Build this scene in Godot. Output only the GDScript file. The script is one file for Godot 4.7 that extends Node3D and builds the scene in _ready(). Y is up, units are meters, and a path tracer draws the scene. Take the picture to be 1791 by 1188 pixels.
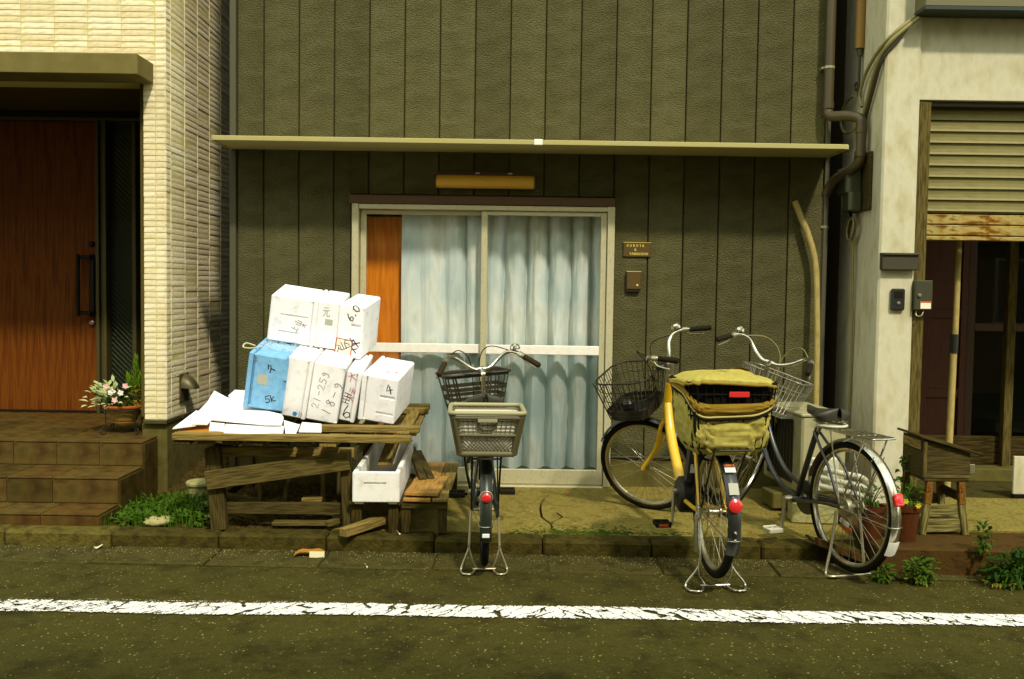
extends Node3D
# A narrow street front: tiled entrance on the left, grey-brown sided house with sliding
# doors in the middle, a plastered shop front on the right; foam boxes and three bicycles.

var M := {}
var rng := RandomNumberGenerator.new()
const UP := Vector3.UP


# ---------------------------------------------------------------- mesh builder
class B:
	var v := PackedVector3Array()
	var n := PackedVector3Array()
	var u := PackedVector2Array()
	var xf := Transform3D()

	func t(a: Vector3, b: Vector3, c: Vector3, na: Vector3, nb: Vector3, nc: Vector3) -> void:
		# corners are put in clockwise order as seen from the side the normals point to
		if (b - a).cross(c - a).dot(na + nb + nc) > 0.0:
			var s := b
			b = c
			c = s
			s = nb
			nb = nc
			nc = s
		v.append(xf * a)
		v.append(xf * b)
		v.append(xf * c)
		n.append((xf.basis * na).normalized())
		n.append((xf.basis * nb).normalized())
		n.append((xf.basis * nc).normalized())
		u.append(Vector2(a.x, -a.y))
		u.append(Vector2(b.x, -b.y))
		u.append(Vector2(c.x, -c.y))

	func face(a: Vector3, b: Vector3, c: Vector3, d: Vector3, nn := Vector3.ZERO) -> void:
		if nn == Vector3.ZERO:
			nn = (c - a).cross(d - b).normalized()
		t(a, b, c, nn, nn, nn)
		t(a, c, d, nn, nn, nn)

	# chamfered box; pockets are Rect2 areas of the +Z face (box-centred) sunk by deep
	func box(p: Vector3, s: Vector3, bev := 0.0, bs := Basis(), pockets := [], deep := 0.01) -> void:
		var keep := xf
		xf = xf * Transform3D(bs, p)
		var h := s / 2.0
		var e := minf(bev, minf(h.x, minf(h.y, h.z)) * 0.9)
		var ax := [Vector3.RIGHT, Vector3.UP, Vector3.BACK]
		for i in 3:
			var j := (i + 1) % 3
			var k := (i + 2) % 3
			for sg: float in [-1.0, 1.0]:
				var o: Vector3 = ax[i] * h[i] * sg
				var q: Vector3 = ax[j] * (h[j] - e)
				var r: Vector3 = ax[k] * (h[k] - e)
				if i == 2 and sg > 0.0 and pockets.size():
					_pocketed(h.x - e, h.y - e, h.z, pockets, deep)
				else:
					face(o - q - r, o + q - r, o + q + r, o - q + r, ax[i] * sg)
			if e > 0.0:
				for s1: float in [-1.0, 1.0]:
					for s2: float in [-1.0, 1.0]:
						var p1: Vector3 = ax[i] * s1 * h[i] + ax[j] * s2 * (h[j] - e)
						var p2: Vector3 = ax[i] * s1 * (h[i] - e) + ax[j] * s2 * h[j]
						var w: Vector3 = ax[k] * (h[k] - e)
						face(p1 - w, p1 + w, p2 + w, p2 - w, (ax[i] * s1 + ax[j] * s2).normalized())
		if e > 0.0:
			for sx: float in [-1.0, 1.0]:
				for sy: float in [-1.0, 1.0]:
					for sz: float in [-1.0, 1.0]:
						var c := Vector3(sx * (h.x - e), sy * (h.y - e), sz * (h.z - e))
						var nn := Vector3(sx, sy, sz).normalized()
						t(c + Vector3(sx * e, 0, 0), c + Vector3(0, sy * e, 0), c + Vector3(0, 0, sz * e), nn, nn, nn)
		xf = keep

	func _pocketed(hx: float, hy: float, z: float, pockets: Array, deep: float) -> void:
		var xs := [-hx, hx]
		var ys := [-hy, hy]
		for r: Rect2 in pockets:
			xs += [r.position.x, r.end.x]
			ys += [r.position.y, r.end.y]
		xs.sort()
		ys.sort()
		for i in xs.size() - 1:
			for j in ys.size() - 1:
				var a := Vector2(xs[i], ys[j])
				var b := Vector2(xs[i + 1], ys[j + 1])
				if b.x - a.x < 1e-6 or b.y - a.y < 1e-6:
					continue
				var zz := z
				for r: Rect2 in pockets:
					if r.has_point((a + b) / 2.0):
						zz = z - deep
				face(Vector3(a.x, a.y, zz), Vector3(b.x, a.y, zz), Vector3(b.x, b.y, zz), Vector3(a.x, b.y, zz), Vector3.BACK)
		for r: Rect2 in pockets:
			var a := r.position
			var b := r.end
			var f := z - deep
			face(Vector3(a.x, a.y, f), Vector3(b.x, a.y, f), Vector3(b.x, a.y, z), Vector3(a.x, a.y, z), Vector3.UP)
			face(Vector3(a.x, b.y, f), Vector3(b.x, b.y, f), Vector3(b.x, b.y, z), Vector3(a.x, b.y, z), Vector3.DOWN)
			face(Vector3(a.x, a.y, f), Vector3(a.x, b.y, f), Vector3(a.x, b.y, z), Vector3(a.x, a.y, z), Vector3.RIGHT)
			face(Vector3(b.x, a.y, f), Vector3(b.x, b.y, f), Vector3(b.x, b.y, z), Vector3(b.x, a.y, z), Vector3.LEFT)

	# round tube through points; r is a number or one radius per point; flat squashes it
	func tube(pts: Array, r: Variant, seg := 8, caps := true, closed := false, flat := 1.0) -> void:
		var cnt := pts.size()
		if cnt < 2:
			return
		var rings := []
		var tan0: Vector3 = (pts[1] - pts[0]).normalized()
		var side := tan0.cross(Vector3.UP if absf(tan0.y) < 0.9 else Vector3.RIGHT).normalized()
		for i in cnt:
			var a: Vector3 = pts[(i - 1 + cnt) % cnt] if closed or i > 0 else pts[0]
			var c: Vector3 = pts[(i + 1) % cnt] if closed or i < cnt - 1 else pts[cnt - 1]
			var tn: Vector3 = (c - a).normalized()
			side = (side - tn * side.dot(tn)).normalized()
			var up := side.cross(tn)
			var rr: float = r[i] if r is Array else r
			var ring := []
			for k in seg:
				var an := TAU * k / seg
				var d := side * cos(an) + up * sin(an) * flat
				ring.append([pts[i] + d * rr, (side * cos(an) * flat + up * sin(an)).normalized()])
			rings.append(ring)
		var last := cnt if closed else cnt - 1
		for i in last:
			var p: Array = rings[i]
			var q: Array = rings[(i + 1) % cnt]
			for k in seg:
				var m := (k + 1) % seg
				t(p[k][0], p[m][0], q[m][0], p[k][1], p[m][1], q[m][1])
				t(p[k][0], q[m][0], q[k][0], p[k][1], q[m][1], q[k][1])
		if caps and not closed:
			for e in 2:
				var ring: Array = rings[0] if e == 0 else rings[cnt - 1]
				var nn: Vector3 = (pts[0] - pts[1]).normalized() if e == 0 else (pts[cnt - 1] - pts[cnt - 2]).normalized()
				for k in range(1, seg - 1):
					t(ring[0][0], ring[k][0], ring[k + 1][0], nn, nn, nn)

	# profile points are (radius, height) turned about Y
	func lathe(prof: Array, seg := 24, from := 0.0, to := TAU) -> void:
		for i in prof.size() - 1:
			var a: Vector2 = prof[i]
			var b: Vector2 = prof[i + 1]
			var d := b - a
			if d.length() < 1e-6:
				continue
			var pn := Vector2(d.y, -d.x).normalized()
			for k in seg:
				var t0 := from + (to - from) * k / seg
				var t1 := from + (to - from) * (k + 1) / seg
				var r0 := Vector3(cos(t0), 0, sin(t0))
				var r1 := Vector3(cos(t1), 0, sin(t1))
				var n0 := r0 * pn.x + Vector3.UP * pn.y
				var n1 := r1 * pn.x + Vector3.UP * pn.y
				var p00 := r0 * a.x + Vector3.UP * a.y
				var p10 := r1 * a.x + Vector3.UP * a.y
				var p01 := r0 * b.x + Vector3.UP * b.y
				var p11 := r1 * b.x + Vector3.UP * b.y
				if a.x > 1e-6:
					t(p00, p10, p11, n0, n1, n1)
				if b.x > 1e-6:
					t(p00, p11, p01, n0, n1, n0)

	# polygon in XY from z0 to z1
	func prism(poly: PackedVector2Array, z0: float, z1: float) -> void:
		var idx := Geometry2D.triangulate_polygon(poly)
		for i in range(0, idx.size(), 3):
			for e in 2:
				var z := z0 if e == 0 else z1
				var nn := Vector3.FORWARD if e == 0 else Vector3.BACK
				if z1 < z0:
					nn = -nn
				var a := poly[idx[i]]
				var b := poly[idx[i + 1]]
				var c := poly[idx[i + 2]]
				t(Vector3(a.x, a.y, z), Vector3(b.x, b.y, z), Vector3(c.x, c.y, z), nn, nn, nn)
		var turn := -1.0 if Geometry2D.is_polygon_clockwise(poly) else 1.0
		for i in poly.size():
			var a := poly[i]
			var b := poly[(i + 1) % poly.size()]
			var d := (b - a).normalized() * turn
			face(Vector3(a.x, a.y, z0), Vector3(b.x, b.y, z0), Vector3(b.x, b.y, z1), Vector3(a.x, a.y, z1), Vector3(d.y, -d.x, 0))

	# smooth sheet from f(a, b), a and b running 0..1; thick > 0 gives it a back and rims
	func sheet(nu: int, nv: int, f: Callable, thick := 0.0) -> void:
		var g := []
		for i in nu + 1:
			var row := []
			for j in nv + 1:
				row.append(f.call(float(i) / nu, float(j) / nv))
			g.append(row)
		var nr := []
		for i in nu + 1:
			var row := []
			for j in nv + 1:
				var du: Vector3 = g[mini(i + 1, nu)][j] - g[maxi(i - 1, 0)][j]
				var dv: Vector3 = g[i][mini(j + 1, nv)] - g[i][maxi(j - 1, 0)]
				row.append(du.cross(dv).normalized())
			nr.append(row)
		for i in nu:
			for j in nv:
				for s in (2 if thick > 0.0 else 1):
					var o := -thick * s
					var sg := 1.0 - 2.0 * s
					var a: Vector3 = g[i][j] + nr[i][j] * o
					var b: Vector3 = g[i + 1][j] + nr[i + 1][j] * o
					var c: Vector3 = g[i + 1][j + 1] + nr[i + 1][j + 1] * o
					var d: Vector3 = g[i][j + 1] + nr[i][j + 1] * o
					t(a, b, c, nr[i][j] * sg, nr[i + 1][j] * sg, nr[i + 1][j + 1] * sg)
					t(a, c, d, nr[i][j] * sg, nr[i + 1][j + 1] * sg, nr[i][j + 1] * sg)
		if thick > 0.0:
			for i in nu:
				for j: int in [0, nv]:
					var w: Vector3 = g[i][j] - g[i][absi(j - 1)]
					face(g[i][j], g[i + 1][j], g[i + 1][j] - nr[i + 1][j] * thick, g[i][j] - nr[i][j] * thick, w.normalized())
			for j in nv:
				for i: int in [0, nu]:
					var w: Vector3 = g[i][j] - g[absi(i - 1)][j]
					face(g[i][j], g[i][j + 1], g[i][j + 1] - nr[i][j + 1] * thick, g[i][j] - nr[i][j] * thick, w.normalized())

	# pen stroke lying in XY at height z
	func stroke(pts: Array, w: float, z := 0.0) -> void:
		var l := []
		for i in pts.size():
			var a: Vector2 = pts[maxi(i - 1, 0)]
			var c: Vector2 = pts[mini(i + 1, pts.size() - 1)]
			var d := (c - a).normalized()
			var p: Vector2 = pts[i]
			if i == 0:
				p -= d * w * 0.4
			elif i == pts.size() - 1:
				p += d * w * 0.4
			var o := Vector2(-d.y, d.x) * w * 0.5
			l.append([Vector3(p.x + o.x, p.y + o.y, z), Vector3(p.x - o.x, p.y - o.y, z)])
		for i in l.size() - 1:
			face(l[i][0], l[i][1], l[i + 1][1], l[i + 1][0], Vector3.BACK)

	func leaf(base: Vector3, dir: Vector3, up: Vector3, length: float, width: float, droop := 0.3) -> void:
		var side := dir.cross(up).normalized()
		var nn := side.cross(dir).normalized()
		var p := []
		for q: Array in [[0.0, 0.12], [0.3, 0.85], [0.62, 0.9], [1.0, 0.02]]:
			var c: Vector3 = base + dir * length * q[0] - nn * droop * length * q[0] * q[0]
			p.append([c, side * width * 0.5 * q[1], nn * width * 0.12 * q[1]])
		for i in 3:
			var a: Array = p[i]
			var b: Array = p[i + 1]
			face(a[0], b[0], b[0] + b[1] + b[2], a[0] + a[1] + a[2])
			face(a[0], a[0] - a[1] + a[2], b[0] - b[1] + b[2], b[0])

	func mesh() -> ArrayMesh:
		var m := ArrayMesh.new()
		if v.is_empty():
			return m
		var arr := []
		arr.resize(Mesh.ARRAY_MAX)
		arr[Mesh.ARRAY_VERTEX] = v
		arr[Mesh.ARRAY_NORMAL] = n
		arr[Mesh.ARRAY_TEX_UV] = u
		m.add_surface_from_arrays(Mesh.PRIMITIVE_TRIANGLES, arr)
		return m


# ---------------------------------------------------------------- naming and placing
func tag(o: Node3D, label: String, category: String, group := "", kind := "") -> Node3D:
	o.set_meta("label", label)
	if category:
		o.set_meta("category", category)
	if group:
		o.set_meta("group", group)
	if kind:
		o.set_meta("kind", kind)
	return o


func numbered(called: String, parent: Node) -> String:
	if not parent.has_node(NodePath(called)):
		return called
	var i := 1
	while parent.has_node(NodePath("%s_%03d" % [called, i])):
		i += 1
	return "%s_%03d" % [called, i]


func thing(called: String, label: String, category: String, at := Vector3.ZERO, turn := 0.0, group := "") -> Node3D:
	var o := Node3D.new()
	o.name = numbered(called, self)
	add_child(o)
	o.position = at
	o.rotation.y = turn
	return tag(o, label, category, group)


var counters := {}


func put(called: String, mesh: Mesh, mat: Material, parent: Node, xf := Transform3D()) -> MeshInstance3D:
	var o := MeshInstance3D.new()
	var key := str(parent.get_instance_id()) + called
	var k: int = counters.get(key, 0)
	counters[key] = k + 1
	o.name = called if k == 0 and not parent.has_node(NodePath(called)) else "%s_%03d" % [called, maxi(k, 1)]
	o.mesh = mesh
	o.material_override = mat
	o.transform = xf
	parent.add_child(o, true)
	return o


func made(called: String, b: B, mat: Material, parent: Node, xf := Transform3D()) -> MeshInstance3D:
	return put(called, b.mesh(), mat, parent, xf)


func boxed(called: String, p: Vector3, s: Vector3, mat: Material, parent: Node, bev := 0.003, bs := Basis()) -> MeshInstance3D:
	var b := B.new()
	b.box(Vector3.ZERO, s, bev)
	return made(called, b, mat, parent, Transform3D(bs, p))


func structure(called: String, b: B, mat: Material) -> MeshInstance3D:
	var o := made(called, b, mat, self)
	o.set_meta("kind", "structure")
	return o


# a board from a to b, its length along its own X so that the grain follows it
func plank(called: String, a: Vector3, b: Vector3, w: float, t: float, mat: Material, parent: Node, up := Vector3.UP, bev := 0.003) -> MeshInstance3D:
	var x := (b - a).normalized()
	var z := x.cross(up).normalized()
	var y := z.cross(x)
	var m := B.new()
	var l := (b - a).length()
	m.box(Vector3.ZERO, Vector3(l, t, w), bev)
	for i in m.v.size():   # old timber: slightly bowed, ends not quite square
		var p := m.v[i]
		var h := sin(l * 37.0 + w * 91.0 + a.x * 13.0)
		p.y += h * 0.004 * l * (1.0 - pow(2.0 * p.x / l, 2.0))
		p.x += 0.05 * p.z * h * signf(p.x)
		m.v[i] = p
	return made(called, m, mat, parent, Transform3D(Basis(x, y, z), (a + b) / 2.0))


func smooth(pts: Array, per := 6) -> Array:
	var out := []
	for i in pts.size() - 1:
		var p0: Vector3 = pts[maxi(i - 1, 0)]
		var p1: Vector3 = pts[i]
		var p2: Vector3 = pts[i + 1]
		var p3: Vector3 = pts[mini(i + 2, pts.size() - 1)]
		for k in per:
			var t := float(k) / per
			out.append(p1.cubic_interpolate(p2, p0, p3, t))
	out.append(pts[pts.size() - 1])
	return out


func arc(c: Vector3, ux: Vector3, uy: Vector3, r: float, a0: float, a1: float, n: int) -> Array:
	var out := []
	for i in n + 1:
		var a := a0 + (a1 - a0) * i / n
		out.append(c + ux * cos(a) * r + uy * sin(a) * r)
	return out


# ---------------------------------------------------------------- materials
func noise(seed_: int, freq: float, ramp: Array = [], kind := FastNoiseLite.TYPE_SIMPLEX_SMOOTH, oct := 4, size := 256) -> NoiseTexture2D:
	var f := FastNoiseLite.new()
	f.seed = seed_
	f.noise_type = kind
	f.frequency = freq
	f.fractal_octaves = oct
	var t := NoiseTexture2D.new()
	t.width = size
	t.height = size
	t.seamless = true
	t.noise = f
	if ramp.size():
		var g := Gradient.new()
		g.offsets = PackedFloat32Array(ramp.map(func(r): return r[0]))
		g.colors = PackedColorArray(ramp.map(func(r): return r[1]))
		t.color_ramp = g
	return t


func c8(r: int, g: int, b: int) -> Color:
	return Color8(r, g, b)


func mat(called: String, color: Color, rough := 0.7, metal := 0.0, tex: Texture2D = null, scale := Vector3.ONE, bump: Texture2D = null, bump_cm := 0.0, world := false) -> StandardMaterial3D:
	var m := StandardMaterial3D.new()
	m.resource_name = called
	m.albedo_color = color
	m.roughness = rough
	m.metallic = metal
	if rough >= 0.75:
		m.metallic_specular = 0.22   # dull, porous surfaces
	if tex or bump:
		m.uv1_triplanar = true
		m.uv1_world_triplanar = world
		m.uv1_scale = scale
	if tex:
		m.albedo_texture = tex
	if bump:
		m.heightmap_enabled = true
		m.heightmap_texture = bump
		m.heightmap_scale = bump_cm
	M[called] = m
	return m


func detail(m: StandardMaterial3D, tex: Texture2D, mask: Texture2D = null) -> void:
	# a second, coarser pattern multiplied over the first through the second UV set
	m.detail_enabled = true
	m.detail_blend_mode = BaseMaterial3D.BLEND_MODE_MUL
	m.detail_albedo = tex
	m.detail_mask = mask
	m.detail_uv_layer = BaseMaterial3D.DETAIL_UV_2
	m.uv2_triplanar = true
	m.uv2_world_triplanar = true


# stone chips in tar: dark ground with scattered pale grains
func speckled(seed_: int, size: int, base: Color, spread: float, chips: int, chip_a: Color, chip_b: Color, stones: int, stone: Color) -> ImageTexture:
	var r := RandomNumberGenerator.new()
	r.seed = seed_
	var im := Image.create(size, size, false, Image.FORMAT_RGB8)
	im.fill(base)
	for i in chips:
		var x := r.randi_range(0, size - 4)
		var y := r.randi_range(0, size - 4)
		var k := r.randf()
		var c := base.lerp(chip_a if r.randf() < 0.5 else chip_b, k * k * spread)
		if r.randf() < 0.35:
			c = base.darkened(r.randf() * 0.6)
		im.fill_rect(Rect2i(x, y, r.randi_range(1, 3), r.randi_range(1, 3)), c)
	for i in stones:
		var x := r.randi_range(0, size - 9)
		var y := r.randi_range(0, size - 9)
		var c := base.lerp(stone, r.randf_range(0.3, 1.0))
		var d := r.randi_range(2, 6)
		im.fill_rect(Rect2i(x, y, d, maxi(d - 1, 2)), c)
		im.fill_rect(Rect2i(x + d / 2, y - (1 if y > 0 else 0), maxi(d / 2, 1), d + 1), c)
	return ImageTexture.create_from_image(im)


func wood(called: String, dark: Color, light: Color, seed_: int, rough := 0.85) -> StandardMaterial3D:
	var mid := dark.lerp(light, 0.5)
	var tex := noise(seed_, 0.02, [[0.0, dark.darkened(0.15)], [0.3, dark], [0.5, mid], [0.75, light], [1.0, mid]], FastNoiseLite.TYPE_SIMPLEX_SMOOTH, 5)
	var bp := noise(seed_ + 7, 0.05, [], FastNoiseLite.TYPE_SIMPLEX_SMOOTH, 3)
	return mat(called, Color.WHITE, rough, 0.0, tex, Vector3(1.1, 13.0, 13.0), bp, 0.08)


func _ready() -> void:
	rng.seed = 20240607
	# camera at standing eye level on the far side of the narrow street, tipped slightly down
	var cam := Camera3D.new()
	cam.name = "camera"
	cam.fov = 37.69
	cam.near = 0.05
	cam.far = 400.0
	cam.transform = Transform3D(Basis(Vector3.RIGHT, -0.05108) * Basis(Vector3.BACK, 0.0145), Vector3(0, 1.42, 6.5))
	add_child(cam)
	cam.current = true
	var env := Environment.new()
	env.background_mode = Environment.BG_SKY
	var sky := Sky.new()
	var sm := ProceduralSkyMaterial.new()
	sm.sky_top_color = Color(0.64, 0.67, 0.64)
	sm.sky_horizon_color = Color(0.74, 0.74, 0.68)
	sm.sky_curve = 0.2
	sm.sky_energy_multiplier = 1.8
	sm.ground_bottom_color = Color(0.16, 0.15, 0.12)
	sm.ground_horizon_color = Color(0.3, 0.29, 0.25)
	sm.sun_angle_max = 12.0
	sky.sky_material = sm
	env.sky = sky
	env.tonemap_mode = Environment.TONE_MAPPER_LINEAR
	env.tonemap_exposure = 1.2
	env.sdfgi_enabled = true
	env.ssao_enabled = true
	env.ssil_enabled = true
	var we := WorldEnvironment.new()
	we.name = "world_environment"
	we.environment = env
	add_child(we)
	var sun := DirectionalLight3D.new()
	sun.name = "sun"
	sun.light_color = Color(1.0, 0.965, 0.90)
	sun.light_energy = 0.9
	sun.light_angular_distance = 3.8
	sun.shadow_enabled = true
	add_child(sun)
	sun.look_at_from_position(Vector3.ZERO, Vector3(-0.39, -1.16, -1.0), Vector3.UP)

	materials()
	ground()
	tiled_house()
	sided_house()
	shop_front()
	street_behind()
	entrance_things()
	wall_things()
	timber_pile()
	foam_boxes()
	shop_things()
	bicycles()
	small_things()


func materials() -> void:
	# ground
	mat("asphalt", Color.WHITE, 0.95, 0.0, speckled(3, 1024, c8(71, 66, 29), 0.9, 60000, c8(108, 99, 54), c8(90, 80, 38), 900, c8(172, 164, 116)), Vector3.ONE * 0.72, noise(4, 0.22, [], FastNoiseLite.TYPE_CELLULAR, 2, 512), 0.35)
	var patch := noise(5, 0.012, [[0.0, c8(150, 148, 140)], [0.45, c8(236, 236, 230)], [0.6, Color.WHITE], [0.8, c8(225, 220, 205)], [1.0, c8(180, 176, 160)]], FastNoiseLite.TYPE_SIMPLEX_SMOOTH, 7, 512)
	patch.noise.fractal_gain = 0.78
	detail(M.asphalt, patch)
	M.asphalt.uv2_scale = Vector3.ONE * 0.31
	mat("gutter", Color.WHITE, 0.95, 0.0, speckled(6, 512, c8(80, 73, 40), 0.7, 14000, c8(112, 103, 64), c8(68, 61, 33), 60, c8(150, 140, 96)), Vector3.ONE * 0.9, noise(7, 0.12, [], FastNoiseLite.TYPE_SIMPLEX_SMOOTH, 4), 0.3)
	detail(M.gutter, patch)
	M.gutter.uv2_scale = Vector3.ONE * 0.7
	mat("kerb", Color.WHITE, 0.92, 0.0, noise(8, 0.03, [[0.0, c8(64, 56, 24)], [0.4, c8(96, 86, 42)], [0.6, c8(114, 102, 52)], [1.0, c8(80, 73, 32)]], FastNoiseLite.TYPE_SIMPLEX_SMOOTH, 6), Vector3.ONE * 1.3, noise(9, 0.15, [], FastNoiseLite.TYPE_SIMPLEX_SMOOTH, 4), 0.35)
	M["kerb_dark"] = M.kerb.duplicate()
	M.kerb_dark.albedo_color = Color(0.74, 0.73, 0.68)
	mat("slab", Color.WHITE, 0.93, 0.0, speckled(10, 512, c8(140, 126, 72), 0.75, 26000, c8(172, 154, 88), c8(104, 92, 42), 130, c8(190, 174, 112)), Vector3.ONE * 1.15, noise(11, 0.1, [], FastNoiseLite.TYPE_SIMPLEX_SMOOTH, 5), 0.5)
	var worn := noise(12, 0.015, [[0.0, c8(170, 166, 146)], [0.35, c8(232, 228, 216)], [0.55, Color.WHITE], [0.8, c8(238, 236, 216)], [1.0, c8(200, 200, 160)]], FastNoiseLite.TYPE_SIMPLEX_SMOOTH, 7, 512)
	worn.noise.fractal_gain = 0.72
	detail(M.slab, worn)
	M.slab.uv2_scale = Vector3.ONE * 0.9
	mat("soil", Color.WHITE, 1.0, 0.0, noise(13, 0.05, [[0.0, c8(42, 34, 14)], [0.45, c8(74, 60, 28)], [0.7, c8(98, 82, 42)], [1.0, c8(62, 56, 22)]], FastNoiseLite.TYPE_SIMPLEX_SMOOTH, 6), Vector3.ONE * 1.6, noise(14, 0.12, [], FastNoiseLite.TYPE_SIMPLEX_SMOOTH, 5), 2.0)
	var wp := mat("white_paint", Color.WHITE, 0.8)
	wp.albedo_texture = worn_paint(2048, 72)
	wp.transparency = BaseMaterial3D.TRANSPARENCY_ALPHA_SCISSOR
	wp.alpha_scissor_threshold = 0.5
	# tiles
	var tb := noise(20, 0.09, [], FastNoiseLite.TYPE_SIMPLEX_SMOOTH, 4)
	for i in 4:
		var c: Color = [c8(226, 212, 174), c8(221, 206, 165), c8(230, 218, 182), c8(216, 200, 158)][i]
		mat("tile_%d" % i, Color.WHITE, 0.75, 0.0, noise(21 + i, 0.03, [[0.0, c.darkened(0.14)], [0.5, c], [1.0, c.lightened(0.08)]]), Vector3(2.0, 9.0, 2.0), tb, 0.06)
	mat("grout", c8(206, 192, 142), 0.95, 0.0, null, Vector3.ONE * 6.0, tb, 0.1)
	mat("joint_white", c8(236, 226, 186), 0.9)
	var st := noise(26, 0.014, [[0.0, c8(58, 42, 19)], [0.4, c8(82, 63, 31)], [0.6, c8(92, 74, 38)], [1.0, c8(70, 60, 28)]], FastNoiseLite.TYPE_SIMPLEX_SMOOTH, 5)
	for i in 3:
		mat("step_tile_%d" % i, [Color.WHITE, Color(0.88, 0.9, 0.86), Color(1.0, 0.94, 0.9)][i], 0.6, 0.0, st, Vector3.ONE * 1.4, tb, 0.05)
	for i in 3:
		M["step_tile_%d" % i].metallic_specular = 0.25
	mat("step_grout", c8(150, 138, 92), 0.9)
	mat("canopy", Color.WHITE, 0.8, 0.0, noise(27, 0.02, [[0.0, c8(118, 106, 66)], [1.0, c8(134, 122, 80)]]), Vector3.ONE, tb, 0.08)
	mat("olive_wall", c8(96, 86, 48), 0.85, 0.0, null, Vector3.ONE * 8.0, tb, 0.15)
	mat("olive_metal", c8(92, 84, 52), 0.45, 0.3)
	mat("found", Color.WHITE, 0.92, 0.0, noise(28, 0.02, [[0.0, c8(88, 80, 44)], [0.5, c8(112, 102, 60)], [1.0, c8(98, 92, 50)]], FastNoiseLite.TYPE_SIMPLEX_SMOOTH, 5), Vector3.ONE, tb, 0.1)
	mat("door_wood", Color.WHITE, 0.5, 0.0, noise(29, 0.02, [[0.0, c8(84, 40, 10)], [0.35, c8(112, 58, 14)], [0.6, c8(130, 72, 18)], [1.0, c8(98, 48, 10)]], FastNoiseLite.TYPE_SIMPLEX_SMOOTH, 5), Vector3(5.0, 0.35, 5.0))
	M.door_wood.metallic_specular = 0.25
	mat("dark_bronze", c8(34, 28, 20), 0.4, 0.5)
	mat("green_glass", c8(32, 40, 20), 0.25)
	# sided house
	var stucco := noise(31, 0.055, [], FastNoiseLite.TYPE_SIMPLEX_SMOOTH, 3, 512)
	for i in 3:
		var k: float = [1.0, 0.95, 1.04][i]
		var c := Color(0.412 * k, 0.394 * k, 0.252 * k)
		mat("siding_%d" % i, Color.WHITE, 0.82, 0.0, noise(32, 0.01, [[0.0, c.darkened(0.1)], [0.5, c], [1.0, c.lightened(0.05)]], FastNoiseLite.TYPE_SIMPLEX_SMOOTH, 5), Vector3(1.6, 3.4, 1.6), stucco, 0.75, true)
	mat("siding_trim", c8(92, 88, 60), 0.6)
	mat("joint", c8(104, 96, 56), 0.9)
	mat("awning", c8(188, 176, 122), 0.6, 0.0, null, Vector3.ONE * 8.0, tb, 0.04)
	mat("head_brown", c8(92, 60, 26), 0.6)
	mat("aluminium", Color.WHITE, 0.42, 0.25, noise(34, 0.03, [[0.0, c8(186, 178, 134)], [0.5, c8(206, 198, 158)], [1.0, c8(196, 188, 146)]]), Vector3(3, 3, 3))
	mat("sash_white", Color.WHITE, 0.5, 0.0, noise(35, 0.03, [[0.0, c8(228, 220, 200)], [1.0, c8(240, 234, 222)]]), Vector3.ONE * 2.0)
	var g := mat("glass", Color(0.5, 0.54, 0.5, 0.012), 0.03)
	g.transparency = BaseMaterial3D.TRANSPARENCY_ALPHA
	g.metallic_specular = 0.24
	var g2 := mat("dusty_glass", Color(0.36, 0.44, 0.4, 0.17), 0.08)
	g2.transparency = BaseMaterial3D.TRANSPARENCY_ALPHA
	g2.metallic_specular = 0.24
	mat("curtain", Color.WHITE, 0.95, 0.0, noise(36, 0.012, [[0.0, c8(152, 170, 164)], [0.4, c8(186, 199, 192)], [0.7, c8(210, 214, 202)], [1.0, c8(178, 184, 162)]], FastNoiseLite.TYPE_SIMPLEX_SMOOTH, 4), Vector3(1.3, 0.5, 1.3), noise(37, 0.3, [], FastNoiseLite.TYPE_SIMPLEX, 2), 0.05)
	M.curtain.rim_enabled = true
	M.curtain.rim = 0.2
	mat("orange_board", Color.WHITE, 0.6, 0.0, noise(38, 0.02, [[0.0, c8(190, 100, 12)], [0.5, c8(214, 122, 18)], [1.0, c8(224, 142, 30)]], FastNoiseLite.TYPE_SIMPLEX_SMOOTH, 4), Vector3(6.0, 0.5, 6.0))
	M.orange_board.metallic_specular = 0.2
	mat("room_wall", c8(122, 104, 72), 0.9)
	mat("lamp_cover", c8(226, 172, 64), 0.5)
	mat("name_plate", c8(96, 74, 26), 0.5, 0.2)
	mat("lettering", c8(238, 214, 120), 0.5)
	# shop front
	var plb := noise(41, 0.14, [], FastNoiseLite.TYPE_SIMPLEX_SMOOTH, 4)
	mat("plaster", Color.WHITE, 0.88, 0.0, noise(42, 0.013, [[0.0, c8(184, 174, 132)], [0.3, c8(202, 194, 156)], [0.55, c8(212, 205, 172)], [0.8, c8(205, 198, 164)], [1.0, c8(192, 181, 142)]], FastNoiseLite.TYPE_SIMPLEX_SMOOTH, 6, 512), Vector3(0.9, 0.45, 0.9), plb, 0.12)
	mat("shutter", Color.WHITE, 0.6, 0.15, noise(43, 0.02, [[0.0, c8(132, 122, 76)], [0.5, c8(152, 142, 94)], [1.0, c8(140, 128, 80)]], FastNoiseLite.TYPE_SIMPLEX_SMOOTH, 5), Vector3(1.0, 3.0, 3.0))
	mat("rust_bar", Color.WHITE, 0.85, 0.0, noise(44, 0.02, [[0.0, c8(92, 52, 14)], [0.35, c8(138, 92, 34)], [0.5, c8(176, 150, 92)], [0.75, c8(188, 172, 122)], [1.0, c8(128, 78, 24)]], FastNoiseLite.TYPE_SIMPLEX_SMOOTH, 6), Vector3(1.1, 3.0, 3.0), plb, 0.1)
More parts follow.
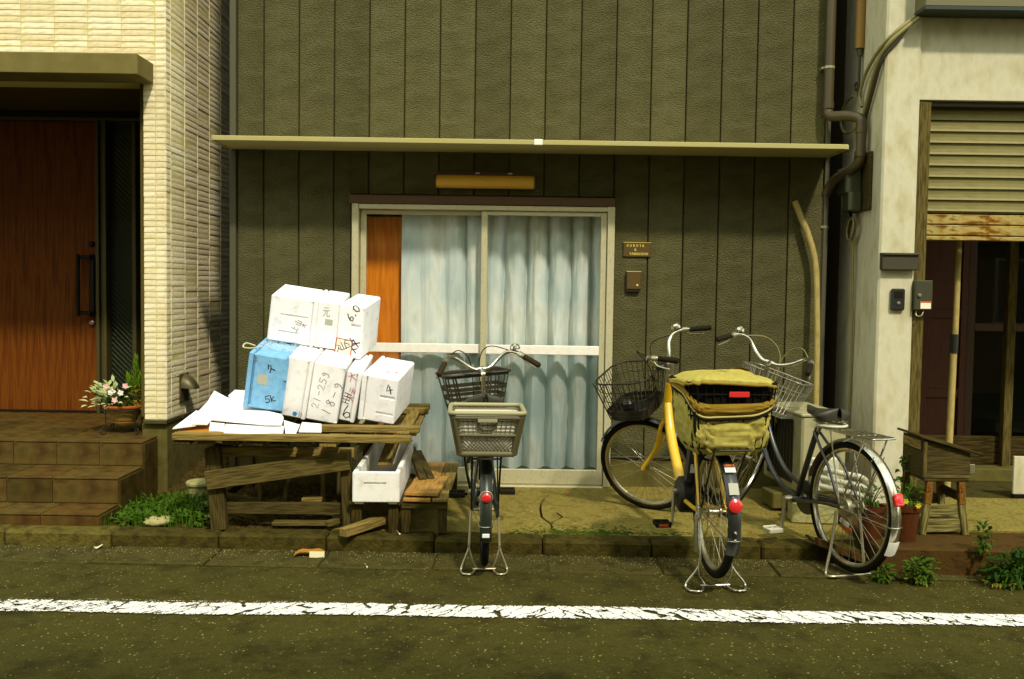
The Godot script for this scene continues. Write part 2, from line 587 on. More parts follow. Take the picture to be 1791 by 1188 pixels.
	mat("jamb_wood", Color.WHITE, 0.85, 0.0, noise(45, 0.02, [[0.0, c8(82, 46, 14)], [0.4, c8(122, 78, 32)], [0.6, c8(146, 106, 52)], [1.0, c8(96, 56, 18)]], FastNoiseLite.TYPE_SIMPLEX_SMOOTH, 6), Vector3(9.0, 0.9, 9.0), plb, 0.1)
	mat("red_door", Color.WHITE, 0.6, 0.0, noise(46, 0.02, [[0.0, c8(82, 38, 10)], [0.5, c8(112, 56, 18)], [1.0, c8(94, 46, 14)]], FastNoiseLite.TYPE_SIMPLEX_SMOOTH, 5), Vector3(7.0, 0.7, 7.0))
	mat("sign_box", c8(112, 106, 62), 0.5)
	mat("teal_edge", c8(22, 46, 38), 0.5)
	mat("plinth", Color.WHITE, 0.85, 0.0, noise(47, 0.02, [[0.0, c8(56, 40, 18)], [0.5, c8(84, 60, 28)], [1.0, c8(74, 58, 26)]], FastNoiseLite.TYPE_SIMPLEX_SMOOTH, 6), Vector3.ONE * 1.2, plb, 0.3)
	# pipes, boxes, cables
	mat("pipe_brown", c8(78, 66, 38), 0.5)
	mat("pipe_band", c8(180, 178, 150), 0.4, 0.4)
	mat("cable_cream", c8(150, 140, 92), 0.6)
	mat("cable_dark", c8(60, 52, 28), 0.6)
	mat("meter_green", c8(62, 62, 38), 0.5)
	mat("black_plastic", c8(28, 27, 22), 0.45)
	mat("dark_box", c8(62, 56, 34), 0.6)
	mat("ochre_pipe", c8(160, 120, 48), 0.6)
	mat("stick", Color.WHITE, 0.7, 0.0, noise(48, 0.03, [[0.0, c8(150, 128, 70)], [0.6, c8(192, 172, 112)], [1.0, c8(170, 148, 88)]]), Vector3(4, 1.0, 4))
	mat("aircon", Color.WHITE, 0.6, 0.0, noise(49, 0.02, [[0.0, c8(150, 142, 96)], [0.5, c8(182, 174, 128)], [1.0, c8(166, 158, 110)]], FastNoiseLite.TYPE_SIMPLEX_SMOOTH, 5), Vector3.ONE * 1.5)
	mat("white_plastic", c8(214, 210, 180), 0.5)
	# timber
	wood("timber_0", c8(66, 56, 30), c8(96, 84, 50), 61)
	wood("timber_1", c8(82, 70, 38), c8(118, 103, 62), 62)
	wood("timber_2", c8(116, 97, 54), c8(162, 138, 86), 63)
	wood("timber_3", c8(52, 42, 18), c8(86, 72, 36), 64)
	wood("timber_orange", c8(158, 112, 46), c8(200, 152, 76), 65, 0.7)
	wood("grey_wood", c8(96, 88, 52), c8(158, 146, 98), 66)
	# foam
	var beads := noise(71, 0.11, [], FastNoiseLite.TYPE_CELLULAR, 1, 512)
	for i in 3:
		var c: Color = [c8(248, 245, 243), c8(243, 240, 236), c8(236, 232, 220)][i]
		mat("foam_%d" % i, Color.WHITE, 0.8, 0.0, noise(72 + i, 0.02, [[0.0, c.darkened(0.15)], [0.25, c.darkened(0.03)], [0.45, c], [1.0, c.lightened(0.2)]], FastNoiseLite.TYPE_SIMPLEX_SMOOTH, 5), Vector3.ONE * 2.2, beads, 0.04)
		M["foam_%d" % i].subsurf_scatter_enabled = true
		M["foam_%d" % i].subsurf_scatter_strength = 0.15
	mat("foam_blue", Color.WHITE, 0.8, 0.0, noise(76, 0.03, [[0.0, c8(112, 166, 204)], [0.5, c8(126, 180, 218)], [1.0, c8(138, 188, 222)]]), Vector3.ONE * 3.0, beads, 0.04)
	mat("card_white", Color.WHITE, 0.85, 0.0, noise(77, 0.02, [[0.0, c8(238, 234, 228)], [0.5, c8(248, 246, 243)], [1.0, c8(243, 240, 235)]]), Vector3.ONE * 2.0)
	mat("card_brown", c8(190, 128, 52), 0.9)
	mat("ink_black", c8(26, 24, 22), 0.7)
	mat("ink_grey", c8(120, 116, 104), 0.7)
	mat("ink_pink", c8(222, 96, 140), 0.7)
	mat("ink_red", c8(206, 62, 34), 0.7)
	mat("ink_blue", c8(58, 62, 120), 0.7)
	mat("ink_sky", c8(52, 150, 208), 0.7)
	mat("label_paper", c8(236, 222, 196), 0.8)
	mat("label_grey", c8(196, 196, 176), 0.8)
	mat("string", c8(226, 218, 190), 0.8)
	var film := mat("clear_film", Color(0.85, 0.95, 0.97, 0.15), 0.1)
	film.transparency = BaseMaterial3D.TRANSPARENCY_ALPHA
	# bicycles
	mat("tyre", c8(30, 28, 22), 0.85, 0.0, null, Vector3.ONE * 20.0, tb, 0.08)
	mat("chrome", Color.WHITE, 0.22, 0.95, noise(81, 0.03, [[0.0, c8(170, 164, 140)], [0.6, c8(208, 204, 186)], [1.0, c8(184, 176, 150)]]), Vector3.ONE * 6.0)
	mat("alloy", Color.WHITE, 0.35, 0.85, noise(82, 0.04, [[0.0, c8(150, 142, 112)], [0.5, c8(190, 184, 156)], [1.0, c8(140, 124, 84)]]), Vector3.ONE * 7.0)
	mat("spoke", c8(176, 168, 140), 0.35, 0.9)
	mat("frame_black", c8(26, 27, 24), 0.3)
	M.frame_black.clearcoat_enabled = true
	M.frame_black.clearcoat = 0.6
	mat("frame_green", c8(34, 40, 32), 0.35)
	mat("frame_yellow", c8(224, 176, 22), 0.32)
	M.frame_yellow.clearcoat_enabled = true
	M.frame_yellow.clearcoat = 0.5
	mat("rubber", c8(38, 34, 26), 0.8)
	mat("grip_brown", c8(58, 46, 32), 0.75)
	mat("saddle", c8(52, 50, 40), 0.5, 0.0, null, Vector3.ONE * 12.0, tb, 0.04)
	mat("basket_brown", c8(56, 48, 30), 0.55)
	mat("basket_grey", c8(112, 104, 76), 0.6)
	mat("basket_lattice", c8(96, 88, 60), 0.55)
	mat("liner", c8(232, 226, 206), 0.7)
	mat("basket_rim", c8(170, 164, 134), 0.5)
	mat("wire_dark", c8(46, 40, 26), 0.5, 0.3)
	mat("wire_silver", c8(168, 164, 146), 0.35, 0.85)
	var red := mat("reflector_red", c8(214, 26, 22), 0.2)
	red.clearcoat_enabled = true
	red.clearcoat = 0.8
	mat("reflector_orange", c8(222, 98, 34), 0.25)
	mat("khaki", Color.WHITE, 0.8, 0.0, noise(84, 0.03, [[0.0, c8(158, 142, 72)], [0.5, c8(178, 164, 92)], [1.0, c8(190, 176, 106)]], FastNoiseLite.TYPE_SIMPLEX_SMOOTH, 4), Vector3.ONE * 3.0, noise(85, 0.35, [], FastNoiseLite.TYPE_SIMPLEX, 2), 0.06)
	mat("khaki_dark", c8(150, 120, 44), 0.75, 0.0, null, Vector3.ONE * 8.0, tb, 0.15)
	mat("piping", c8(206, 190, 124), 0.7)
	mat("bag_black", c8(24, 22, 18), 0.75)
	mat("sticker_white", c8(224, 220, 208), 0.5)
	mat("sticker_green", c8(40, 110, 80), 0.5)
	mat("sticker_orange", c8(226, 110, 50), 0.5)
	# pots and plants
	mat("terracotta", Color.WHITE, 0.8, 0.0, noise(91, 0.03, [[0.0, c8(150, 74, 32)], [0.5, c8(184, 96, 46)], [1.0, c8(166, 100, 56)]]), Vector3.ONE * 5.0)
	mat("pot_buff", Color.WHITE, 0.85, 0.0, noise(92, 0.02, [[0.0, c8(150, 124, 70)], [0.6, c8(176, 150, 92)], [1.0, c8(158, 134, 84)]]), Vector3.ONE * 5.0)
	mat("pot_red", Color.WHITE, 0.8, 0.0, noise(93, 0.03, [[0.0, c8(66, 34, 14)], [0.5, c8(92, 48, 20)], [1.0, c8(78, 50, 22)]]), Vector3.ONE * 5.0)
	for q: Array in [["leaf_green", c8(62, 92, 20)], ["leaf_dark", c8(40, 68, 14)], ["leaf_bright", c8(104, 140, 34)], ["leaf_silver", c8(178, 186, 142)], ["leaf_dry", c8(132, 108, 40)], ["grass", c8(66, 96, 18)], ["petal_pink", c8(240, 190, 180)], ["petal_white", c8(242, 228, 214)], ["flower_yellow", c8(226, 196, 40)]]:
		var lm := mat(q[0], q[1], 0.65)
		lm.metallic_specular = 0.22
		lm.backlight_enabled = true
		lm.backlight = Color(q[1]).darkened(0.5)
	mat("moss", c8(74, 92, 26), 1.0)
	mat("stone_pale", Color.WHITE, 0.9, 0.0, noise(95, 0.03, [[0.0, c8(140, 134, 92)], [0.6, c8(186, 180, 136)], [1.0, c8(160, 152, 108)]], FastNoiseLite.TYPE_SIMPLEX_SMOOTH, 5), Vector3.ONE * 3.0, plb, 0.2)
	mat("litter", c8(228, 222, 202), 0.8)
	# the colours above are as the things look in full sun; bring them down to what they are
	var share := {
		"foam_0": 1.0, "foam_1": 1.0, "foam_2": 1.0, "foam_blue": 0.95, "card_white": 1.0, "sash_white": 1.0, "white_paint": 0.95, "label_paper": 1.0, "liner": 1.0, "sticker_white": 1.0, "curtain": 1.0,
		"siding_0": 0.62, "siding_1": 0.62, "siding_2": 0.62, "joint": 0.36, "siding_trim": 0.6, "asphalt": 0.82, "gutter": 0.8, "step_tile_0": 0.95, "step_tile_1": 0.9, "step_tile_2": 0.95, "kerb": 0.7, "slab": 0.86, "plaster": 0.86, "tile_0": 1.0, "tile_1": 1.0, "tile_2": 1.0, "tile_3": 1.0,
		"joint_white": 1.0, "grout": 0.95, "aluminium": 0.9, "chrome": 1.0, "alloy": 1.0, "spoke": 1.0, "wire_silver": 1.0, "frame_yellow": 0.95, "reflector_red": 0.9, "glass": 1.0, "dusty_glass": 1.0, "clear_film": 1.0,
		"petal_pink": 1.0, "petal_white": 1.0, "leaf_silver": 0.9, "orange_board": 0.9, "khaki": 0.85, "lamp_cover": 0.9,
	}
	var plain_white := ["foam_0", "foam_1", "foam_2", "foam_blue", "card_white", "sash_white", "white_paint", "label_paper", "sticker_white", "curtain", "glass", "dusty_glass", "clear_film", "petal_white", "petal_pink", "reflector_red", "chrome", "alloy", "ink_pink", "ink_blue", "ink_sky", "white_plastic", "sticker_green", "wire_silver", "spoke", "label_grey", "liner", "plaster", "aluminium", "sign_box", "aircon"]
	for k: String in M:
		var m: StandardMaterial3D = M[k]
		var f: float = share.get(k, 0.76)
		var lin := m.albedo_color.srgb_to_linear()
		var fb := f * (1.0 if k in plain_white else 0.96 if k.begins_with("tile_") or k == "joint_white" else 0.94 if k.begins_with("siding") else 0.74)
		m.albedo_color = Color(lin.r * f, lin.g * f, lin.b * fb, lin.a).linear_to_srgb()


# ---------------------------------------------------------------- ground
func kerb_z(x: float) -> float:
	return 1.268 + 0.02 * minf(x, 2.0)


func slab_y(z: float) -> float:
	return 0.125 - 0.037 * z


func ground() -> void:
	var b := B.new()
	b.face(Vector3(-90, -0.02, -60), Vector3(90, -0.02, -60), Vector3(90, -0.02, 60), Vector3(-90, -0.02, 60), UP)
	structure("ground", b, M.soil)
	b = B.new()
	b.sheet(160, 60, func(s, t):
		var x: float = lerpf(-8.0, 8.0, s)
		var z: float = lerpf(kerb_z(x) - 0.05, 8.4, t)
		return Vector3(x, 0.003 * sin(x * 1.7 + z * 0.8) + 0.002 * sin(x * 5.1 - z * 3.3) - 0.003, z))
	for sx: float in [-1.0, 1.0]:
		b.face(Vector3(8 * sx, -0.003, 1.2), Vector3(40 * sx, -0.003, 1.2), Vector3(40 * sx, -0.003, 8.4), Vector3(8 * sx, -0.003, 8.4), UP)
	structure("road", b, M.asphalt)
	# concrete gutter blocks along the kerb
	var gut := B.new()
	gut.box(Vector3(0, -0.02, 0), Vector3(0.1, 0.01, 0.1))
	var gutter := structure("gutter", gut, M.gutter)
	for i in 16:
		var x0 := -5.6 + i * 0.58
		var zk := kerb_z(x0 + 0.29)
		var m := B.new()
		m.box(Vector3.ZERO, Vector3(0.572, 0.05, 0.3), 0.006)
		made("gutter_block", m, M.gutter, gutter, Transform3D(Basis(UP, -0.02), Vector3(x0 + 0.29, -0.017 + 0.002 * sin(i * 2.3), zk + 0.15)))
	# kerb stones
	b = B.new()
	b.box(Vector3(-1.8, -0.05, 1.1), Vector3(7.4, 0.08, 0.06))
	var kerb := structure("kerb", b, M.kerb)
	for i in 13:
		var x0 := -5.62 + i * 0.58
		var m := B.new()
		m.box(Vector3.ZERO, Vector3(0.574, 0.2, 0.16), 0.014)
		var ks := made("kerb_stone", m, M.kerb if i < 6 else M.kerb_dark, kerb, Transform3D(Basis(UP, -0.02) * Basis(Vector3.BACK, 0.004 * sin(i * 3.1)), Vector3(x0 + 0.29, -0.016 + 0.003 * sin(i * 1.9), kerb_z(x0 + 0.29) - 0.08)))
		ks.rotation.x += 0.008 * sin(i * 5.0)
	# the cracked forecourt: the crack is a real gap cut out of the slab
	var poly := PackedVector2Array([Vector2(-1.02, -0.05), Vector2(-1.02, 1.08), Vector2(0.3, 1.12), Vector2(1.75, 1.15), Vector2(2.2, 1.12), Vector2(2.2, -0.05)])
	var pieces := [poly]
	var cracks := [
		[0.232, 0.908, 0.24, 0.97, 0.237, 1.018, 0.268, 1.069, 0.323, 1.12, 0.36, 1.2],
		[0.237, 1.018, 0.25, 1.08, 0.266, 1.13, 0.266, 1.22],
		[0.12, 1.22, 0.15, 1.15, 0.19, 1.08, 0.237, 1.018],
		[0.22, 0.32, 0.198, 0.424, 0.19, 0.5, 0.184, 0.596, 0.188, 0.777, 0.21, 0.85, 0.232, 0.908, 0.262, 0.85, 0.289, 0.809, 0.307, 0.76, 0.273, 0.662],
	]
	for cr: Array in cracks:
		var line := PackedVector2Array()
		for i in range(0, cr.size(), 2):
			line.append(Vector2(cr[i], cr[i + 1]))
		var cut := Geometry2D.offset_polyline(line, 0.007, Geometry2D.JOIN_MITER, Geometry2D.END_BUTT)
		for c: PackedVector2Array in cut:
			var next := []
			for p: PackedVector2Array in pieces:
				var got := Geometry2D.clip_polygons(p, c)
				for q in got:
					if not Geometry2D.is_polygon_clockwise(q):
						next.append(q)
			pieces = next
	b = B.new()
	for p: PackedVector2Array in pieces:
		b.prism(p, 0.0, 0.05)
	# prism is in XY: lay it down with Y becoming Z, and tilt it towards the kerb
	for i in b.v.size():
		var q := b.v[i]
		b.v[i] = Vector3(q.x, slab_y(q.y) - q.z, q.y)
		var nn := b.n[i]
		b.n[i] = Vector3(nn.x, -nn.z, nn.y)
	for i in range(0, b.v.size(), 3):
		var q := b.v[i + 1]
		if (q - b.v[i]).cross(b.v[i + 2] - b.v[i]).dot(b.n[i]) > 0.0:
			b.v[i + 1] = b.v[i + 2]
			b.v[i + 2] = q
	structure("forecourt", b, M.slab)
	b = B.new()
	b.sheet(40, 30, func(s, t):
		var x: float = lerpf(-2.32, 2.25, s)
		var z: float = lerpf(-1.6, 1.16, t)
		return Vector3(x, slab_y(maxf(z, 0.0)) - 0.045, z))
	structure("crack_earth", b, M.soil)
	# bare earth between the tiled house and the forecourt
	var nz := FastNoiseLite.new()
	nz.seed = 5
	nz.frequency = 2.5
	b = B.new()
	b.sheet(60, 90, func(s, t):
		var x: float = lerpf(-2.26, -1.0, s)
		var z: float = lerpf(-1.9, 1.12, t)
		var rise := 0.16 * clampf((0.35 - z) / 1.2, 0.0, 1.0)
		return Vector3(x, 0.07 + rise + 0.035 * nz.get_noise_2d(x * 2, z * 2) + 0.012 * nz.get_noise_2d(x * 9, z * 9), z))
	structure("bare_earth", b, M.soil)
	# white edge line: one worn sheet of paint, its cracks and bare spots cut out
	b = B.new()
	b.sheet(120, 4, func(s, t):
		var x: float = lerpf(-3.0, 3.0, s)
		var z: float = lerpf(2.112 + 0.012 * sin(x * 0.9), 2.288 + 0.01 * sin(x * 0.7 + 1.0), t)
		return Vector3(x, 0.004 + 0.003 * sin(x * 1.7 + z * 0.8) + 0.002 * sin(x * 5.1 - z * 3.3), z))
	for i in b.v.size():
		b.u[i] = Vector2((b.v[i].x + 3.0) / 6.0, (b.v[i].z - 2.112) / 0.18)
	structure("road_marking", b, M.white_paint)


# worn road paint: alpha is bare along cracks, at ragged edges and in rubbed spots
func worn_paint(w: int, h: int) -> ImageTexture:
	var cell := FastNoiseLite.new()
	cell.seed = 3
	cell.noise_type = FastNoiseLite.TYPE_CELLULAR
	cell.cellular_return_type = FastNoiseLite.RETURN_DISTANCE2_SUB
	cell.cellular_jitter = 1.0
	cell.frequency = 1.0
	cell.fractal_type = FastNoiseLite.FRACTAL_NONE
	var fine := FastNoiseLite.new()
	fine.seed = 8
	fine.frequency = 1.0
	fine.fractal_octaves = 4
	var im := Image.create(w, h, false, Image.FORMAT_RGBA8)
	for px in w:
		var x := 6.0 * px / w
		var wear := clampf(0.55 - (x - 0.6) * 0.28, 0.0, 1.0) * 0.9 + 0.35 * fine.get_noise_2d(x * 0.9, 7.0)
		for py in h:
			var z := 0.2 * py / h
			var lean := x + (-0.6 if x > 3.2 else 0.7) * z
			var bend := 0.03 * fine.get_noise_2d(x * 9.0, z * 9.0)
			var big := cell.get_noise_2d((lean + bend) * 13.0, (z + bend) * 4.0 + 3.0) + 1.0
			var small := cell.get_noise_2d((lean + bend) * 40.0, (z + bend) * 16.0 + 9.0) + 1.0
			var grain := fine.get_noise_2d(x * 60.0, z * 60.0)
			var patch := fine.get_noise_2d(x * 14.0 + 40.0, z * 14.0)
			var edge := minf(z - 0.012, 0.186 - z) + 0.016 * grain + 0.016 * patch
			var bare := 0.0
			if big < 0.06 + 0.06 * grain + 0.09 * patch:
				bare = 1.0
			if small < 0.055 + 0.12 * (wear - 0.25) + 0.10 * patch + 0.04 * grain:
				bare = 1.0
			if patch * 0.55 + grain * 0.5 + wear * 0.42 > 0.47 - 1.6 * maxf(z - 0.12, 0.0):
				bare = 1.0
			if edge < 0.0:
				bare = 1.0
			var v := 0.92 + 0.08 * grain
			im.set_pixel(px, py, Color(0.955 * v, 0.94 * v, 0.90 * v, 1.0 - bare))
	return ImageTexture.create_from_image(im)


# ---------------------------------------------------------------- the tiled house on the left
func tile_mesh(w: float, h: float, r: RandomNumberGenerator) -> ArrayMesh:
	# split-faced strip tile, its face a little uneven
	var b := B.new()
	var d := 0.011
	var k := 5
	b.sheet(k, 3, func(s, t):
		var e: float = minf(minf(s, 1.0 - s) * 5.0, minf(t, 1.0 - t) * 3.0)
		return Vector3((s - 0.5) * w, (t - 0.5) * h, d * (0.86 + 0.14 * clampf(e, 0.0, 1.0)) + 0.0022 * (0.5 - t) + r.randf_range(-0.0004, 0.0004)))
	var q := [Vector3(-w / 2, -h / 2, 0), Vector3(w / 2, -h / 2, 0), Vector3(w / 2, h / 2, 0), Vector3(-w / 2, h / 2, 0)]
	for i in 4:
		var a: Vector3 = q[i]
		var c: Vector3 = q[(i + 1) % 4]
		var o := Vector3(0, 0, d * 0.86)
		b.face(a, c, c + o, a + o, ((a + c) / 2.0).normalized() * Vector3(1 / w, 1 / h, 0).normalized())
	return b.mesh()


func tiled_house() -> void:
	var r := RandomNumberGenerator.new()
	r.seed = 11
	var hs := thing("tiled_house", "house clad in cream strip tiles with a brown front door under a flat canopy", "house", Vector3(-2.18, 0, 0.22))
	var o := Vector3(2.18, 0, -0.22)
	# carcass: pillar, side wall, wall over the canopy, all a tile's thickness behind the tile faces
	var cs := B.new()
	cs.box(o + Vector3(-2.255, 3.6, -0.02 + 0.11), Vector3(0.138, 6.1, 0.24))
	cs.box(o + Vector3(-2.255, 3.6, -2.6), Vector3(0.138, 6.1, 5.14))
	cs.box(o + Vector3(-4.66, 4.665, 0.09), Vector3(4.668, 3.97, 0.24))
	made("wall", cs, M.grout, hs)
	var back := B.new()
	back.box(o + Vector3(-4.7, 4.66, -2.6), Vector3(4.74, 3.96, 5.1))
	back.box(o + Vector3(-5.2, 1.5, -1.03), Vector3(5.7, 2.36, 0.1))
	made("inner_wall", back, M.olive_wall, hs)
	var w1 := B.new()
	w1.box(o + Vector3(-2.345, 1.62, -0.6), Vector3(0.03, 2.1, 1.56))
	w1.box(o + Vector3(-5.4, 1.55, -0.6), Vector3(0.1, 2.25, 1.64))
	made("porch_side", w1, M.olive_wall, hs)
	# tiles
	var course := 0.037
	var th := 0.0332
	var fz := 0.2 + 0.0005
	var list := []
	var variants := {}
	for wd: float in [0.203, 0.072, 0.066, 0.263, 0.084]:
		variants[wd] = []
		for k in 3:
			variants[wd].append(tile_mesh(wd, th, r))
	var y := 0.575
	var row := 0
	while y < 4.3:
		var vis := y < 3.25
		var jx := r.randf_range(-0.001, 0.001)
		list.append([0.066, Vector3(-2.2175 + jx, y, 0.21), 0.0, 0 if vis else 3])
		if y < 2.83:
			list.append([0.072, Vector3(-2.291 + jx, y, 0.21), 0.0, 0])
		else:
			var xx := -2.2545 - 0.1052
			while xx > -4.9:
				list.append([0.203, Vector3(xx + jx, y, 0.21), 0.0, (1 if xx > -3.3 and vis else 3)])
				xx -= 0.2085
		list.append([0.084, Vector3(-2.186, y, 0.172), PI / 2, 2 if y < 1.9 else 3])
		for k in 6:
			list.append([0.263, Vector3(-2.186, y, 0.13 - 0.135 - k * 0.269), PI / 2, 2 if y < 2.1 and k < 5 else 3])
		y += course
		row += 1
	list.sort_custom(func(a, b): return a[3] * 100.0 + absf(a[1].y - 1.3) < b[3] * 100.0 + absf(b[1].y - 1.3))
	var rest := [B.new(), B.new(), B.new(), B.new()]
	var many := 0
	for it: Array in list:
		var me: ArrayMesh = variants[it[0]][r.randi() % 3]
		var rough := 1.0 if it[2] > 0.1 else 0.35
		var turn := Basis(UP, it[2]) * Basis(Vector3.RIGHT, rough * r.randf_range(-0.02, 0.02)) * Basis(UP, r.randf_range(-0.006, 0.006))
		var at: Vector3 = o + it[1]
		# tiles differ in how far they stand out, most of all on the side wall
		at += turn.z * (rough * r.randf_range(-0.0022, 0.0012) - 0.0085)
		var mk := r.randi() % 4
		if many < 296:
			put("tile", me, M["tile_%d" % mk], hs, Transform3D(turn, at))
			many += 1
		else:
			var arr := me.surface_get_arrays(0)
			var b: B = rest[mk]
			var tr := Transform3D(turn, at)
			for i in arr[Mesh.ARRAY_VERTEX].size():
				b.v.append(tr * arr[Mesh.ARRAY_VERTEX][i])
				b.n.append(turn * arr[Mesh.ARRAY_NORMAL][i])
				b.u.append(Vector2.ZERO)
	for k in 4:
		var m := made("tiling", rest[k], M["tile_%d" % k], hs)
		m.set_meta("kind", "stuff")
	# pale upright joints between the tile columns
	for xx: float in [-2.2535]:
		boxed("tile_joint", o + Vector3(xx, 2.43, 0.2035), Vector3(0.006, 3.75, 0.007), M.joint_white, hs, 0.001)
	for k in 11:
		boxed("tile_joint", o + Vector3(-2.4638 - k * 0.2085, 3.57, 0.2035), Vector3(0.0062, 1.5, 0.007), M.joint_white, hs, 0.001)
	for k in 6:
		boxed("tile_joint", o + Vector3(-2.1885, 2.43, 0.1295 - k * 0.269), Vector3(0.011, 3.75, 0.0072), M.joint_white, hs, 0.001)
	# foot of the wall
	boxed("flashing", o + Vector3(-2.256, 0.543, 0.09), Vector3(0.15, 0.025, 0.29), M.olive_metal, hs)
	boxed("flashing", o + Vector3(-2.19, 0.543, -1.4), Vector3(0.03, 0.025, 2.68), M.olive_metal, hs)
	var fb := B.new()
	fb.box(o + Vector3(-2.27, 0.22, -1.2), Vector3(0.16, 0.62, 2.8), 0.006)
	made("foundation", fb, M.found, hs)
	# canopy and the ceiling of the porch
	boxed("canopy", o + Vector3(-4.7, 2.727, 0.355), Vector3(4.88, 0.122, 0.27), M.canopy, hs, 0.004)
	boxed("porch_ceiling", o + Vector3(-4.4, 2.71, -0.7), Vector3(4.1, 0.06, 1.86), M.olive_wall, hs)
	# door set back in the porch
	var zb := -0.95
	var door := boxed("door", o + Vector3(-3.643, 1.53, zb - 0.005), Vector3(1.12, 2.16, 0.05), M.door_wood, hs, 0.004)
	for k in 5:
		boxed("door_board", Vector3(-0.44 + k * 0.22, 0, 0.028), Vector3(0.2192, 2.14, 0.012), M.door_wood, door, 0.0006)
	var hb := B.new()
	hb.box(Vector3(-0.045, 0, 0.075), Vector3(0.026, 0.46, 0.026), 0.006)
	hb.box(Vector3(0.045, 0, 0.04), Vector3(0.04, 0.46, 0.02), 0.005)
	hb.box(Vector3(0, 0.205, 0.06), Vector3(0.1, 0.028, 0.03), 0.006)
	hb.box(Vector3(0, -0.205, 0.06), Vector3(0.1, 0.028, 0.03), 0.006)
	made("door_handle", hb, M.dark_bronze, door, Transform3D(Basis(), Vector3(0.478, -0.13, 0.03)))
	for yy: float in [0.175, -0.41]:
		var lk := B.new()
		lk.lathe([Vector2(0.0, 0.03), Vector2(0.012, 0.03), Vector2(0.02, 0.024), Vector2(0.024, 0.0)], 20)
		made("door_lock", lk, M.alloy if yy < 0 else M.dark_bronze, door, Transform3D(Basis(Vector3.RIGHT, PI / 2), Vector3(0.51, yy, 0.03)))
	for k in 3:
		boxed("door_frame", o + Vector3(-3.07 + k * 0.03, 1.53, zb + [0.03, 0.01, 0.045][k]), Vector3(0.024, 2.16, 0.12), M.olive_metal, hs, 0.003)
	boxed("door_frame", o + Vector3(-3.4, 2.62, zb + 0.03), Vector3(1.5, 0.024, 0.1), M.olive_metal, hs, 0.003)
	var side := boxed("side_light", o + Vector3(-2.91, 1.51, zb), Vector3(0.17, 2.2, 0.03), M.green_glass, hs, 0.002)
	for k in 60:
		var yy := -1.12 + k * 0.0385
		var lo := clampf(yy, -1.09, 1.09)
		var bar := B.new()
		var p0 := Vector3(-0.085, yy + 0.085, 0)
		var p1 := Vector3(0.085, yy - 0.085, 0)
		if p1.y < -1.09 or p0.y > 1.09:
			continue
		bar.tube([p0, p1], 0.0035, 5)
		made("glass_rib", bar, M.green_glass, side, Transform3D(Basis(), Vector3(0, 0, 0.016)))
	boxed("door_frame", o + Vector3(-2.81, 1.51, zb + 0.02), Vector3(0.03, 2.2, 0.08), M.olive_metal, hs, 0.003)
	boxed("door_sill", o + Vector3(-3.55, 0.458, zb + 0.04), Vector3(1.4, 0.012, 0.09), M.dark_bronze, hs, 0.002)
	# porch floor and steps, faced with brown tiles
	var st := B.new()
	st.box(o + Vector3(-3.9, 0.215, -0.27), Vector3(3.29, 0.45, 1.42))
	st.box(o + Vector3(-3.9, 0.135, 0.54), Vector3(3.29, 0.31, 0.56))
	st.box(o + Vector3(-3.9, 0.052, 0.93), Vector3(3.29, 0.174, 0.31))
	made("porch_steps", st, M.step_grout, hs)
	var steps: Node3D = hs.get_node("porch_steps")
	var k2 := 0
	for lv: Array in [[0.45, -0.95, 0.45, 0.0], [0.3, 0.45, 0.83, 0.115], [0.15, 0.83, 1.095, 0.06]]:
		var top: float = lv[0]
		# treads
		var z0: float = lv[1]
		var nz := 5 if k2 == 0 else 1
		var dz: float = (lv[2] - z0) / nz
		for iz in nz:
			for ix in 11:
				var x1: float = -2.25 - ix * 0.264 - (0.0 if ix == 0 else lv[3])
				var x0: float = -2.25 - (ix + 1) * 0.264 - lv[3]
				boxed("step_tile", o + Vector3((x0 + x1) / 2, top - 0.005, z0 + dz * (iz + 0.5) + 0.003), Vector3(x1 - x0 - 0.005, 0.01, dz - 0.005 + (0.008 if iz == nz - 1 else 0.0)), M["step_tile_%d" % (r.randi() % 3)], steps, 0.002)
		# risers
		var bot: float = [0.3, 0.15, 0.06][k2]
		for ix in 11:
			var x1: float = -2.25 - ix * 0.264 - (0.0 if ix == 0 else lv[3])
			var x0: float = -2.25 - (ix + 1) * 0.264 - lv[3]
			boxed("step_tile", o + Vector3((x0 + x1) / 2, (top - 0.012 + bot) / 2, lv[2] - 0.004), Vector3(x1 - x0 - 0.005, top - bot - 0.017, 0.012), M["step_tile_%d" % (r.randi() % 3)], steps, 0.002)
		# end faces
		boxed("step_tile", o + Vector3(-2.247, (top - 0.012) / 2, (maxf(z0, 0.22) + lv[2]) / 2), Vector3(0.012, top - 0.014, lv[2] - maxf(z0, 0.22) - 0.004), M.step_tile_1, steps, 0.002)
		k2 += 1
	# round hooded vent low on the side wall
	var vent := thing("vent_hood", "small dark metal vent hood on the tiled side wall above the stacked sheets", "vent hood", Vector3(-2.172, 0.735, -0.09))
	var vb := B.new()
	vb.sheet(12, 8, func(s, t):
		var a: float = lerpf(-PI * 0.5, PI * 0.5, s)
		var e: float = t * PI * 0.5
		return Vector3(0.085 * sin(e), 0.09 * cos(e) * cos(a) - 0.01 * t, 0.075 * sin(a) * (0.6 + 0.4 * cos(e))), 0.002)
	made("hood", vb, M.olive_metal, vent)
	boxed("back_plate", Vector3(-0.004, 0.0, 0), Vector3(0.008, 0.19, 0.17), M.olive_metal, vent)


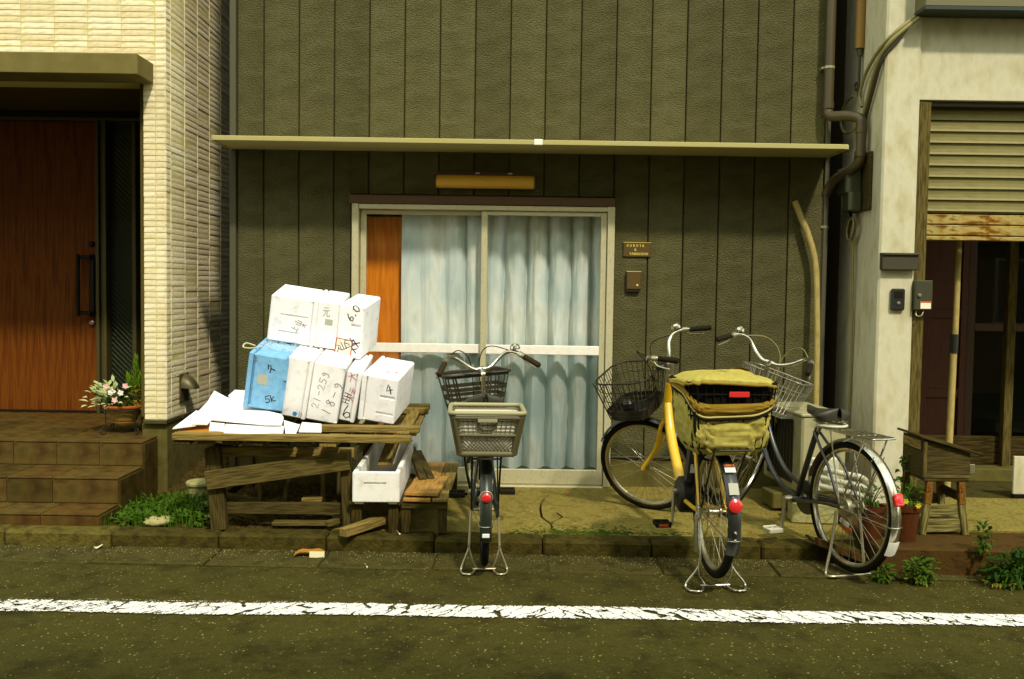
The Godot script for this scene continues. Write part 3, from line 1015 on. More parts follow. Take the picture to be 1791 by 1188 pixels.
# ---------------------------------------------------------------- the sided house in the middle
func sided_house() -> void:
	var r := RandomNumberGenerator.new()
	r.seed = 21
	var hs := thing("sided_house", "olive grey house clad in upright textured boards with a thin awning over its sliding doors", "house", Vector3(0.1, 0, 0))
	var o := Vector3(-0.1, 0, 0)
	var cs := B.new()
	cs.box(o + Vector3(0.1, 4.35, -1.592), Vector3(3.82, 4.1, 3.15))       # upper storey
	cs.box(o + Vector3(-1.43, 1.18, -1.592), Vector3(0.76, 2.24, 3.15))     # left of the doors
	cs.box(o + Vector3(1.335, 1.18, -1.592), Vector3(1.35, 2.24, 3.15))     # right of the doors
	cs.box(o + Vector3(-0.195, 2.17, -0.092), Vector3(1.71, 0.26, 0.15))    # over the doors
	made("wall", cs, M.joint, hs)
	var rm := B.new()
	rm.box(o + Vector3(-0.195, 1.1, -1.6), Vector3(1.71, 2.3, 0.06))
	rm.box(o + Vector3(-0.195, 2.2, -0.9), Vector3(1.71, 0.06, 1.4))
	rm.box(o + Vector3(-0.195, 0.08, -0.85), Vector3(1.71, 0.06, 1.5))
	made("room_lining", rm, M.room_wall, hs)
	# boards, 227 mm wide with a groove between
	var edges := [-1.80]
	for k in 16:
		edges.append(-1.6275 + 0.2275 * k)
	edges.append(2.01)
	for i in edges.size() - 1:
		var x0: float = edges[i] + 0.0045
		var x1: float = edges[i + 1] - 0.0045
		if x1 - x0 < 0.02:
			continue
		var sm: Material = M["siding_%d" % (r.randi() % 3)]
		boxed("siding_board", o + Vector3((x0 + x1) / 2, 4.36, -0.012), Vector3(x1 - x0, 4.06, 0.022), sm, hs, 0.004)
		var segs := [[0.33, 2.30, x0, x1]]
		if x0 > -1.06 and x1 < 0.66:
			segs = [[2.022, 2.30, x0, x1]]
		elif x0 < -1.06 and x1 > -1.06:
			segs = [[0.33, 2.30, x0, -1.06], [2.022, 2.30, -1.06, x1]]
		elif x0 < 0.66 and x1 > 0.66:
			segs = [[0.33, 2.30, 0.66, x1], [2.022, 2.30, x0, 0.66]]
		for s: Array in segs:
			boxed("siding_board", o + Vector3((s[2] + s[3]) / 2, (s[0] + s[1]) / 2, -0.012), Vector3(s[3] - s[2], s[1] - s[0], 0.022), sm, hs, 0.004)
	boxed("corner_trim", o + Vector3(-1.825, 3.3, -0.03), Vector3(0.04, 6.3, 0.09), M.siding_trim, hs)
	boxed("corner_trim", o + Vector3(2.025, 3.3, -0.03), Vector3(0.03, 6.3, 0.09), M.siding_trim, hs)
	boxed("foundation", o + Vector3(1.34, 0.2, -0.06), Vector3(1.36, 0.24, 0.1), M.found, hs, 0.004)
	boxed("foundation", o + Vector3(-1.44, 0.2, -0.06), Vector3(0.76, 0.24, 0.1), M.found, hs, 0.004)
	boxed("foundation_trim", o + Vector3(1.34, 0.325, -0.005), Vector3(1.36, 0.014, 0.03), M.siding_trim, hs)
	# awning
	var aw := boxed("awning", o + Vector3(0.092, 2.305, 0.213), Vector3(3.84, 0.016, 0.426), M.awning, hs, 0.002)
	boxed("fascia", Vector3(0, 0.0, 0.218), Vector3(3.846, 0.03, 0.014), M.awning, aw, 0.003)
	boxed("joint_cover", Vector3(0.05, 0.001, 0.222), Vector3(0.052, 0.036, 0.014), M.sash_white, aw, 0.003)
	for sx: float in [-1.0, 1.0]:
		boxed("end_cap", Vector3(1.926 * sx, 0, 0.0), Vector3(0.012, 0.03, 0.42), M.awning, aw, 0.003)
	boxed("back_flange", Vector3(0, 0.026, -0.2), Vector3(3.84, 0.04, 0.012), M.awning, aw, 0.002)
	# head board and door frame
	boxed("door_head", o + Vector3(-0.205, 1.986, 0.012), Vector3(1.722, 0.056, 0.05), M.head_brown, hs, 0.004)
	var fr := B.new()
	fr.box(o + Vector3(-1.026, 1.042, -0.02), Vector3(0.042, 1.83, 0.12), 0.003)
	fr.box(o + Vector3(0.632, 1.042, -0.02), Vector3(0.046, 1.83, 0.12), 0.003)
	fr.box(o + Vector3(-0.197, 1.939, -0.021), Vector3(1.61, 0.03, 0.116), 0.003)
	fr.box(o + Vector3(-0.197, 0.118, -0.015), Vector3(1.61, 0.026, 0.13), 0.003)
	made("door_frame", fr, M.aluminium, hs)
	boxed("door_track", o + Vector3(-0.197, 0.134, 0.012), Vector3(1.6, 0.012, 0.006), M.alloy, hs, 0.001)
	# two sashes, the right one on the outer track
	for k in 2:
		var xa: float = [-1.0, -0.208][k]
		var xb: float = [-0.168, 0.606][k]
		var z: float = [-0.035, 0.004][k]
		var sash := thing_part("sliding_sash", hs, o + Vector3((xa + xb) / 2, 1.03, z))
		var w := xb - xa
		for sx: float in [-1.0, 1.0]:
			boxed("stile", Vector3(sx * (w / 2 - 0.019), 0, 0), Vector3(0.038, 1.78, 0.03), M.aluminium, sash, 0.003)
		boxed("top_rail", Vector3(0, 0.877, 0), Vector3(w - 0.076, 0.026, 0.028), M.aluminium, sash, 0.003)
		boxed("middle_rail", Vector3(0, -0.008, 0.002), Vector3(w - 0.076, 0.06, 0.032), M.sash_white, sash, 0.003)
		boxed("bottom_rail", Vector3(0, -0.842, 0), Vector3(w - 0.076, 0.096, 0.028), M.aluminium, sash, 0.003)
		boxed("upper_pane", Vector3(0, 0.443, -0.004), Vector3(w - 0.07, 0.846, 0.003), M.glass, sash, 0.0)
		boxed("lower_pane", Vector3(0, -0.416, -0.004), Vector3(w - 0.07, 0.76, 0.003), M.dusty_glass, sash, 0.0)
	# what hangs behind the glass
	curtain("pale blue curtain hung in loose folds behind the left sliding door", -0.745, -0.16, -0.125, [[0.0, 0.008], [0.5, 0.016], [0.68, 0.045], [1.0, 0.04]], 4.2, 3)
	curtain("pale blue curtain in deep even folds behind the right sliding door", -0.2, 0.615, -0.165, [[0.0, 0.03], [0.2, 0.058], [1.0, 0.06]], 5.7, 4)
	var ob := thing("orange_board", "upright orange wooden board standing behind the left glass beside the curtain", "board", Vector3(-0.87, 0.13, -0.2))
	boxed("panel", Vector3(0, 0.88, 0), Vector3(0.26, 1.76, 0.02), M.orange_board, ob)
	boxed("edge_strip", Vector3(-0.115, 0.88, 0.014), Vector3(0.02, 1.76, 0.01), M.orange_board, ob)


func thing_part(called: String, parent: Node3D, at: Vector3) -> Node3D:
	var n := Node3D.new()
	n.name = numbered(called, parent)
	parent.add_child(n, true)
	n.position = at
	return n


func curtain(label: String, x0: float, x1: float, z: float, depths: Array, waves: float, sd: int) -> void:
	var c := thing("curtain", label, "curtain", Vector3((x0 + x1) / 2, 0.22, z))
	var nz := FastNoiseLite.new()
	nz.seed = sd
	nz.frequency = 1.4
	var b := B.new()
	b.sheet(150, 40, func(s, t):
		var amp: float = depths[0][1]
		for i in depths.size() - 1:
			if s >= depths[i][0]:
				amp = lerpf(depths[i][1], depths[i + 1][1], clampf((s - depths[i][0]) / (depths[i + 1][0] - depths[i][0] + 1e-5), 0.0, 1.0))
		var grow: float = lerpf(0.75, 1.0, 1.0 - t)
		var ph: float = TAU * waves * s + 0.9 * nz.get_noise_2d(s * 3.0, t * 0.7) + 0.35 * sin(t * 2.0 + s * 4.0)
		var fold: float = 2.0 * pow(absf(sin(ph * 0.5)), 0.72) - 1.0 + 0.3 * nz.get_noise_2d(s * 9.0, t * 2.0)
		return Vector3((s - 0.5) * (x1 - x0) + 0.006 * cos(ph) * grow, 1.70 * t + 0.006 * sin(ph * 1.0) * (1.0 - t), amp * grow * fold))
	made("cloth", b, M.curtain, c)
	var rail := B.new()
	rail.tube([Vector3((x0 - x1) / 2, 1.715, 0), Vector3((x1 - x0) / 2, 1.715, 0)], 0.008, 8)
	made("curtain_rail", rail, M.head_brown, c)


# ---------------------------------------------------------------- plastered shop front on the right
func shop_front() -> void:
	var hs := thing("plastered_shop", "plastered building with a half raised metal shutter and a thick white corner pillar", "building", Vector3(2.3, 0, 0.4))
	var o := Vector3(-2.3, 0, -0.4)
	var cs := B.new()
	cs.box(o + Vector3(2.323, 3.3, 0.085), Vector3(0.216, 6.5, 0.75), 0.012)
	made("corner_pillar", cs, M.plaster, hs)
	var ws := B.new()
	ws.box(o + Vector3(4.5, 4.63, 0.33), Vector3(4.14, 4.08, 0.22), 0.004)
	made("upper_wall", ws, M.plaster, hs)
	boxed("wall_panel", o + Vector3(2.213, 1.2, 0.0), Vector3(0.006, 2.3, 0.42), M.plaster, hs, 0.002)
	var wb := B.new()
	wb.box(o + Vector3(4.4, 1.4, -6.6), Vector3(4.3, 3.0, 0.1))
	wb.box(o + Vector3(2.28, 3.3, -3.45), Vector3(0.12, 6.5, 6.3))
	wb.box(o + Vector3(6.5, 1.4, -3.1), Vector3(0.1, 3.0, 7.0))
	wb.box(o + Vector3(4.4, 2.66, -3.15), Vector3(4.2, 0.08, 6.9))
	made("inner_wall", wb, M.room_wall, hs)
	var sg := boxed("sign_box", o + Vector3(3.9, 3.38, 0.53), Vector3(3.04, 0.56, 0.17), M.sign_box, hs, 0.004)
	boxed("lower_edge", Vector3(0, -0.292, 0.005), Vector3(3.05, 0.022, 0.17), M.teal_edge, sg, 0.003)
	# shutter: curved slats on a curtain, rusted bars at its foot
	var sh := thing_part("shutter", hs, o + Vector3(3.55, 0, 0.335))
	var slat := B.new()
	var prof := [Vector2(-0.004, 0.0347), Vector2(0.006, 0.0335), Vector2(0.010, 0.027), Vector2(0.0125, 0.010), Vector2(0.0125, -0.012), Vector2(0.010, -0.024), Vector2(0.004, -0.0285), Vector2(-0.004, -0.030), Vector2(-0.004, -0.0347)]
	for i in prof.size() - 1:
		var a: Vector2 = prof[i]
		var c: Vector2 = prof[i + 1]
		slat.face(Vector3(-1.04, a.y, a.x), Vector3(1.04, a.y, a.x), Vector3(1.04, c.y, c.x), Vector3(-1.04, c.y, c.x), Vector3(0, -(c.x - a.x), a.y - c.y).normalized())
	var sm := slat.mesh()
	for k in 10:
		put("slat", sm, M.shutter, sh, Transform3D(Basis(Vector3.BACK, 0.001 * sin(k * 2.0)), Vector3(0, 2.585 - k * 0.0695, 0)))
	boxed("rust_rail", Vector3(0, 1.885, 0.004), Vector3(2.08, 0.06, 0.02), M.rust_bar, sh, 0.004)
	boxed("rust_rail", Vector3(0, 1.818, 0.008), Vector3(2.08, 0.062, 0.03), M.rust_bar, sh, 0.004)
	boxed("rust_rail", Vector3(0, 1.768, 0.012), Vector3(2.08, 0.026, 0.045), M.rust_bar, sh, 0.004)
	boxed("shutter_head", o + Vector3(3.6, 2.575, 0.36), Vector3(2.3, 0.03, 0.1), M.dark_box, hs)
	plank("door_jamb", o + Vector3(2.468, 0.14, 0.36), o + Vector3(2.472, 2.58, 0.36), 0.072, 0.16, M.timber_1, hs, Vector3.BACK)
	# the doorway behind: red-brown door, dark glazed sliding door, post, low white panel
	boxed("floor", o + Vector3(4.3, 0.08, -3.1), Vector3(4.2, 0.1, 7.0), M.gutter, hs)
	var rd := thing_part("panel_door", hs, o + Vector3(3.25, 0.13, -1.0))
	boxed("door_panel", Vector3(0, 1.1, -0.01), Vector3(0.34, 2.2, 0.02), M.red_door, rd)
	for yy: float in [0.05, 0.55, 1.15, 2.1]:
		boxed("door_rail", Vector3(0, yy, 0.01), Vector3(0.34, 0.07, 0.024), M.red_door, rd)
	for sx: float in [-0.145, 0.145]:
		boxed("door_stile", Vector3(sx, 1.1, 0.012), Vector3(0.05, 2.2, 0.03), M.red_door, rd)
	var gd := thing_part("glazed_door", hs, o + Vector3(3.81, 0.13, -1.06))
	boxed("pane", Vector3(0, 1.2, 0), Vector3(0.66, 1.9, 0.004), M.glass, gd, 0.0)
	for sx: float in [-0.33, 0.33]:
		boxed("door_stile", Vector3(sx, 1.1, 0), Vector3(0.06, 2.2, 0.035), M.head_brown, gd)
	for yy: float in [0.12, 1.05, 2.1]:
		boxed("door_rail", Vector3(0, yy, 0.001), Vector3(0.6, 0.14 if yy < 0.5 else 0.06, 0.03), M.head_brown, gd)
	plank("door_post", o + Vector3(3.5, 0.13, -0.5), o + Vector3(3.5, 2.5, -0.5), 0.06, 0.06, M.timber_1, hs, Vector3.BACK)
	boxed("low_panel", o + Vector3(3.41, 0.26, 0.2), Vector3(0.4, 0.28, 0.02), M.plaster, hs)
	boxed("low_panel_foot", o + Vector3(3.41, 0.13, 0.21), Vector3(0.41, 0.06, 0.03), M.dark_bronze, hs)
	boxed("door_step", o + Vector3(3.2, 0.17, -0.45), Vector3(1.6, 0.09, 0.16), M.found, hs, 0.006)
	boxed("threshold_board", o + Vector3(3.2, 0.32, -0.55), Vector3(1.5, 0.2, 0.03), M.timber_3, hs, 0.004)
	# plinth in front
	var pl := B.new()
	pl.box(Vector3.ZERO, Vector3(2.6, 0.2, 1.3), 0.012)
	var pth := structure("plinth", pl, M.plinth)
	pth.transform = Transform3D(Basis(UP, -0.045), Vector3(3.2, 0.04, 0.93))
	var cb := B.new()
	cb.box(Vector3.ZERO, Vector3(2.4, 0.03, 0.85), 0.006)
	var ct := structure("shop_paving", cb, M.slab)
	ct.transform = Transform3D(Basis(UP, -0.03), Vector3(3.62, 0.142, 0.78))


# the other side of the street, behind the camera: what the glass and chrome mirror, and what
# keeps the low sky off the lane
func street_behind() -> void:
	var r := RandomNumberGenerator.new()
	r.seed = 5
	var xs := -13.0
	for k in 4:
		var w: float = [5.6, 7.2, 6.4, 6.0][k]
		var h: float = [6.9, 6.6, 7.1, 6.7][k]
		var hs := thing("house_opposite", ["grey rendered house across the lane, farthest left", "buff rendered house across the lane facing the sliding doors", "pale house across the lane facing the shop front", "olive house across the lane, farthest right"][k], "house", Vector3(xs + w / 2, 0, 9.3), PI, "houses across the lane")
		boxed("wall", Vector3(0, h / 2, -1.5), Vector3(w - 0.2, h, 3.0), [M.found, M.canopy, M.plaster, M.olive_wall][k], hs, 0.02)
		boxed("roof", Vector3(0, h + 0.08, -1.5), Vector3(w, 0.16, 3.5), M.dark_box, hs, 0.02)
		for i in 3:
			for j in 2:
				var wn := boxed("window", Vector3((i - 1) * 1.7, 1.5 + j * 2.6, 0.02), Vector3(1.1, 1.2, 0.05), M.aluminium, hs, 0.01)
				boxed("pane", Vector3(0, 0, 0.03), Vector3(1.0, 1.1, 0.01), M.green_glass, wn, 0.0)
		xs += w


# ---------------------------------------------------------------- plants
func tuft(b: B, c: Vector3, cnt: int, spread: float, h: float, w: float, r: RandomNumberGenerator, lean := 0.6, droop := 0.4) -> void:
	for i in cnt:
		var a := r.randf() * TAU
		var base := c + Vector3(cos(a), 0, sin(a)) * spread * sqrt(r.randf())
		var d := Vector3(cos(a) * lean * r.randf(), 1.0, sin(a) * lean * r.randf()).normalized()
		b.leaf(base, d, Vector3(cos(a), 0.2, sin(a)), h * r.randf_range(0.5, 1.1), w * r.randf_range(0.7, 1.2), droop)


func bushy(b: B, c: Vector3, size: Vector3, cnt: int, l: float, w: float, r: RandomNumberGenerator) -> void:
	for i in cnt:
		var d := Vector3(r.randfn(), r.randfn(), r.randfn()).normalized()
		var k := pow(r.randf(), 0.45)
		var p := c + d * size * k
		if p.y < c.y - size.y * 0.95:
			continue
		var dir := (d + Vector3(r.randf_range(-0.7, 0.7), r.randf_range(-0.3, 0.5), r.randf_range(-0.7, 0.7))).normalized()
		b.leaf(p, dir, Vector3(0.1, 1, 0.2).normalized(), l * r.randf_range(0.6, 1.2), w * r.randf_range(0.7, 1.2), 0.4)


func stems(b: B, c: Vector3, top: Vector3, cnt: int, spread: float, rad: float, r: RandomNumberGenerator) -> void:
	for i in cnt:
		var a := r.randf() * TAU
		var e := top + Vector3(cos(a), r.randf_range(-0.4, 0.2), sin(a)) * spread
		b.tube([c, (c + e) / 2.0 + Vector3(0, 0.02, 0), e], rad, 4)


# ---------------------------------------------------------------- at the tiled entrance
func entrance_things() -> void:
	var r := RandomNumberGenerator.new()
	r.seed = 31
	var p := Vector3(-2.51, 0.4505, 0.08)
	var stand := thing("plant_stand", "black wire stand with curled feet holding the clay bowl on the porch", "plant stand", p)
	var ring := B.new()
	ring.tube(arc(Vector3(0, 0.155, 0), Vector3.RIGHT, Vector3.BACK, 0.128, 0, TAU * 23 / 24, 23), 0.0035, 6, false, true)
	made("ring", ring, M.wire_dark, stand)
	for k in 4:
		var a := TAU * (k + 0.42) / 4
		var d := Vector3(cos(a), 0, sin(a))
		var lg := B.new()
		var pts := [d * 0.128 + UP * 0.158, d * 0.128 + UP * 0.03]
		for i in 11:
			var e := PI - TAU * 0.75 * i / 10
			pts.append(d * (0.128 + 0.018 + 0.018 * cos(e)) + UP * (0.022 - 0.018 * sin(e)))
		lg.tube(pts, 0.0035, 6)
		made("leg", lg, M.wire_dark, stand)
	var pot := thing("flower_bowl", "buff clay bowl with an orange rim on the black wire stand by the front door", "flower pot", p + Vector3(0, 0.07, 0))
	var pb := B.new()
	pb.lathe([Vector2(0.0, 0.0), Vector2(0.072, 0.0), Vector2(0.076, 0.012), Vector2(0.084, 0.03), Vector2(0.118, 0.098)], 32)
	made("bowl", pb, M.pot_buff, pot)
	pb = B.new()
	pb.lathe([Vector2(0.116, 0.095), Vector2(0.132, 0.097), Vector2(0.135, 0.106), Vector2(0.132, 0.114), Vector2(0.118, 0.114), Vector2(0.115, 0.1)], 32)
	made("rim", pb, M.terracotta, pot)
	pb = B.new()
	pb.lathe([Vector2(0.0785, 0.012), Vector2(0.081, 0.016), Vector2(0.0825, 0.021)], 32)
	made("foot_band", pb, M.terracotta, pot)
	pb = B.new()
	pb.lathe([Vector2(0.0, 0.104), Vector2(0.117, 0.102)], 24)
	made("earth", pb, M.soil, pot)
	var top := p + Vector3(0, 0.17, 0)
	var b := B.new()
	var sl := thing("silver_leaf_plant", "silvery grey leaved plant spilling over the left side of the clay bowl", "plant", top + Vector3(-0.06, 0, 0.02))
	for i in 90:
		var a := r.randf() * TAU
		var el := r.randf_range(0.1, 1.3)
		var d := Vector3(cos(a) * cos(el) - 0.55, sin(el), sin(a) * cos(el) + 0.1).normalized()
		var q := d * r.randf_range(0.06, 0.17)
		b.leaf(q, (d + Vector3(r.randf_range(-0.5, 0.5), r.randf_range(-0.2, 0.3), r.randf_range(-0.5, 0.5))).normalized(), Vector3(0, 1, 0.3).normalized(), r.randf_range(0.035, 0.06), r.randf_range(0.02, 0.032), 0.3)
	made("leaves", b, M.leaf_silver, sl)
	b = B.new()
	stems(b, Vector3.ZERO, Vector3(-0.07, 0.1, 0), 10, 0.06, 0.002, r)
	made("stems", b, M.leaf_dark, sl)
	var fp := thing("pink_flower_plant", "low dark leaved plant with pale pink flowers in the middle of the clay bowl", "plant", top + Vector3(0.0, 0, 0.045))
	b = B.new()
	bushy(b, Vector3(0, 0.05, 0), Vector3(0.08, 0.06, 0.06), 130, 0.04, 0.022, r)
	made("leaves", b, M.leaf_dark, fp)
	for q: Array in [[-0.085, 0.135, 0.03, 0], [-0.03, 0.105, 0.06, 1], [0.02, 0.1, 0.06, 1], [0.035, 0.14, 0.02, 0], [-0.01, 0.055, 0.08, 0], [-0.045, 0.10, 0.055, 1]]:
		var fl := B.new()
		for k in 5:
			var a = TAU * k / 5 + q[0] * 30
			fl.leaf(Vector3.ZERO, Vector3(cos(a), sin(a) * 0.85, 0.45).normalized(), Vector3(0, 0.3, 1), 0.021, 0.021, 0.35)
		made("flower", fl, M.petal_white if q[3] == 1 else M.petal_pink, fp, Transform3D(Basis(), Vector3(q[0], q[1], q[2])))
	var gp := thing("spiky_green_plant", "bright green upright plant with narrow leaves at the back right of the clay bowl", "plant", top + Vector3(0.05, 0, -0.03))
	b = B.new()
	for s: Array in [[0.02, 0.31, 0.0], [0.07, 0.22, 0.02], [-0.03, 0.19, 0.02]]:
		var tip := Vector3(s[0], s[1], s[2])
		b.tube([Vector3.ZERO, tip * Vector3(0.6, 0.5, 1), tip], 0.003, 5)
		for i in 34:
			var k := i / 34.0
			var a := i * 2.4
			var d := Vector3(cos(a), lerpf(0.25, 1.4, k), sin(a)).normalized()
			b.leaf(tip * lerpf(0.3, 1.0, k), d, Vector3(cos(a), 0.3, sin(a)), lerpf(0.075, 0.045, k), 0.013, 0.5)
	made("leaves", b, M.leaf_bright, gp)
	var dp := thing("withered_plant", "withered brown plant with a few yellow leaves at the right of the clay bowl", "plant", top + Vector3(0.085, 0, 0.02))
	b = B.new()
	bushy(b, Vector3(0, 0.05, 0), Vector3(0.045, 0.075, 0.05), 70, 0.03, 0.012, r)
	made("leaves", b, M.leaf_dry, dp)
	# grass at the foot of the steps
	b = B.new()
	for i in 1500:
		var x := r.randf_range(-2.24, -1.62)
		var z := r.randf_range(0.2, 1.1)
		var dx := (x + 1.98) / 0.32
		var dz := (z - 0.72) / 0.42
		if dx * dx + dz * dz > r.randf_range(0.1, 1.5):
			continue
		var y := 0.06 + 0.16 * clampf((0.35 - z) / 1.2, 0.0, 1.0)
		var a := r.randf() * TAU
		b.leaf(Vector3(x, y, z), Vector3(cos(a) * 0.8, 1.0, sin(a) * 0.8).normalized(), Vector3(cos(a), 0.2, sin(a)), r.randf_range(0.03, 0.085), r.randf_range(0.005, 0.012), 0.9)
	for i in 95:
		bushy(b, Vector3(r.randf_range(-2.22, -1.72), 0.1, r.randf_range(0.45, 1.02)), Vector3(0.05, 0.035, 0.05), 16, 0.035, 0.018, r)
	var gm := made("grass", b, M.grass, self)
	tag(gm, "patch of bright green grass and weeds beside the tiled steps", "grass", "", "stuff")
	var cap := thing("round_cap", "round pale concrete cover standing in the earth beside the rough table leg", "concrete cover", Vector3(-1.93, 0.09, 0.33))
	b = B.new()
	b.lathe([Vector2(0.085, -0.05), Vector2(0.085, 0.075), Vector2(0.095, 0.08), Vector2(0.095, 0.095), Vector2(0.088, 0.102), Vector2(0.0, 0.104)], 28)
	made("cover", b, M.stone_pale, cap)
	var k3 := 0
	for q: Array in [[-1.80, 0.62, 0.07], [-1.95, 1.02, 0.08], [-1.70, 0.9, 0.035], [-1.66, 0.4, 0.05]]:
		var s := B.new()
		var nz := FastNoiseLite.new()
		nz.seed = int(q[0] * 100)
		nz.frequency = 1.5
		s.sheet(14, 8, func(u, v):
			var e := Vector3(cos(TAU * u) * sin(PI * v), cos(PI * v) * 0.35, sin(TAU * u) * sin(PI * v))
			return e * q[2] * (1.0 + 0.35 * nz.get_noise_3dv(e * 1.2)))
		var st := made("flat_stone", s, M.stone_pale, self, Transform3D(Basis(), Vector3(q[0], 0.1, q[1])))
		tag(st, ["flat pale stone in the earth between the grass and the table leg", "flat pale stone lying by the kerb at the edge of the grass", "smallest pale stone lying under the left end of the rough table", "pale stone in the bare earth behind the rough table's left leg"][k3], "stone", "flat stones in the bare earth")
		k3 += 1


# ---------------------------------------------------------------- fixed to the walls
func wall_things() -> void:
	var lp := thing("wall_lamp", "long unlit wall lamp with an amber half round cover above the sliding doors", "wall lamp", Vector3(-0.187, 2.105, 0.0))
	var b := B.new()
	var prof := []
	b.sheet(1, 14, func(s, t):
		var a: float = lerpf(-PI * 0.62, PI * 0.5, t)
		return Vector3((s - 0.5) * 0.63, 0.042 * sin(a), 0.03 + 0.06 * cos(a)))
	made("lamp_cover", b, M.lamp_cover, lp)
	boxed("base_plate", Vector3(0, 0.01, 0.014), Vector3(0.64, 0.105, 0.028), M.head_brown, lp)
	for sx: float in [-1.0, 1.0]:
		b = B.new()
		var poly := PackedVector2Array()
		for i in 11:
			var a := lerpf(-PI * 0.62, PI * 0.5, i / 10.0)
			poly.append(Vector2(0.03 + 0.064 * cos(a), 0.045 * sin(a)))
		b.prism(poly, -0.006, 0.006)
		made("end_cap", b, M.head_brown, lp, Transform3D(Basis(UP, -PI / 2), Vector3(sx * 0.32, 0, 0)))
	for sx: float in [-0.05, 0.16]:
		boxed("clip", Vector3(sx, 0.055, 0.035), Vector3(0.03, 0.012, 0.02), M.alloy, lp)
	var np := thing("name_plate", "brown name plate with raised gold letters on the wall right of the doors", "name plate", Vector3(0.805, 1.684, 0.0))
	boxed("plate", Vector3(0, 0, 0.006), Vector3(0.18, 0.092, 0.012), M.name_plate, np)
	boxed("top_edge", Vector3(0, 0.0475, 0.006), Vector3(0.18, 0.003, 0.013), M.lettering, np, 0.0)
	var k := 0
	for q: Array in [["K U B O T A", -0.012, 0.026], ["&", -0.012, 0.0], ["YAMACHOU", 0.012, -0.027]]:
		var tm := TextMesh.new()
		var sf := SystemFont.new()
		sf.font_names = PackedStringArray(["Droid Sans"])
		sf.font_weight = 700
		tm.font = sf
		tm.text = q[0]
		tm.font_size = 16
		tm.pixel_size = 0.00135
		tm.depth = 0.003
		put("lettering", tm, M.lettering, np, Transform3D(Basis(), Vector3(q[1], q[2], 0.0135)))
		k += 1
	var db := thing("door_bell", "small brown bell box with a dark lower edge below the name plate", "doorbell", Vector3(0.785, 1.473, 0))
	boxed("case", Vector3(0, 0.01, 0.018), Vector3(0.092, 0.115, 0.036), M.name_plate, db, 0.005)
	boxed("bottom", Vector3(0, -0.054, 0.014), Vector3(0.086, 0.02, 0.028), M.black_plastic, db, 0.004)
	boxed("top_edge", Vector3(0, 0.069, 0.018), Vector3(0.094, 0.004, 0.038), M.lettering, db, 0.001)
	b = B.new()
	b.lathe([Vector2(0, 0.008), Vector2(0.006, 0.006), Vector2(0.008, 0.0)], 14)
	made("button", b, M.lettering, db, Transform3D(Basis(Vector3.RIGHT, PI / 2), Vector3(0.022, -0.02, 0.036)))
	# downpipe: down the upper wall, round the end of the awning, on down to the ground
	var dp := thing("downpipe", "brown plastic downpipe bending round the right end of the awning", "drainpipe", Vector3(2.0, 0, 0.06))
	b = B.new()
	b.tube([Vector3(0, 6.2, 0), Vector3(0.003, 2.62, 0)], 0.032, 16)
	made("upper_pipe", b, M.pipe_brown, dp)
	b = B.new()
	b.tube(smooth([Vector3(0.003, 2.64, 0), Vector3(0.004, 2.575, 0.0), Vector3(0.02, 2.548, 0.03), Vector3(0.1, 2.535, 0.12), Vector3(0.148, 2.51, 0.17), Vector3(0.158, 2.46, 0.18), Vector3(0.157, 2.3, 0.18), Vector3(0.15, 2.24, 0.17), Vector3(0.11, 2.19, 0.11), Vector3(0.06, 2.14, -0.02), Vector3(0.025, 2.06, -0.07)], 6), 0.032, 16)
	made("bend", b, M.pipe_brown, dp)
	for q: Array in [[Vector3(0.003, 2.62, 0), UP, 0.04], [Vector3(0.158, 2.44, 0.18), UP, 0.035], [Vector3(0.156, 2.29, 0.18), UP, 0.035]]:
		b = B.new()
		b.tube([q[0] - q[1] * q[2] * 0.5, q[0] + q[1] * q[2] * 0.5], 0.036, 16)
		made("socket", b, M.pipe_brown, dp)
	b = B.new()
	b.tube([Vector3(0.022, 2.1, -0.075), Vector3(0.022, 1.0, -0.075), Vector3(0.03, 0.1, -0.075)], 0.025, 14)
	made("lower_pipe", b, M.pipe_brown, dp)
	for q: Array in [[0.002, 2.86, 0.0, 0.035], [0.022, 1.85, -0.075, 0.031]]:
		b = B.new()
		b.tube([Vector3(q[0], q[1] - 0.008, q[2]), Vector3(q[0], q[1] + 0.008, q[2])], q[3], 16)
		b.box(Vector3(q[0] - 0.03, q[1], q[2] - 0.03), Vector3(0.03, 0.012, 0.05))
		made("pipe_band", b, M.pipe_band, dp)
	var sk := thing("bent_stick", "long pale crooked stick leaning against the dark wall left of the downpipe", "stick", Vector3(1.95, 0.11, 0.16))
	b = B.new()
	b.tube(smooth([Vector3(0.01, 0, 0), Vector3(0.014, 0.5, -0.03), Vector3(0.015, 0.86, -0.05), Vector3(0.012, 1.2, -0.07), Vector3(-0.002, 1.5, -0.09), Vector3(-0.05, 1.68, -0.1), Vector3(-0.09, 1.78, -0.11), Vector3(-0.14, 1.9, -0.115)], 5), [0.017, 0.017, 0.017, 0.018, 0.018, 0.018, 0.018, 0.018, 0.018, 0.018, 0.018, 0.019, 0.019, 0.019, 0.019, 0.019, 0.019, 0.019, 0.02, 0.02, 0.02, 0.02, 0.02, 0.021, 0.021, 0.021, 0.021, 0.021, 0.021, 0.021, 0.021, 0.021, 0.02, 0.02, 0.02, 0.019], 10)
	made("shaft", b, M.stick, sk)
	# on the grey flank of the pillar
	var x := 2.215
	var mt := thing("meter_box", "dark green electric meter box on a board on the pillar's shaded side", "meter box", Vector3(x, 2.1, 0.06))
	boxed("back_board", Vector3(-0.012, 0.02, 0.1), Vector3(0.02, 0.36, 0.3), M.timber_0, mt)
	boxed("case", Vector3(-0.075, 0.035, 0.03), Vector3(0.1, 0.17, 0.2), M.meter_green, mt, 0.01)
	boxed("lower_case", Vector3(-0.07, -0.1, 0.09), Vector3(0.085, 0.12, 0.12), M.meter_green, mt, 0.008)
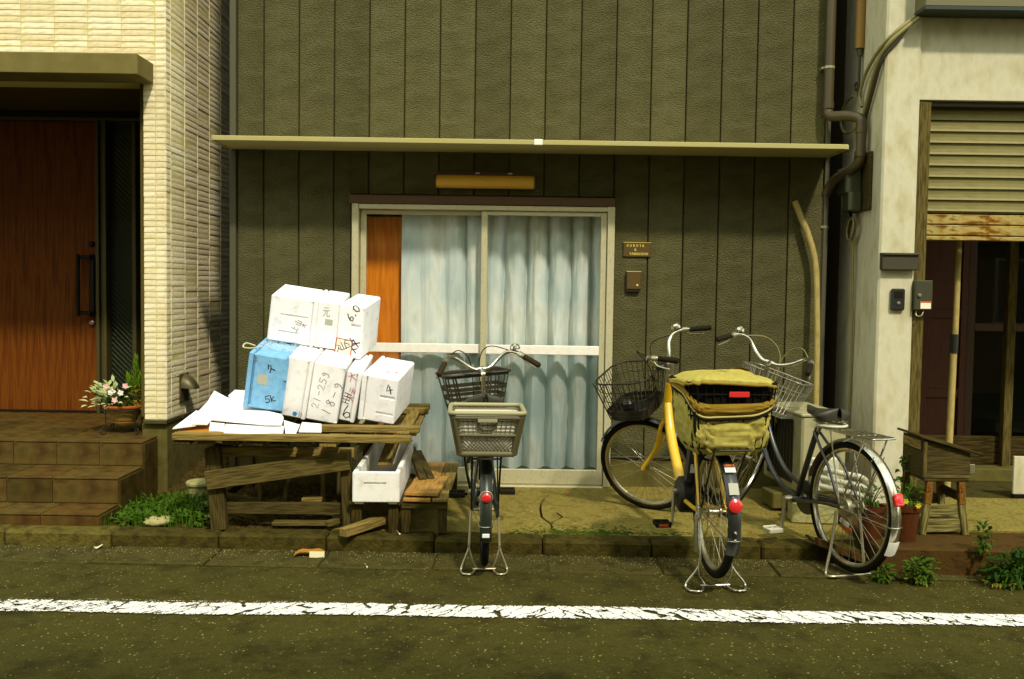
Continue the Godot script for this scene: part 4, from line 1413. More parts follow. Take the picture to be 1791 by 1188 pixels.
	boxed("meter_face", Vector3(-0.1, 0.05, -0.07), Vector3(0.06, 0.1, 0.05), M.alloy, mt, 0.008)
	b = B.new()
	b.tube([Vector3(-0.07, -0.02, -0.02), Vector3(-0.07, -0.13, 0.01), Vector3(-0.06, -0.19, 0.03)], [0.03, 0.025, 0.018], 12)
	made("gland", b, M.black_plastic, mt)
	var coil := thing("cable_coil", "small coil of cable hanging under the meter box", "cable", Vector3(x - 0.04, 1.83, 0.09))
	for i in 3:
		b = B.new()
		b.tube(arc(Vector3(-0.012 * i, 0, 0.012 * i), Vector3(0, 0.3, 1).normalized(), UP, 0.052 + 0.006 * i, 0, TAU * 23 / 24, 23), 0.006, 7, false, true)
		made("loop", b, M.cable_dark if i == 1 else M.cable_cream, coil)
	b = B.new()
	b.tube(smooth([Vector3(0, -0.05, 0), Vector3(0.01, -0.3, 0.0), Vector3(0.02, -0.9, -0.01), Vector3(0.02, -1.5, -0.03)], 6), 0.008, 7)
	made("tail", b, M.cable_cream, coil)
	var i2 := 0
	for q: Array in [
		["thick cream cable running from the pillar's top corner down to the meter box", M.cable_cream, 0.013, [Vector3(2.39, 3.06, 0.50), Vector3(2.30, 2.99, 0.50), Vector3(2.215, 2.9, 0.47), Vector3(2.19, 2.78, 0.36), Vector3(2.19, 2.62, 0.24), Vector3(2.19, 2.45, 0.14), Vector3(2.18, 2.2, 0.1)]],
		["pale cable looping over the pillar's edge behind the thick cream cable", M.cable_cream, 0.011, [Vector3(2.37, 3.07, 0.49), Vector3(2.26, 2.98, 0.49), Vector3(2.2, 2.9, 0.4), Vector3(2.19, 2.8, 0.2), Vector3(2.19, 2.68, 0.1), Vector3(2.19, 2.6, 0.14)]],
		["dark cable drooping along the pillar's shaded side above the meter box", M.cable_dark, 0.010, [Vector3(2.36, 3.05, 0.49), Vector3(2.28, 2.94, 0.485), Vector3(2.2, 2.82, 0.44), Vector3(2.192, 2.66, 0.32), Vector3(2.192, 2.5, 0.2), Vector3(2.19, 2.3, 0.12), Vector3(2.17, 2.2, 0.08)]],
		["thin cable hanging in an open loop at the back of the pillar's shaded side", M.cable_cream, 0.009, [Vector3(2.19, 2.7, -0.02), Vector3(2.17, 2.66, -0.14), Vector3(2.17, 2.57, -0.2), Vector3(2.17, 2.48, -0.12), Vector3(2.18, 2.47, 0.02), Vector3(2.19, 2.52, 0.06)]],
	]:
		b = B.new()
		b.tube(smooth(q[3], 7), q[2], 8)
		tag(made("cable", b, q[1], self), q[0], "cable", "cables on the pillar")
		i2 += 1
	var oc := thing("cable_guard", "ochre cable guard pipe hanging at the top of the pillar's shaded side", "pipe", Vector3(2.19, 2.98, 0.07))
	b = B.new()
	b.tube([Vector3(0, 0.9, 0), Vector3(0, 0.0, 0)], 0.03, 14)
	made("guard", b, M.ochre_pipe, oc)
	b = B.new()
	b.tube([Vector3(0, 0.0, 0), Vector3(0, -0.05, 0.01)], [0.022, 0.012], 10)
	b.tube([Vector3(0, -0.05, 0.01), Vector3(0, -0.3, 0.0)], 0.009, 8)
	b.tube(arc(Vector3(0, -0.23, -0.04), Vector3.BACK, UP, 0.025, 0, TAU * 15 / 16, 15), 0.006, 6, false, true)
	made("wire_end", b, M.cable_dark, oc)
	var bx := thing("letter_box", "flat dark box fixed across the white pillar at head height", "box", Vector3(2.327, 1.614, 0.46))
	boxed("body", Vector3(0, 0, 0.024), Vector3(0.218, 0.098, 0.048), M.dark_box, bx, 0.005)
	boxed("flap", Vector3(0, 0.047, 0.03), Vector3(0.222, 0.014, 0.062), M.dark_box, bx, 0.003)
	var ic := thing("intercom", "small black door intercom with a round button on the white pillar", "intercom", Vector3(2.33, 1.388, 0.46))
	boxed("case", Vector3(0, 0, 0.014), Vector3(0.082, 0.132, 0.028), M.black_plastic, ic, 0.008)
	b = B.new()
	b.lathe([Vector2(0, 0.007), Vector2(0.008, 0.006), Vector2(0.011, 0.0)], 16)
	made("button", b, M.alloy, ic, Transform3D(Basis(Vector3.RIGHT, PI / 2), Vector3(0.002, -0.022, 0.028)))
	boxed("speaker_grille", Vector3(0, 0.03, 0.029), Vector3(0.05, 0.04, 0.004), M.dark_bronze, ic, 0.001)
	var sb := thing("switch_box", "dark shutter switch box with a white and orange label on the wooden jamb", "switch box", Vector3(2.478, 1.416, 0.44))
	boxed("case", Vector3(0, 0, 0.03), Vector3(0.105, 0.18, 0.06), M.meter_green, sb, 0.005)
	boxed("label", Vector3(0.012, -0.058, 0.0605), Vector3(0.062, 0.045, 0.001), M.label_paper, sb, 0.0)
	boxed("label_stripe", Vector3(0.012, -0.04, 0.0615), Vector3(0.06, 0.009, 0.001), M.reflector_orange, sb, 0.0)
	b = B.new()
	b.lathe([Vector2(0, 0.012), Vector2(0.01, 0.011), Vector2(0.012, 0.0)], 16)
	made("key_switch", b, M.alloy, sb, Transform3D(Basis(Vector3.RIGHT, PI / 2), Vector3(-0.028, 0.0, 0.06)))
	b = B.new()
	b.tube(smooth([Vector3(-0.03, -0.09, 0.03), Vector3(-0.035, -0.12, 0.04), Vector3(-0.01, -0.125, 0.05), Vector3(0.01, -0.09, 0.04)], 5), 0.003, 6)
	made("wire", b, M.alloy, sb)
	# outdoor unit in the gap
	var ac := thing("air_conditioner", "weathered beige outdoor air conditioner unit beside the pillar behind the black bicycle", "air conditioner", Vector3(1.80, 0.235, 0.42))
	ac.rotation.y = 0.1
	boxed("case", Vector3(0, 0.235, 0), Vector3(0.27, 0.46, 0.62), M.aircon, ac, 0.012)
	boxed("lid", Vector3(0, 0.472, 0), Vector3(0.285, 0.02, 0.635), M.aircon, ac, 0.006)
	for k2 in 8:
		boxed("grille_bar", Vector3(-0.138, 0.24, -0.2 + 0.05 * k2), Vector3(0.012, 0.36, 0.01), M.dark_box, ac, 0.002)
	boxed("grille_back", Vector3(-0.134, 0.24, -0.03), Vector3(0.008, 0.38, 0.42), M.black_plastic, ac, 0.002)
	boxed("valve_cover", Vector3(0.0, 0.13, 0.325), Vector3(0.17, 0.2, 0.03), M.white_plastic, ac, 0.01)
	var hz := thing("insulated_pipes", "pair of white insulated pipes curving from the air conditioner to the ground", "pipes", Vector3(1.85, 0.12, 0.8))
	for k2 in 3:
		b = B.new()
		b.tube(smooth([Vector3(-0.04, 0.28 - 0.05 * k2, -0.05), Vector3(0.06, 0.27 - 0.05 * k2, 0.06), Vector3(0.16, 0.25 - 0.05 * k2, 0.08), Vector3(0.22, 0.16 - 0.03 * k2, 0.02), Vector3(0.24, 0.02, -0.05)], 6), 0.017, 9)
		made("pipe", b, M.white_plastic, hz)
	k = 0
	for q: Array in [[Vector3(1.63, 0.17, 0.48), Vector3(0.12, 0.1, 0.2), 0.1], [Vector3(1.76, 0.155, 0.78), Vector3(0.26, 0.12, 0.14), -0.08], [Vector3(1.9, 0.16, 0.2), Vector3(0.2, 0.12, 0.14), 0.05]]:
		var cb := boxed("concrete_block", q[0], q[1], [M.found, M.stone_pale, M.found][k], self, 0.008, Basis(UP, q[2]))
		tag(cb, ["grey concrete block under the air conditioner's left edge", "pale concrete block lying before the air conditioner behind the black bicycle's wheel", "concrete block under the far end of the air conditioner"][k], "block", "blocks under the air conditioner")
		k += 1


# ---------------------------------------------------------------- at the shop front
func shop_things() -> void:
	var r := RandomNumberGenerator.new()
	r.seed = 41
	var st := thing("wooden_stand", "wooden stand with worn white paint and a low shelf on the plinth", "stand", Vector3(2.32, 0.14, 1.1))
	for q: Array in [[-0.1, 0.14], [0.1, 0.14], [-0.12, -0.12], [0.1, -0.12]]:
		plank("leg", Vector3(q[0] - 0.015 * signf(q[0]) * -1.0, 0, q[1]), Vector3(q[0] * 0.92, 0.165, q[1]), 0.034, 0.034, M.grey_wood, st, Vector3.BACK)
		plank("leg_top", Vector3(q[0] * 0.92, 0.165, q[1]), Vector3(q[0] * 0.84, 0.29, q[1]), 0.035, 0.035, M.jamb_wood, st, Vector3.BACK)
	for q: Array in [[0.145, 0.13], [-0.125, 0.13], [0.15, 0.045], [-0.12, 0.05]]:
		plank("cross_rail", Vector3(-0.1, q[1], q[0] - 0.01), Vector3(0.1, q[1] + 0.01, q[0] - 0.01), 0.07 if q[1] < 0.1 else 0.055, 0.012, M.grey_wood, st, Vector3.BACK)
	for k in 3:
		plank("shelf_board", Vector3(-0.11, 0.075, -0.07 + k * 0.085), Vector3(0.11, 0.075, -0.07 + k * 0.085), 0.075, 0.012, M.grey_wood, st)
	for sx: float in [-0.105, 0.095]:
		plank("side_rail", Vector3(sx, 0.2, -0.11), Vector3(sx, 0.2, 0.13), 0.05, 0.014, M.timber_0, st, Vector3.RIGHT)
	boxed("top_board", Vector3(0, 0.296, 0.01), Vector3(0.24, 0.014, 0.3), M.timber_3, st)
	var bn := thing("sloping_bin", "old wooden bin with a sloping hinged lid standing on the white stand", "bin", Vector3(2.325, 0.445, 1.1))
	var b := B.new()
	var side := PackedVector2Array([Vector2(-0.125, 0), Vector2(0.125, 0), Vector2(0.125, 0.135), Vector2(-0.125, 0.205)])
	b.prism(side, -0.14, 0.14)
	made("body", b, M.timber_0, bn)
	plank("corner_strip", Vector3(-0.118, 0.0, 0.146), Vector3(-0.118, 0.198, 0.146), 0.02, 0.01, M.timber_1, bn, Vector3.BACK)
	plank("base_strip", Vector3(-0.125, 0.008, 0.145), Vector3(0.125, 0.008, 0.145), 0.016, 0.008, M.timber_1, bn, Vector3.BACK)
	plank("lid", Vector3(-0.15, 0.222, 0.0), Vector3(0.19, 0.127, 0.0), 0.33, 0.012, M.timber_3, bn)
	plank("patch_board", Vector3(-0.131, 0.17, -0.12), Vector3(-0.131, 0.17, 0.12), 0.05, 0.008, M.timber_2, bn, Vector3.RIGHT)
	boxed("hasp", Vector3(0.14, 0.05, 0.13), Vector3(0.03, 0.05, 0.012), M.alloy, bn)
	var pole := thing("door_pole", "pale bamboo pole bound with black tape leaning in the shop doorway", "pole", Vector3(2.82, 0.15, 0.12))
	b = B.new()
	b.tube([Vector3(-0.02, 0, 0.06), Vector3(0.005, 0.9, 0.03)], [0.023, 0.021], 12)
	made("lower_pole", b, M.stick, pole)
	b = B.new()
	b.tube([Vector3(0.006, 0.9, 0.03), Vector3(0.01, 1.02, 0.026)], 0.026, 12)
	made("tape", b, M.black_plastic, pole)
	b = B.new()
	b.tube([Vector3(0.012, 1.02, 0.026), Vector3(0.035, 2.2, -0.01)], [0.019, 0.017], 12)
	made("upper_pole", b, M.stick, pole)
	# clay pots
	var k := 0
	for q: Array in [[1.90, 1.32, 0.075, 0.17], [2.06, 1.36, 0.085, 0.19]]:
		var pt := thing("clay_pot", ["red clay pot half hidden behind the black bicycle's back wheel", "larger red clay pot standing beside the white wooden stand"][k], "flower pot", Vector3(q[0], 0.14, q[1]), 0.0, "clay pots on the plinth")
		b = B.new()
		b.lathe([Vector2(0, 0), Vector2(q[2] * 0.7, 0), Vector2(q[2] * 0.92, q[3] * 0.84)], 24)
		made("pot", b, M.pot_red, pt)
		b = B.new()
		b.lathe([Vector2(q[2] * 0.92, q[3] * 0.84), Vector2(q[2], q[3] * 0.84), Vector2(q[2] * 1.02, q[3]), Vector2(q[2] * 0.9, q[3]), Vector2(q[2] * 0.86, q[3] * 0.9), Vector2(0, q[3] * 0.9)], 24)
		made("rim", b, M.pot_red, pt)
		var pl := thing("potted_weed", ["sparse green plant growing in the clay pot behind the bicycle wheel", "leafy plant with yellow flowers in the larger red clay pot"][k], "plant", Vector3(q[0], 0.14 + q[3] * 0.9, q[1]))
		b = B.new()
		stems(b, Vector3.ZERO, Vector3(0, 0.12, 0), 9, 0.07, 0.0022, r)
		bushy(b, Vector3(0, 0.07, 0), Vector3(0.08, 0.085, 0.07), 60 if k == 0 else 90, 0.032, 0.016, r)
		made("foliage", b, M.leaf_green, pl)
		if k == 1:
			for f: Array in [[-0.03, 0.05, 0.09], [0.03, 0.03, 0.1]]:
				b = B.new()
				for i in 6:
					var a := TAU * i / 6
					b.leaf(Vector3.ZERO, Vector3(cos(a), sin(a), 0.5).normalized(), Vector3(0, 0.2, 1), 0.016, 0.012, 0.3)
				made("flower", b, M.flower_yellow, pl, Transform3D(Basis(), Vector3(f[0], f[1], f[2])))
		k += 1
	var cr := thing("creeper", "green creeper climbing up the back leg of the white stand", "plant", Vector3(2.16, 0.15, 1.02))
	b = B.new()
	b.tube(smooth([Vector3(0, 0, 0), Vector3(0.03, 0.12, 0.02), Vector3(0.02, 0.3, 0.0), Vector3(0.0, 0.38, 0.03)], 5), 0.003, 5)
	for i in 46:
		var y := r.randf_range(0.02, 0.4)
		b.leaf(Vector3(0.02 + r.randf_range(-0.03, 0.03), y, r.randf_range(-0.02, 0.05)), Vector3(r.randf_range(-1, 1), r.randf_range(-0.4, 0.6), r.randf_range(0.0, 1)).normalized(), Vector3(0, 1, 0.4).normalized(), 0.035, 0.022, 0.4)
	made("foliage", b, M.leaf_green, cr)
	k = 0
	for q: Array in [[1.86, 1.63, 0.05, 0.045, 60], [2.03, 1.66, 0.08, 0.075, 150], [2.5, 1.68, 0.17, 0.1, 460], [2.72, 1.62, 0.2, 0.15, 460], [2.37, 1.58, 0.04, 0.09, 50]]:
		var wd := thing("weed", ["small tuft of weeds at the plinth's left corner by the bicycle tyre", "green weed clump at the foot of the plinth below the clay pots", "dark green weeds spreading along the foot of the plinth", "tall dark weeds at the plinth's far right by the picture's edge", "thin weed growing against the right leg of the white stand"][k], "weeds", Vector3(q[0], 0.0 if k < 4 else 0.14, q[1]), 0.0, "weeds along the plinth")
		b = B.new()
		bushy(b, Vector3(0, q[3] * 0.75, 0), Vector3(q[2], q[3], q[2] * 0.45), q[4], 0.036, 0.019, r)
		made("foliage", b, M.leaf_green if k in [0, 1, 4] else M.leaf_dark, wd)
		b = B.new()
		tuft(b, Vector3.ZERO, int(q[4] * 0.07), q[2] * 1.0, q[3] * 1.15, 0.006, r, 0.9, 0.7)
		bushy(b, Vector3(0, q[3] * 0.4, 0.01), Vector3(q[2] * 1.1, q[3] * 0.5, q[2] * 0.5), int(q[4] * 0.3), 0.024, 0.013, r)
		made("blades", b, M.grass, wd)
		b = B.new()
		bushy(b, Vector3(0, q[3] * 0.25, 0.02), Vector3(q[2], q[3] * 0.3, q[2] * 0.4), int(q[4] * 0.1), 0.03, 0.014, r)
		made("dead_leaves", b, M.leaf_dry, wd)
		b = B.new()
		stems(b, Vector3(0, 0, 0), Vector3(0, q[3], 0), 8, q[2] * 0.7, 0.002, r)
		made("stems", b, M.leaf_dark, wd)
		k += 1
	var tr := thing("drain_cover", "dark metal trough tipped against the kerb beneath the black bicycle's wheel", "trough", Vector3(1.72, 0.03, 1.33))
	boxed("plate", Vector3(0, 0.05, 0), Vector3(0.3, 0.012, 0.16), M.dark_bronze, tr, 0.003, Basis(Vector3.BACK, -0.35))
	boxed("lip", Vector3(0.0, 0.06, 0.08), Vector3(0.3, 0.04, 0.012), M.plinth, tr, 0.003, Basis(Vector3.BACK, -0.35))


# ---------------------------------------------------------------- litter
func small_things() -> void:
	var r := RandomNumberGenerator.new()
	r.seed = 51
	var ct := thing("flattened_carton", "crushed white and brown carton lying in the gutter before the rough table", "carton", Vector3(-1.045, 0.005, 1.36), 0.1)
	var b := B.new()
	b.sheet(12, 6, func(s, t): return Vector3((s - 0.5) * 0.15, 0.012 + 0.02 * sin(s * PI) + 0.006 * sin(s * 9.0), (t - 0.5) * 0.06 - 0.02 * s), 0.002)
	made("brown_side", b, M.card_brown, ct)
	b = B.new()
	b.sheet(8, 4, func(s, t): return Vector3(0.005 + s * 0.075, 0.006 + 0.03 * t - 0.008 * s, 0.03 + 0.012 * (1.0 - t) - 0.02 * s), 0.002)
	made("white_side", b, M.litter, ct)
	var k := 0
	for q: Array in [[-2.19, 1.26, 0.035], [-0.72, 1.55, 0.014], [-0.6, 1.21, 0.02]]:
		b = B.new()
		b.sheet(6, 5, func(s, t): return Vector3((s - 0.5) * q[2] * 1.4, 0.006 + 0.014 * sin(s * 5.0 + t) * t + 0.006 * t, (t - 0.5) * q[2]), 0.001)
		var o := made("paper_scrap", b, M.litter, self, Transform3D(Basis(UP, r.randf() * 3.0), Vector3(q[0], 0.004 if k != 2 else 0.09, q[1])))
		tag(o, ["white paper scrap in the gutter below the tiled steps", "tiny white scrap on the asphalt right of the crushed carton", "small white scrap on the kerb before the foam trough"][k], "litter", "paper scraps")
		k += 1
	var br := boxed("red_tag", Vector3(0.37, 0.116, 0.22), Vector3(0.022, 0.004, 0.016), M.ink_red, self, 0.001, Basis(UP, 0.3))
	tag(br, "small red scrap lying on the forecourt before the right sliding door", "litter")
	# fallen grit along the gutter and dry leaves: far too many to count
	b = B.new()
	for i in 1500:
		var x := r.randf_range(-2.9, 2.4)
		var z := kerb_z(x) + 0.01 + absf(r.randfn()) * 0.09
		if r.randf() < 0.25:
			z = r.randf_range(1.3, 5.0)
		var s := r.randf_range(0.0015, 0.005)
		b.box(Vector3(x, s * 0.4 + (0.008 if z < 1.57 else 0.002), z), Vector3(s, s * 0.7, s * 0.9), s * 0.2, Basis(UP, r.randf() * 3.0))
	tag(made("grit", b, M.stone_pale, self), "pale grit and chips scattered on the asphalt and along the gutter", "grit", "", "stuff")
	b = B.new()
	for i in 1500:
		var x := r.randf_range(0.0, 1.1)
		var z := 1.09 + r.randfn() * 0.02
		if r.randf() < 0.3:
			z -= absf(r.randfn()) * 0.08
		if absf(x - 0.45) > 0.22 and r.randf() < 0.75:
			continue
		var a := r.randf() * TAU
		b.leaf(Vector3(x, slab_y(z) - 0.002, z), Vector3(cos(a), 0.7, sin(a)).normalized(), UP, r.randf_range(0.012, 0.03), r.randf_range(0.006, 0.012), 0.6)
	tag(made("moss_fringe", b, M.moss, self), "low green weeds in the joint between forecourt and kerb", "weeds", "", "stuff")


# ---------------------------------------------------------------- timber: table, pallet, stools, planks
func timber_pile() -> void:
	var tb := thing("rough_table", "rough weathered timber table under the pallet and the foam boxes", "table", Vector3(-1.24, 0.08, 0.72))
	var o := Vector3(1.24, -0.08, -0.72)
	plank("leg", o + Vector3(-1.585, 0.08, 1.11), o + Vector3(-1.625, 0.53, 1.1), 0.085, 0.05, M.timber_0, tb, Vector3.BACK)
	plank("leg", o + Vector3(-0.878, 0.08, 1.1), o + Vector3(-0.9, 0.53, 1.1), 0.06, 0.06, M.timber_0, tb, Vector3.BACK)
	plank("leg", o + Vector3(-1.66, 0.14, 0.25), o + Vector3(-1.66, 0.55, 0.25), 0.08, 0.05, M.timber_1, tb, Vector3.BACK)
	plank("leg", o + Vector3(-0.9, 0.1, 0.25), o + Vector3(-0.9, 0.55, 0.25), 0.06, 0.06, M.timber_0, tb, Vector3.BACK)
	plank("top_rail", o + Vector3(-1.66, 0.503, 1.075), o + Vector3(-0.86, 0.507, 1.075), 0.055, 0.03, M.timber_2, tb, Vector3.BACK)
	plank("top_rail", o + Vector3(-1.66, 0.525, 0.25), o + Vector3(-0.86, 0.525, 0.25), 0.055, 0.03, M.timber_1, tb, Vector3.BACK)
	plank("low_rail", o + Vector3(-1.57, 0.19, 1.07), o + Vector3(-0.89, 0.197, 1.07), 0.065, 0.03, M.timber_0, tb, Vector3.BACK)
	for sx: float in [-1.655, -0.87]:
		plank("side_rail", o + Vector3(sx, 0.5, 0.25), o + Vector3(sx, 0.49, 1.06), 0.06, 0.025, M.timber_0, tb, Vector3.RIGHT)
		plank("side_rail", o + Vector3(sx, 0.2, 0.25), o + Vector3(sx, 0.19, 1.04), 0.05, 0.025, M.timber_3, tb, Vector3.RIGHT)
	var slant := plank("slanting_board", Vector3(-1.648, 0.356, 1.155), Vector3(-0.872, 0.478, 1.155), 0.102, 0.022, M.timber_1, self, Vector3.BACK)
	tag(slant, "wide weathered board fixed at a slant across the front of the rough table", "board")
	# pallet lying upside down on the table
	var pl := thing("wooden_pallet", "old wooden pallet with long bearers carrying the foam boxes and sheets", "pallet", Vector3(-1.17, 0.588, 0.72), 0.0)
	pl.rotation.x = 0.042
	for q: Array in [[0.52, -0.625, 0.64, 0], [0.23, -0.3, 0.66, 2], [-0.40, -0.6, 0.655, 2], [-0.56, -0.6, 0.65, 1]]:
		plank("bearer", Vector3(q[1], 0.045, q[0]), Vector3(q[2], 0.045, q[0]), 0.055, 0.036, M["timber_%d" % (2 if q[3] == 0 else q[3])], pl)
	plank("bearer", Vector3(-0.64, 0.047, 0.235), Vector3(-0.34, 0.043, 0.233), 0.055, 0.034, M.timber_0, pl)
	var r := RandomNumberGenerator.new()
	r.seed = 61
	for k in 10:
		var x := -0.58 + k * 0.13
		plank("slat", Vector3(x + r.randf_range(-0.01, 0.01), 0.01, -0.62), Vector3(x, 0.01, (0.53 if k < 7 else 0.2) + r.randf_range(-0.03, 0.02)), r.randf_range(0.08, 0.1), 0.019, M["timber_%d" % [0, 1, 0, 1, 3, 1, 2, 1, 2, 2][k]], pl)
	plank("broken_slat", Vector3(0.58, 0.065, -0.36), Vector3(0.57, 0.03, 0.28), 0.07, 0.016, M.timber_2, pl)
	# lattice of thin battens leaning inside the table
	var lf := thing("batten_frame", "broken frame of thin battens leaning inside the rough table", "frame", Vector3(-1.4, 0.12, 0.85))
	var o2 := Vector3(1.4, -0.12, -0.85)
	plank("batten", o2 + Vector3(-1.64, 0.215, 0.86), o2 + Vector3(-1.28, 0.16, 0.86), 0.04, 0.014, M.timber_1, lf, Vector3.BACK)
	plank("batten", o2 + Vector3(-1.62, 0.31, 0.84), o2 + Vector3(-1.26, 0.305, 0.84), 0.03, 0.014, M.timber_0, lf, Vector3.BACK)
	plank("batten", o2 + Vector3(-1.427, 0.18, 0.875), o2 + Vector3(-1.43, 0.33, 0.855), 0.022, 0.014, M.timber_1, lf, Vector3.BACK)
	plank("batten", o2 + Vector3(-1.29, 0.145, 0.875), o2 + Vector3(-1.272, 0.33, 0.855), 0.024, 0.014, M.timber_1, lf, Vector3.BACK)
	var vf := thing("batten_frame", "second batten frame standing upright at the right inside the rough table", "frame", Vector3(-1.08, 0.14, 0.8))
	plank("batten", Vector3(0, 0, 0), Vector3(-0.003, 0.25, 0), 0.024, 0.014, M.timber_2, vf, Vector3.BACK)
	plank("batten", Vector3(-0.14, 0.23, -0.015), Vector3(0.1, 0.24, -0.015), 0.03, 0.014, M.timber_0, vf, Vector3.BACK)
	plank("batten", Vector3(0.09, 0.0, -0.01), Vector3(0.09, 0.25, -0.01), 0.024, 0.014, M.timber_0, vf, Vector3.BACK)
	var k := 0
	for q: Array in [
		[Vector3(-1.30, 0.115, 1.09), Vector3(-0.985, 0.115, 1.07), 0.07, 0.02, 1, "long grey plank lying on the ground at the front under the rough table"],
		[Vector3(-1.12, 0.14, 0.96), Vector3(-0.93, 0.145, 0.92), 0.08, 0.02, 2, "short paler plank lying behind another plank under the rough table"],
		[Vector3(-1.0, 0.12, 1.12), Vector3(-0.945, 0.125, 1.06), 0.04, 0.03, 1, "smallest wood offcut at the right end of the plank under the rough table"],
		[Vector3(-1.60, 0.135, 0.95), Vector3(-1.40, 0.12, 1.0), 0.03, 0.012, 1, "thin batten lying on the ground inside the rough table's left leg"],
		[Vector3(-1.15, 0.237, 1.03), Vector3(-1.04, 0.238, 1.03), 0.06, 0.022, 2, "short block of wood resting on the low rail of the rough table"],
		[Vector3(-0.958, 0.23, 1.02), Vector3(-0.958, 0.29, 1.02), 0.04, 0.03, 1, "upright wood offcut on the low rail inside the table's right leg"],
		[Vector3(-0.88, 0.118, 1.30), Vector3(-0.67, 0.145, 1.05), 0.058, 0.045, 2, "squared timber lying on the kerb in front of the foam trough"],
	]:
		var pk := plank("loose_plank", q[0], q[1], q[2], q[3], M["timber_%d" % q[4]], self)
		tag(pk, q[5], "plank", "loose planks under the table")
		k += 1
	for q: Array in [[Vector3(-0.648, 0.36, 0.02), Vector3(-0.5, 0.316, 0.83), 0.045, 0.03], [Vector3(-0.60, 0.345, 0.06), Vector3(-0.455, 0.31, 0.80), 0.04, 0.03]]:
		var pk := plank("dark_batten", q[0], q[1], q[2], q[3], M.timber_0, self)
		tag(pk, ["dark batten lying along the low bench against the foam trough", "dark batten lying along the low bench, the one nearer the sliding door's middle"][k - 7], "plank", "dark battens on the bench")
		k += 1
	# low stool under the foam trough
	var so := thing("low_stool", "low dark wooden stool carrying the open white foam trough", "stool", Vector3(-0.73, 0.085, 0.85))
	for q: Array in [[-0.1, 0.29], [0.1, 0.29], [-0.1, -0.4], [0.1, -0.4]]:
		plank("leg", Vector3(q[0], 0, q[1]), Vector3(q[0], 0.17, q[1]), 0.055, 0.045, M.timber_3, so, Vector3.BACK)
	for sx: float in [-0.08, 0.08]:
		plank("top_board", Vector3(sx, 0.165, -0.5), Vector3(sx, 0.165, 0.33), 0.12, 0.018, M.timber_0, so)
	# bench with boards
	var be := thing("low_bench", "low wooden bench with worn orange top boards between trough and bicycle", "bench", Vector3(-0.46, 0.09, 0.65))
	for q: Array in [[-0.1, 0.5, 3], [0.095, 0.5, 0], [-0.1, -0.5, 3], [0.095, -0.5, 0]]:
		plank("leg", Vector3(q[0], 0.0, q[1]), Vector3(q[0], 0.175, q[1]), 0.05, 0.05, M["timber_%d" % q[2]], be, Vector3.BACK)
	plank("top_board", Vector3(-0.035, 0.185, -0.58), Vector3(-0.04, 0.185, 0.55), 0.15, 0.018, M.timber_orange, be)
	plank("top_board", Vector3(0.085, 0.185, -0.58), Vector3(0.085, 0.185, 0.55), 0.085, 0.018, M.timber_2, be)
	plank("end_rail", Vector3(-0.125, 0.155, 0.525), Vector3(0.125, 0.155, 0.525), 0.04, 0.02, M.timber_0, be, Vector3.BACK)
	var ob := plank("bench_board", Vector3(-0.455, 0.304, 0.7), Vector3(-0.478, 0.304, 1.18), 0.185, 0.02, M.timber_orange, self)
	tag(ob, "short orange board lying loose on the front end of the low bench", "board")


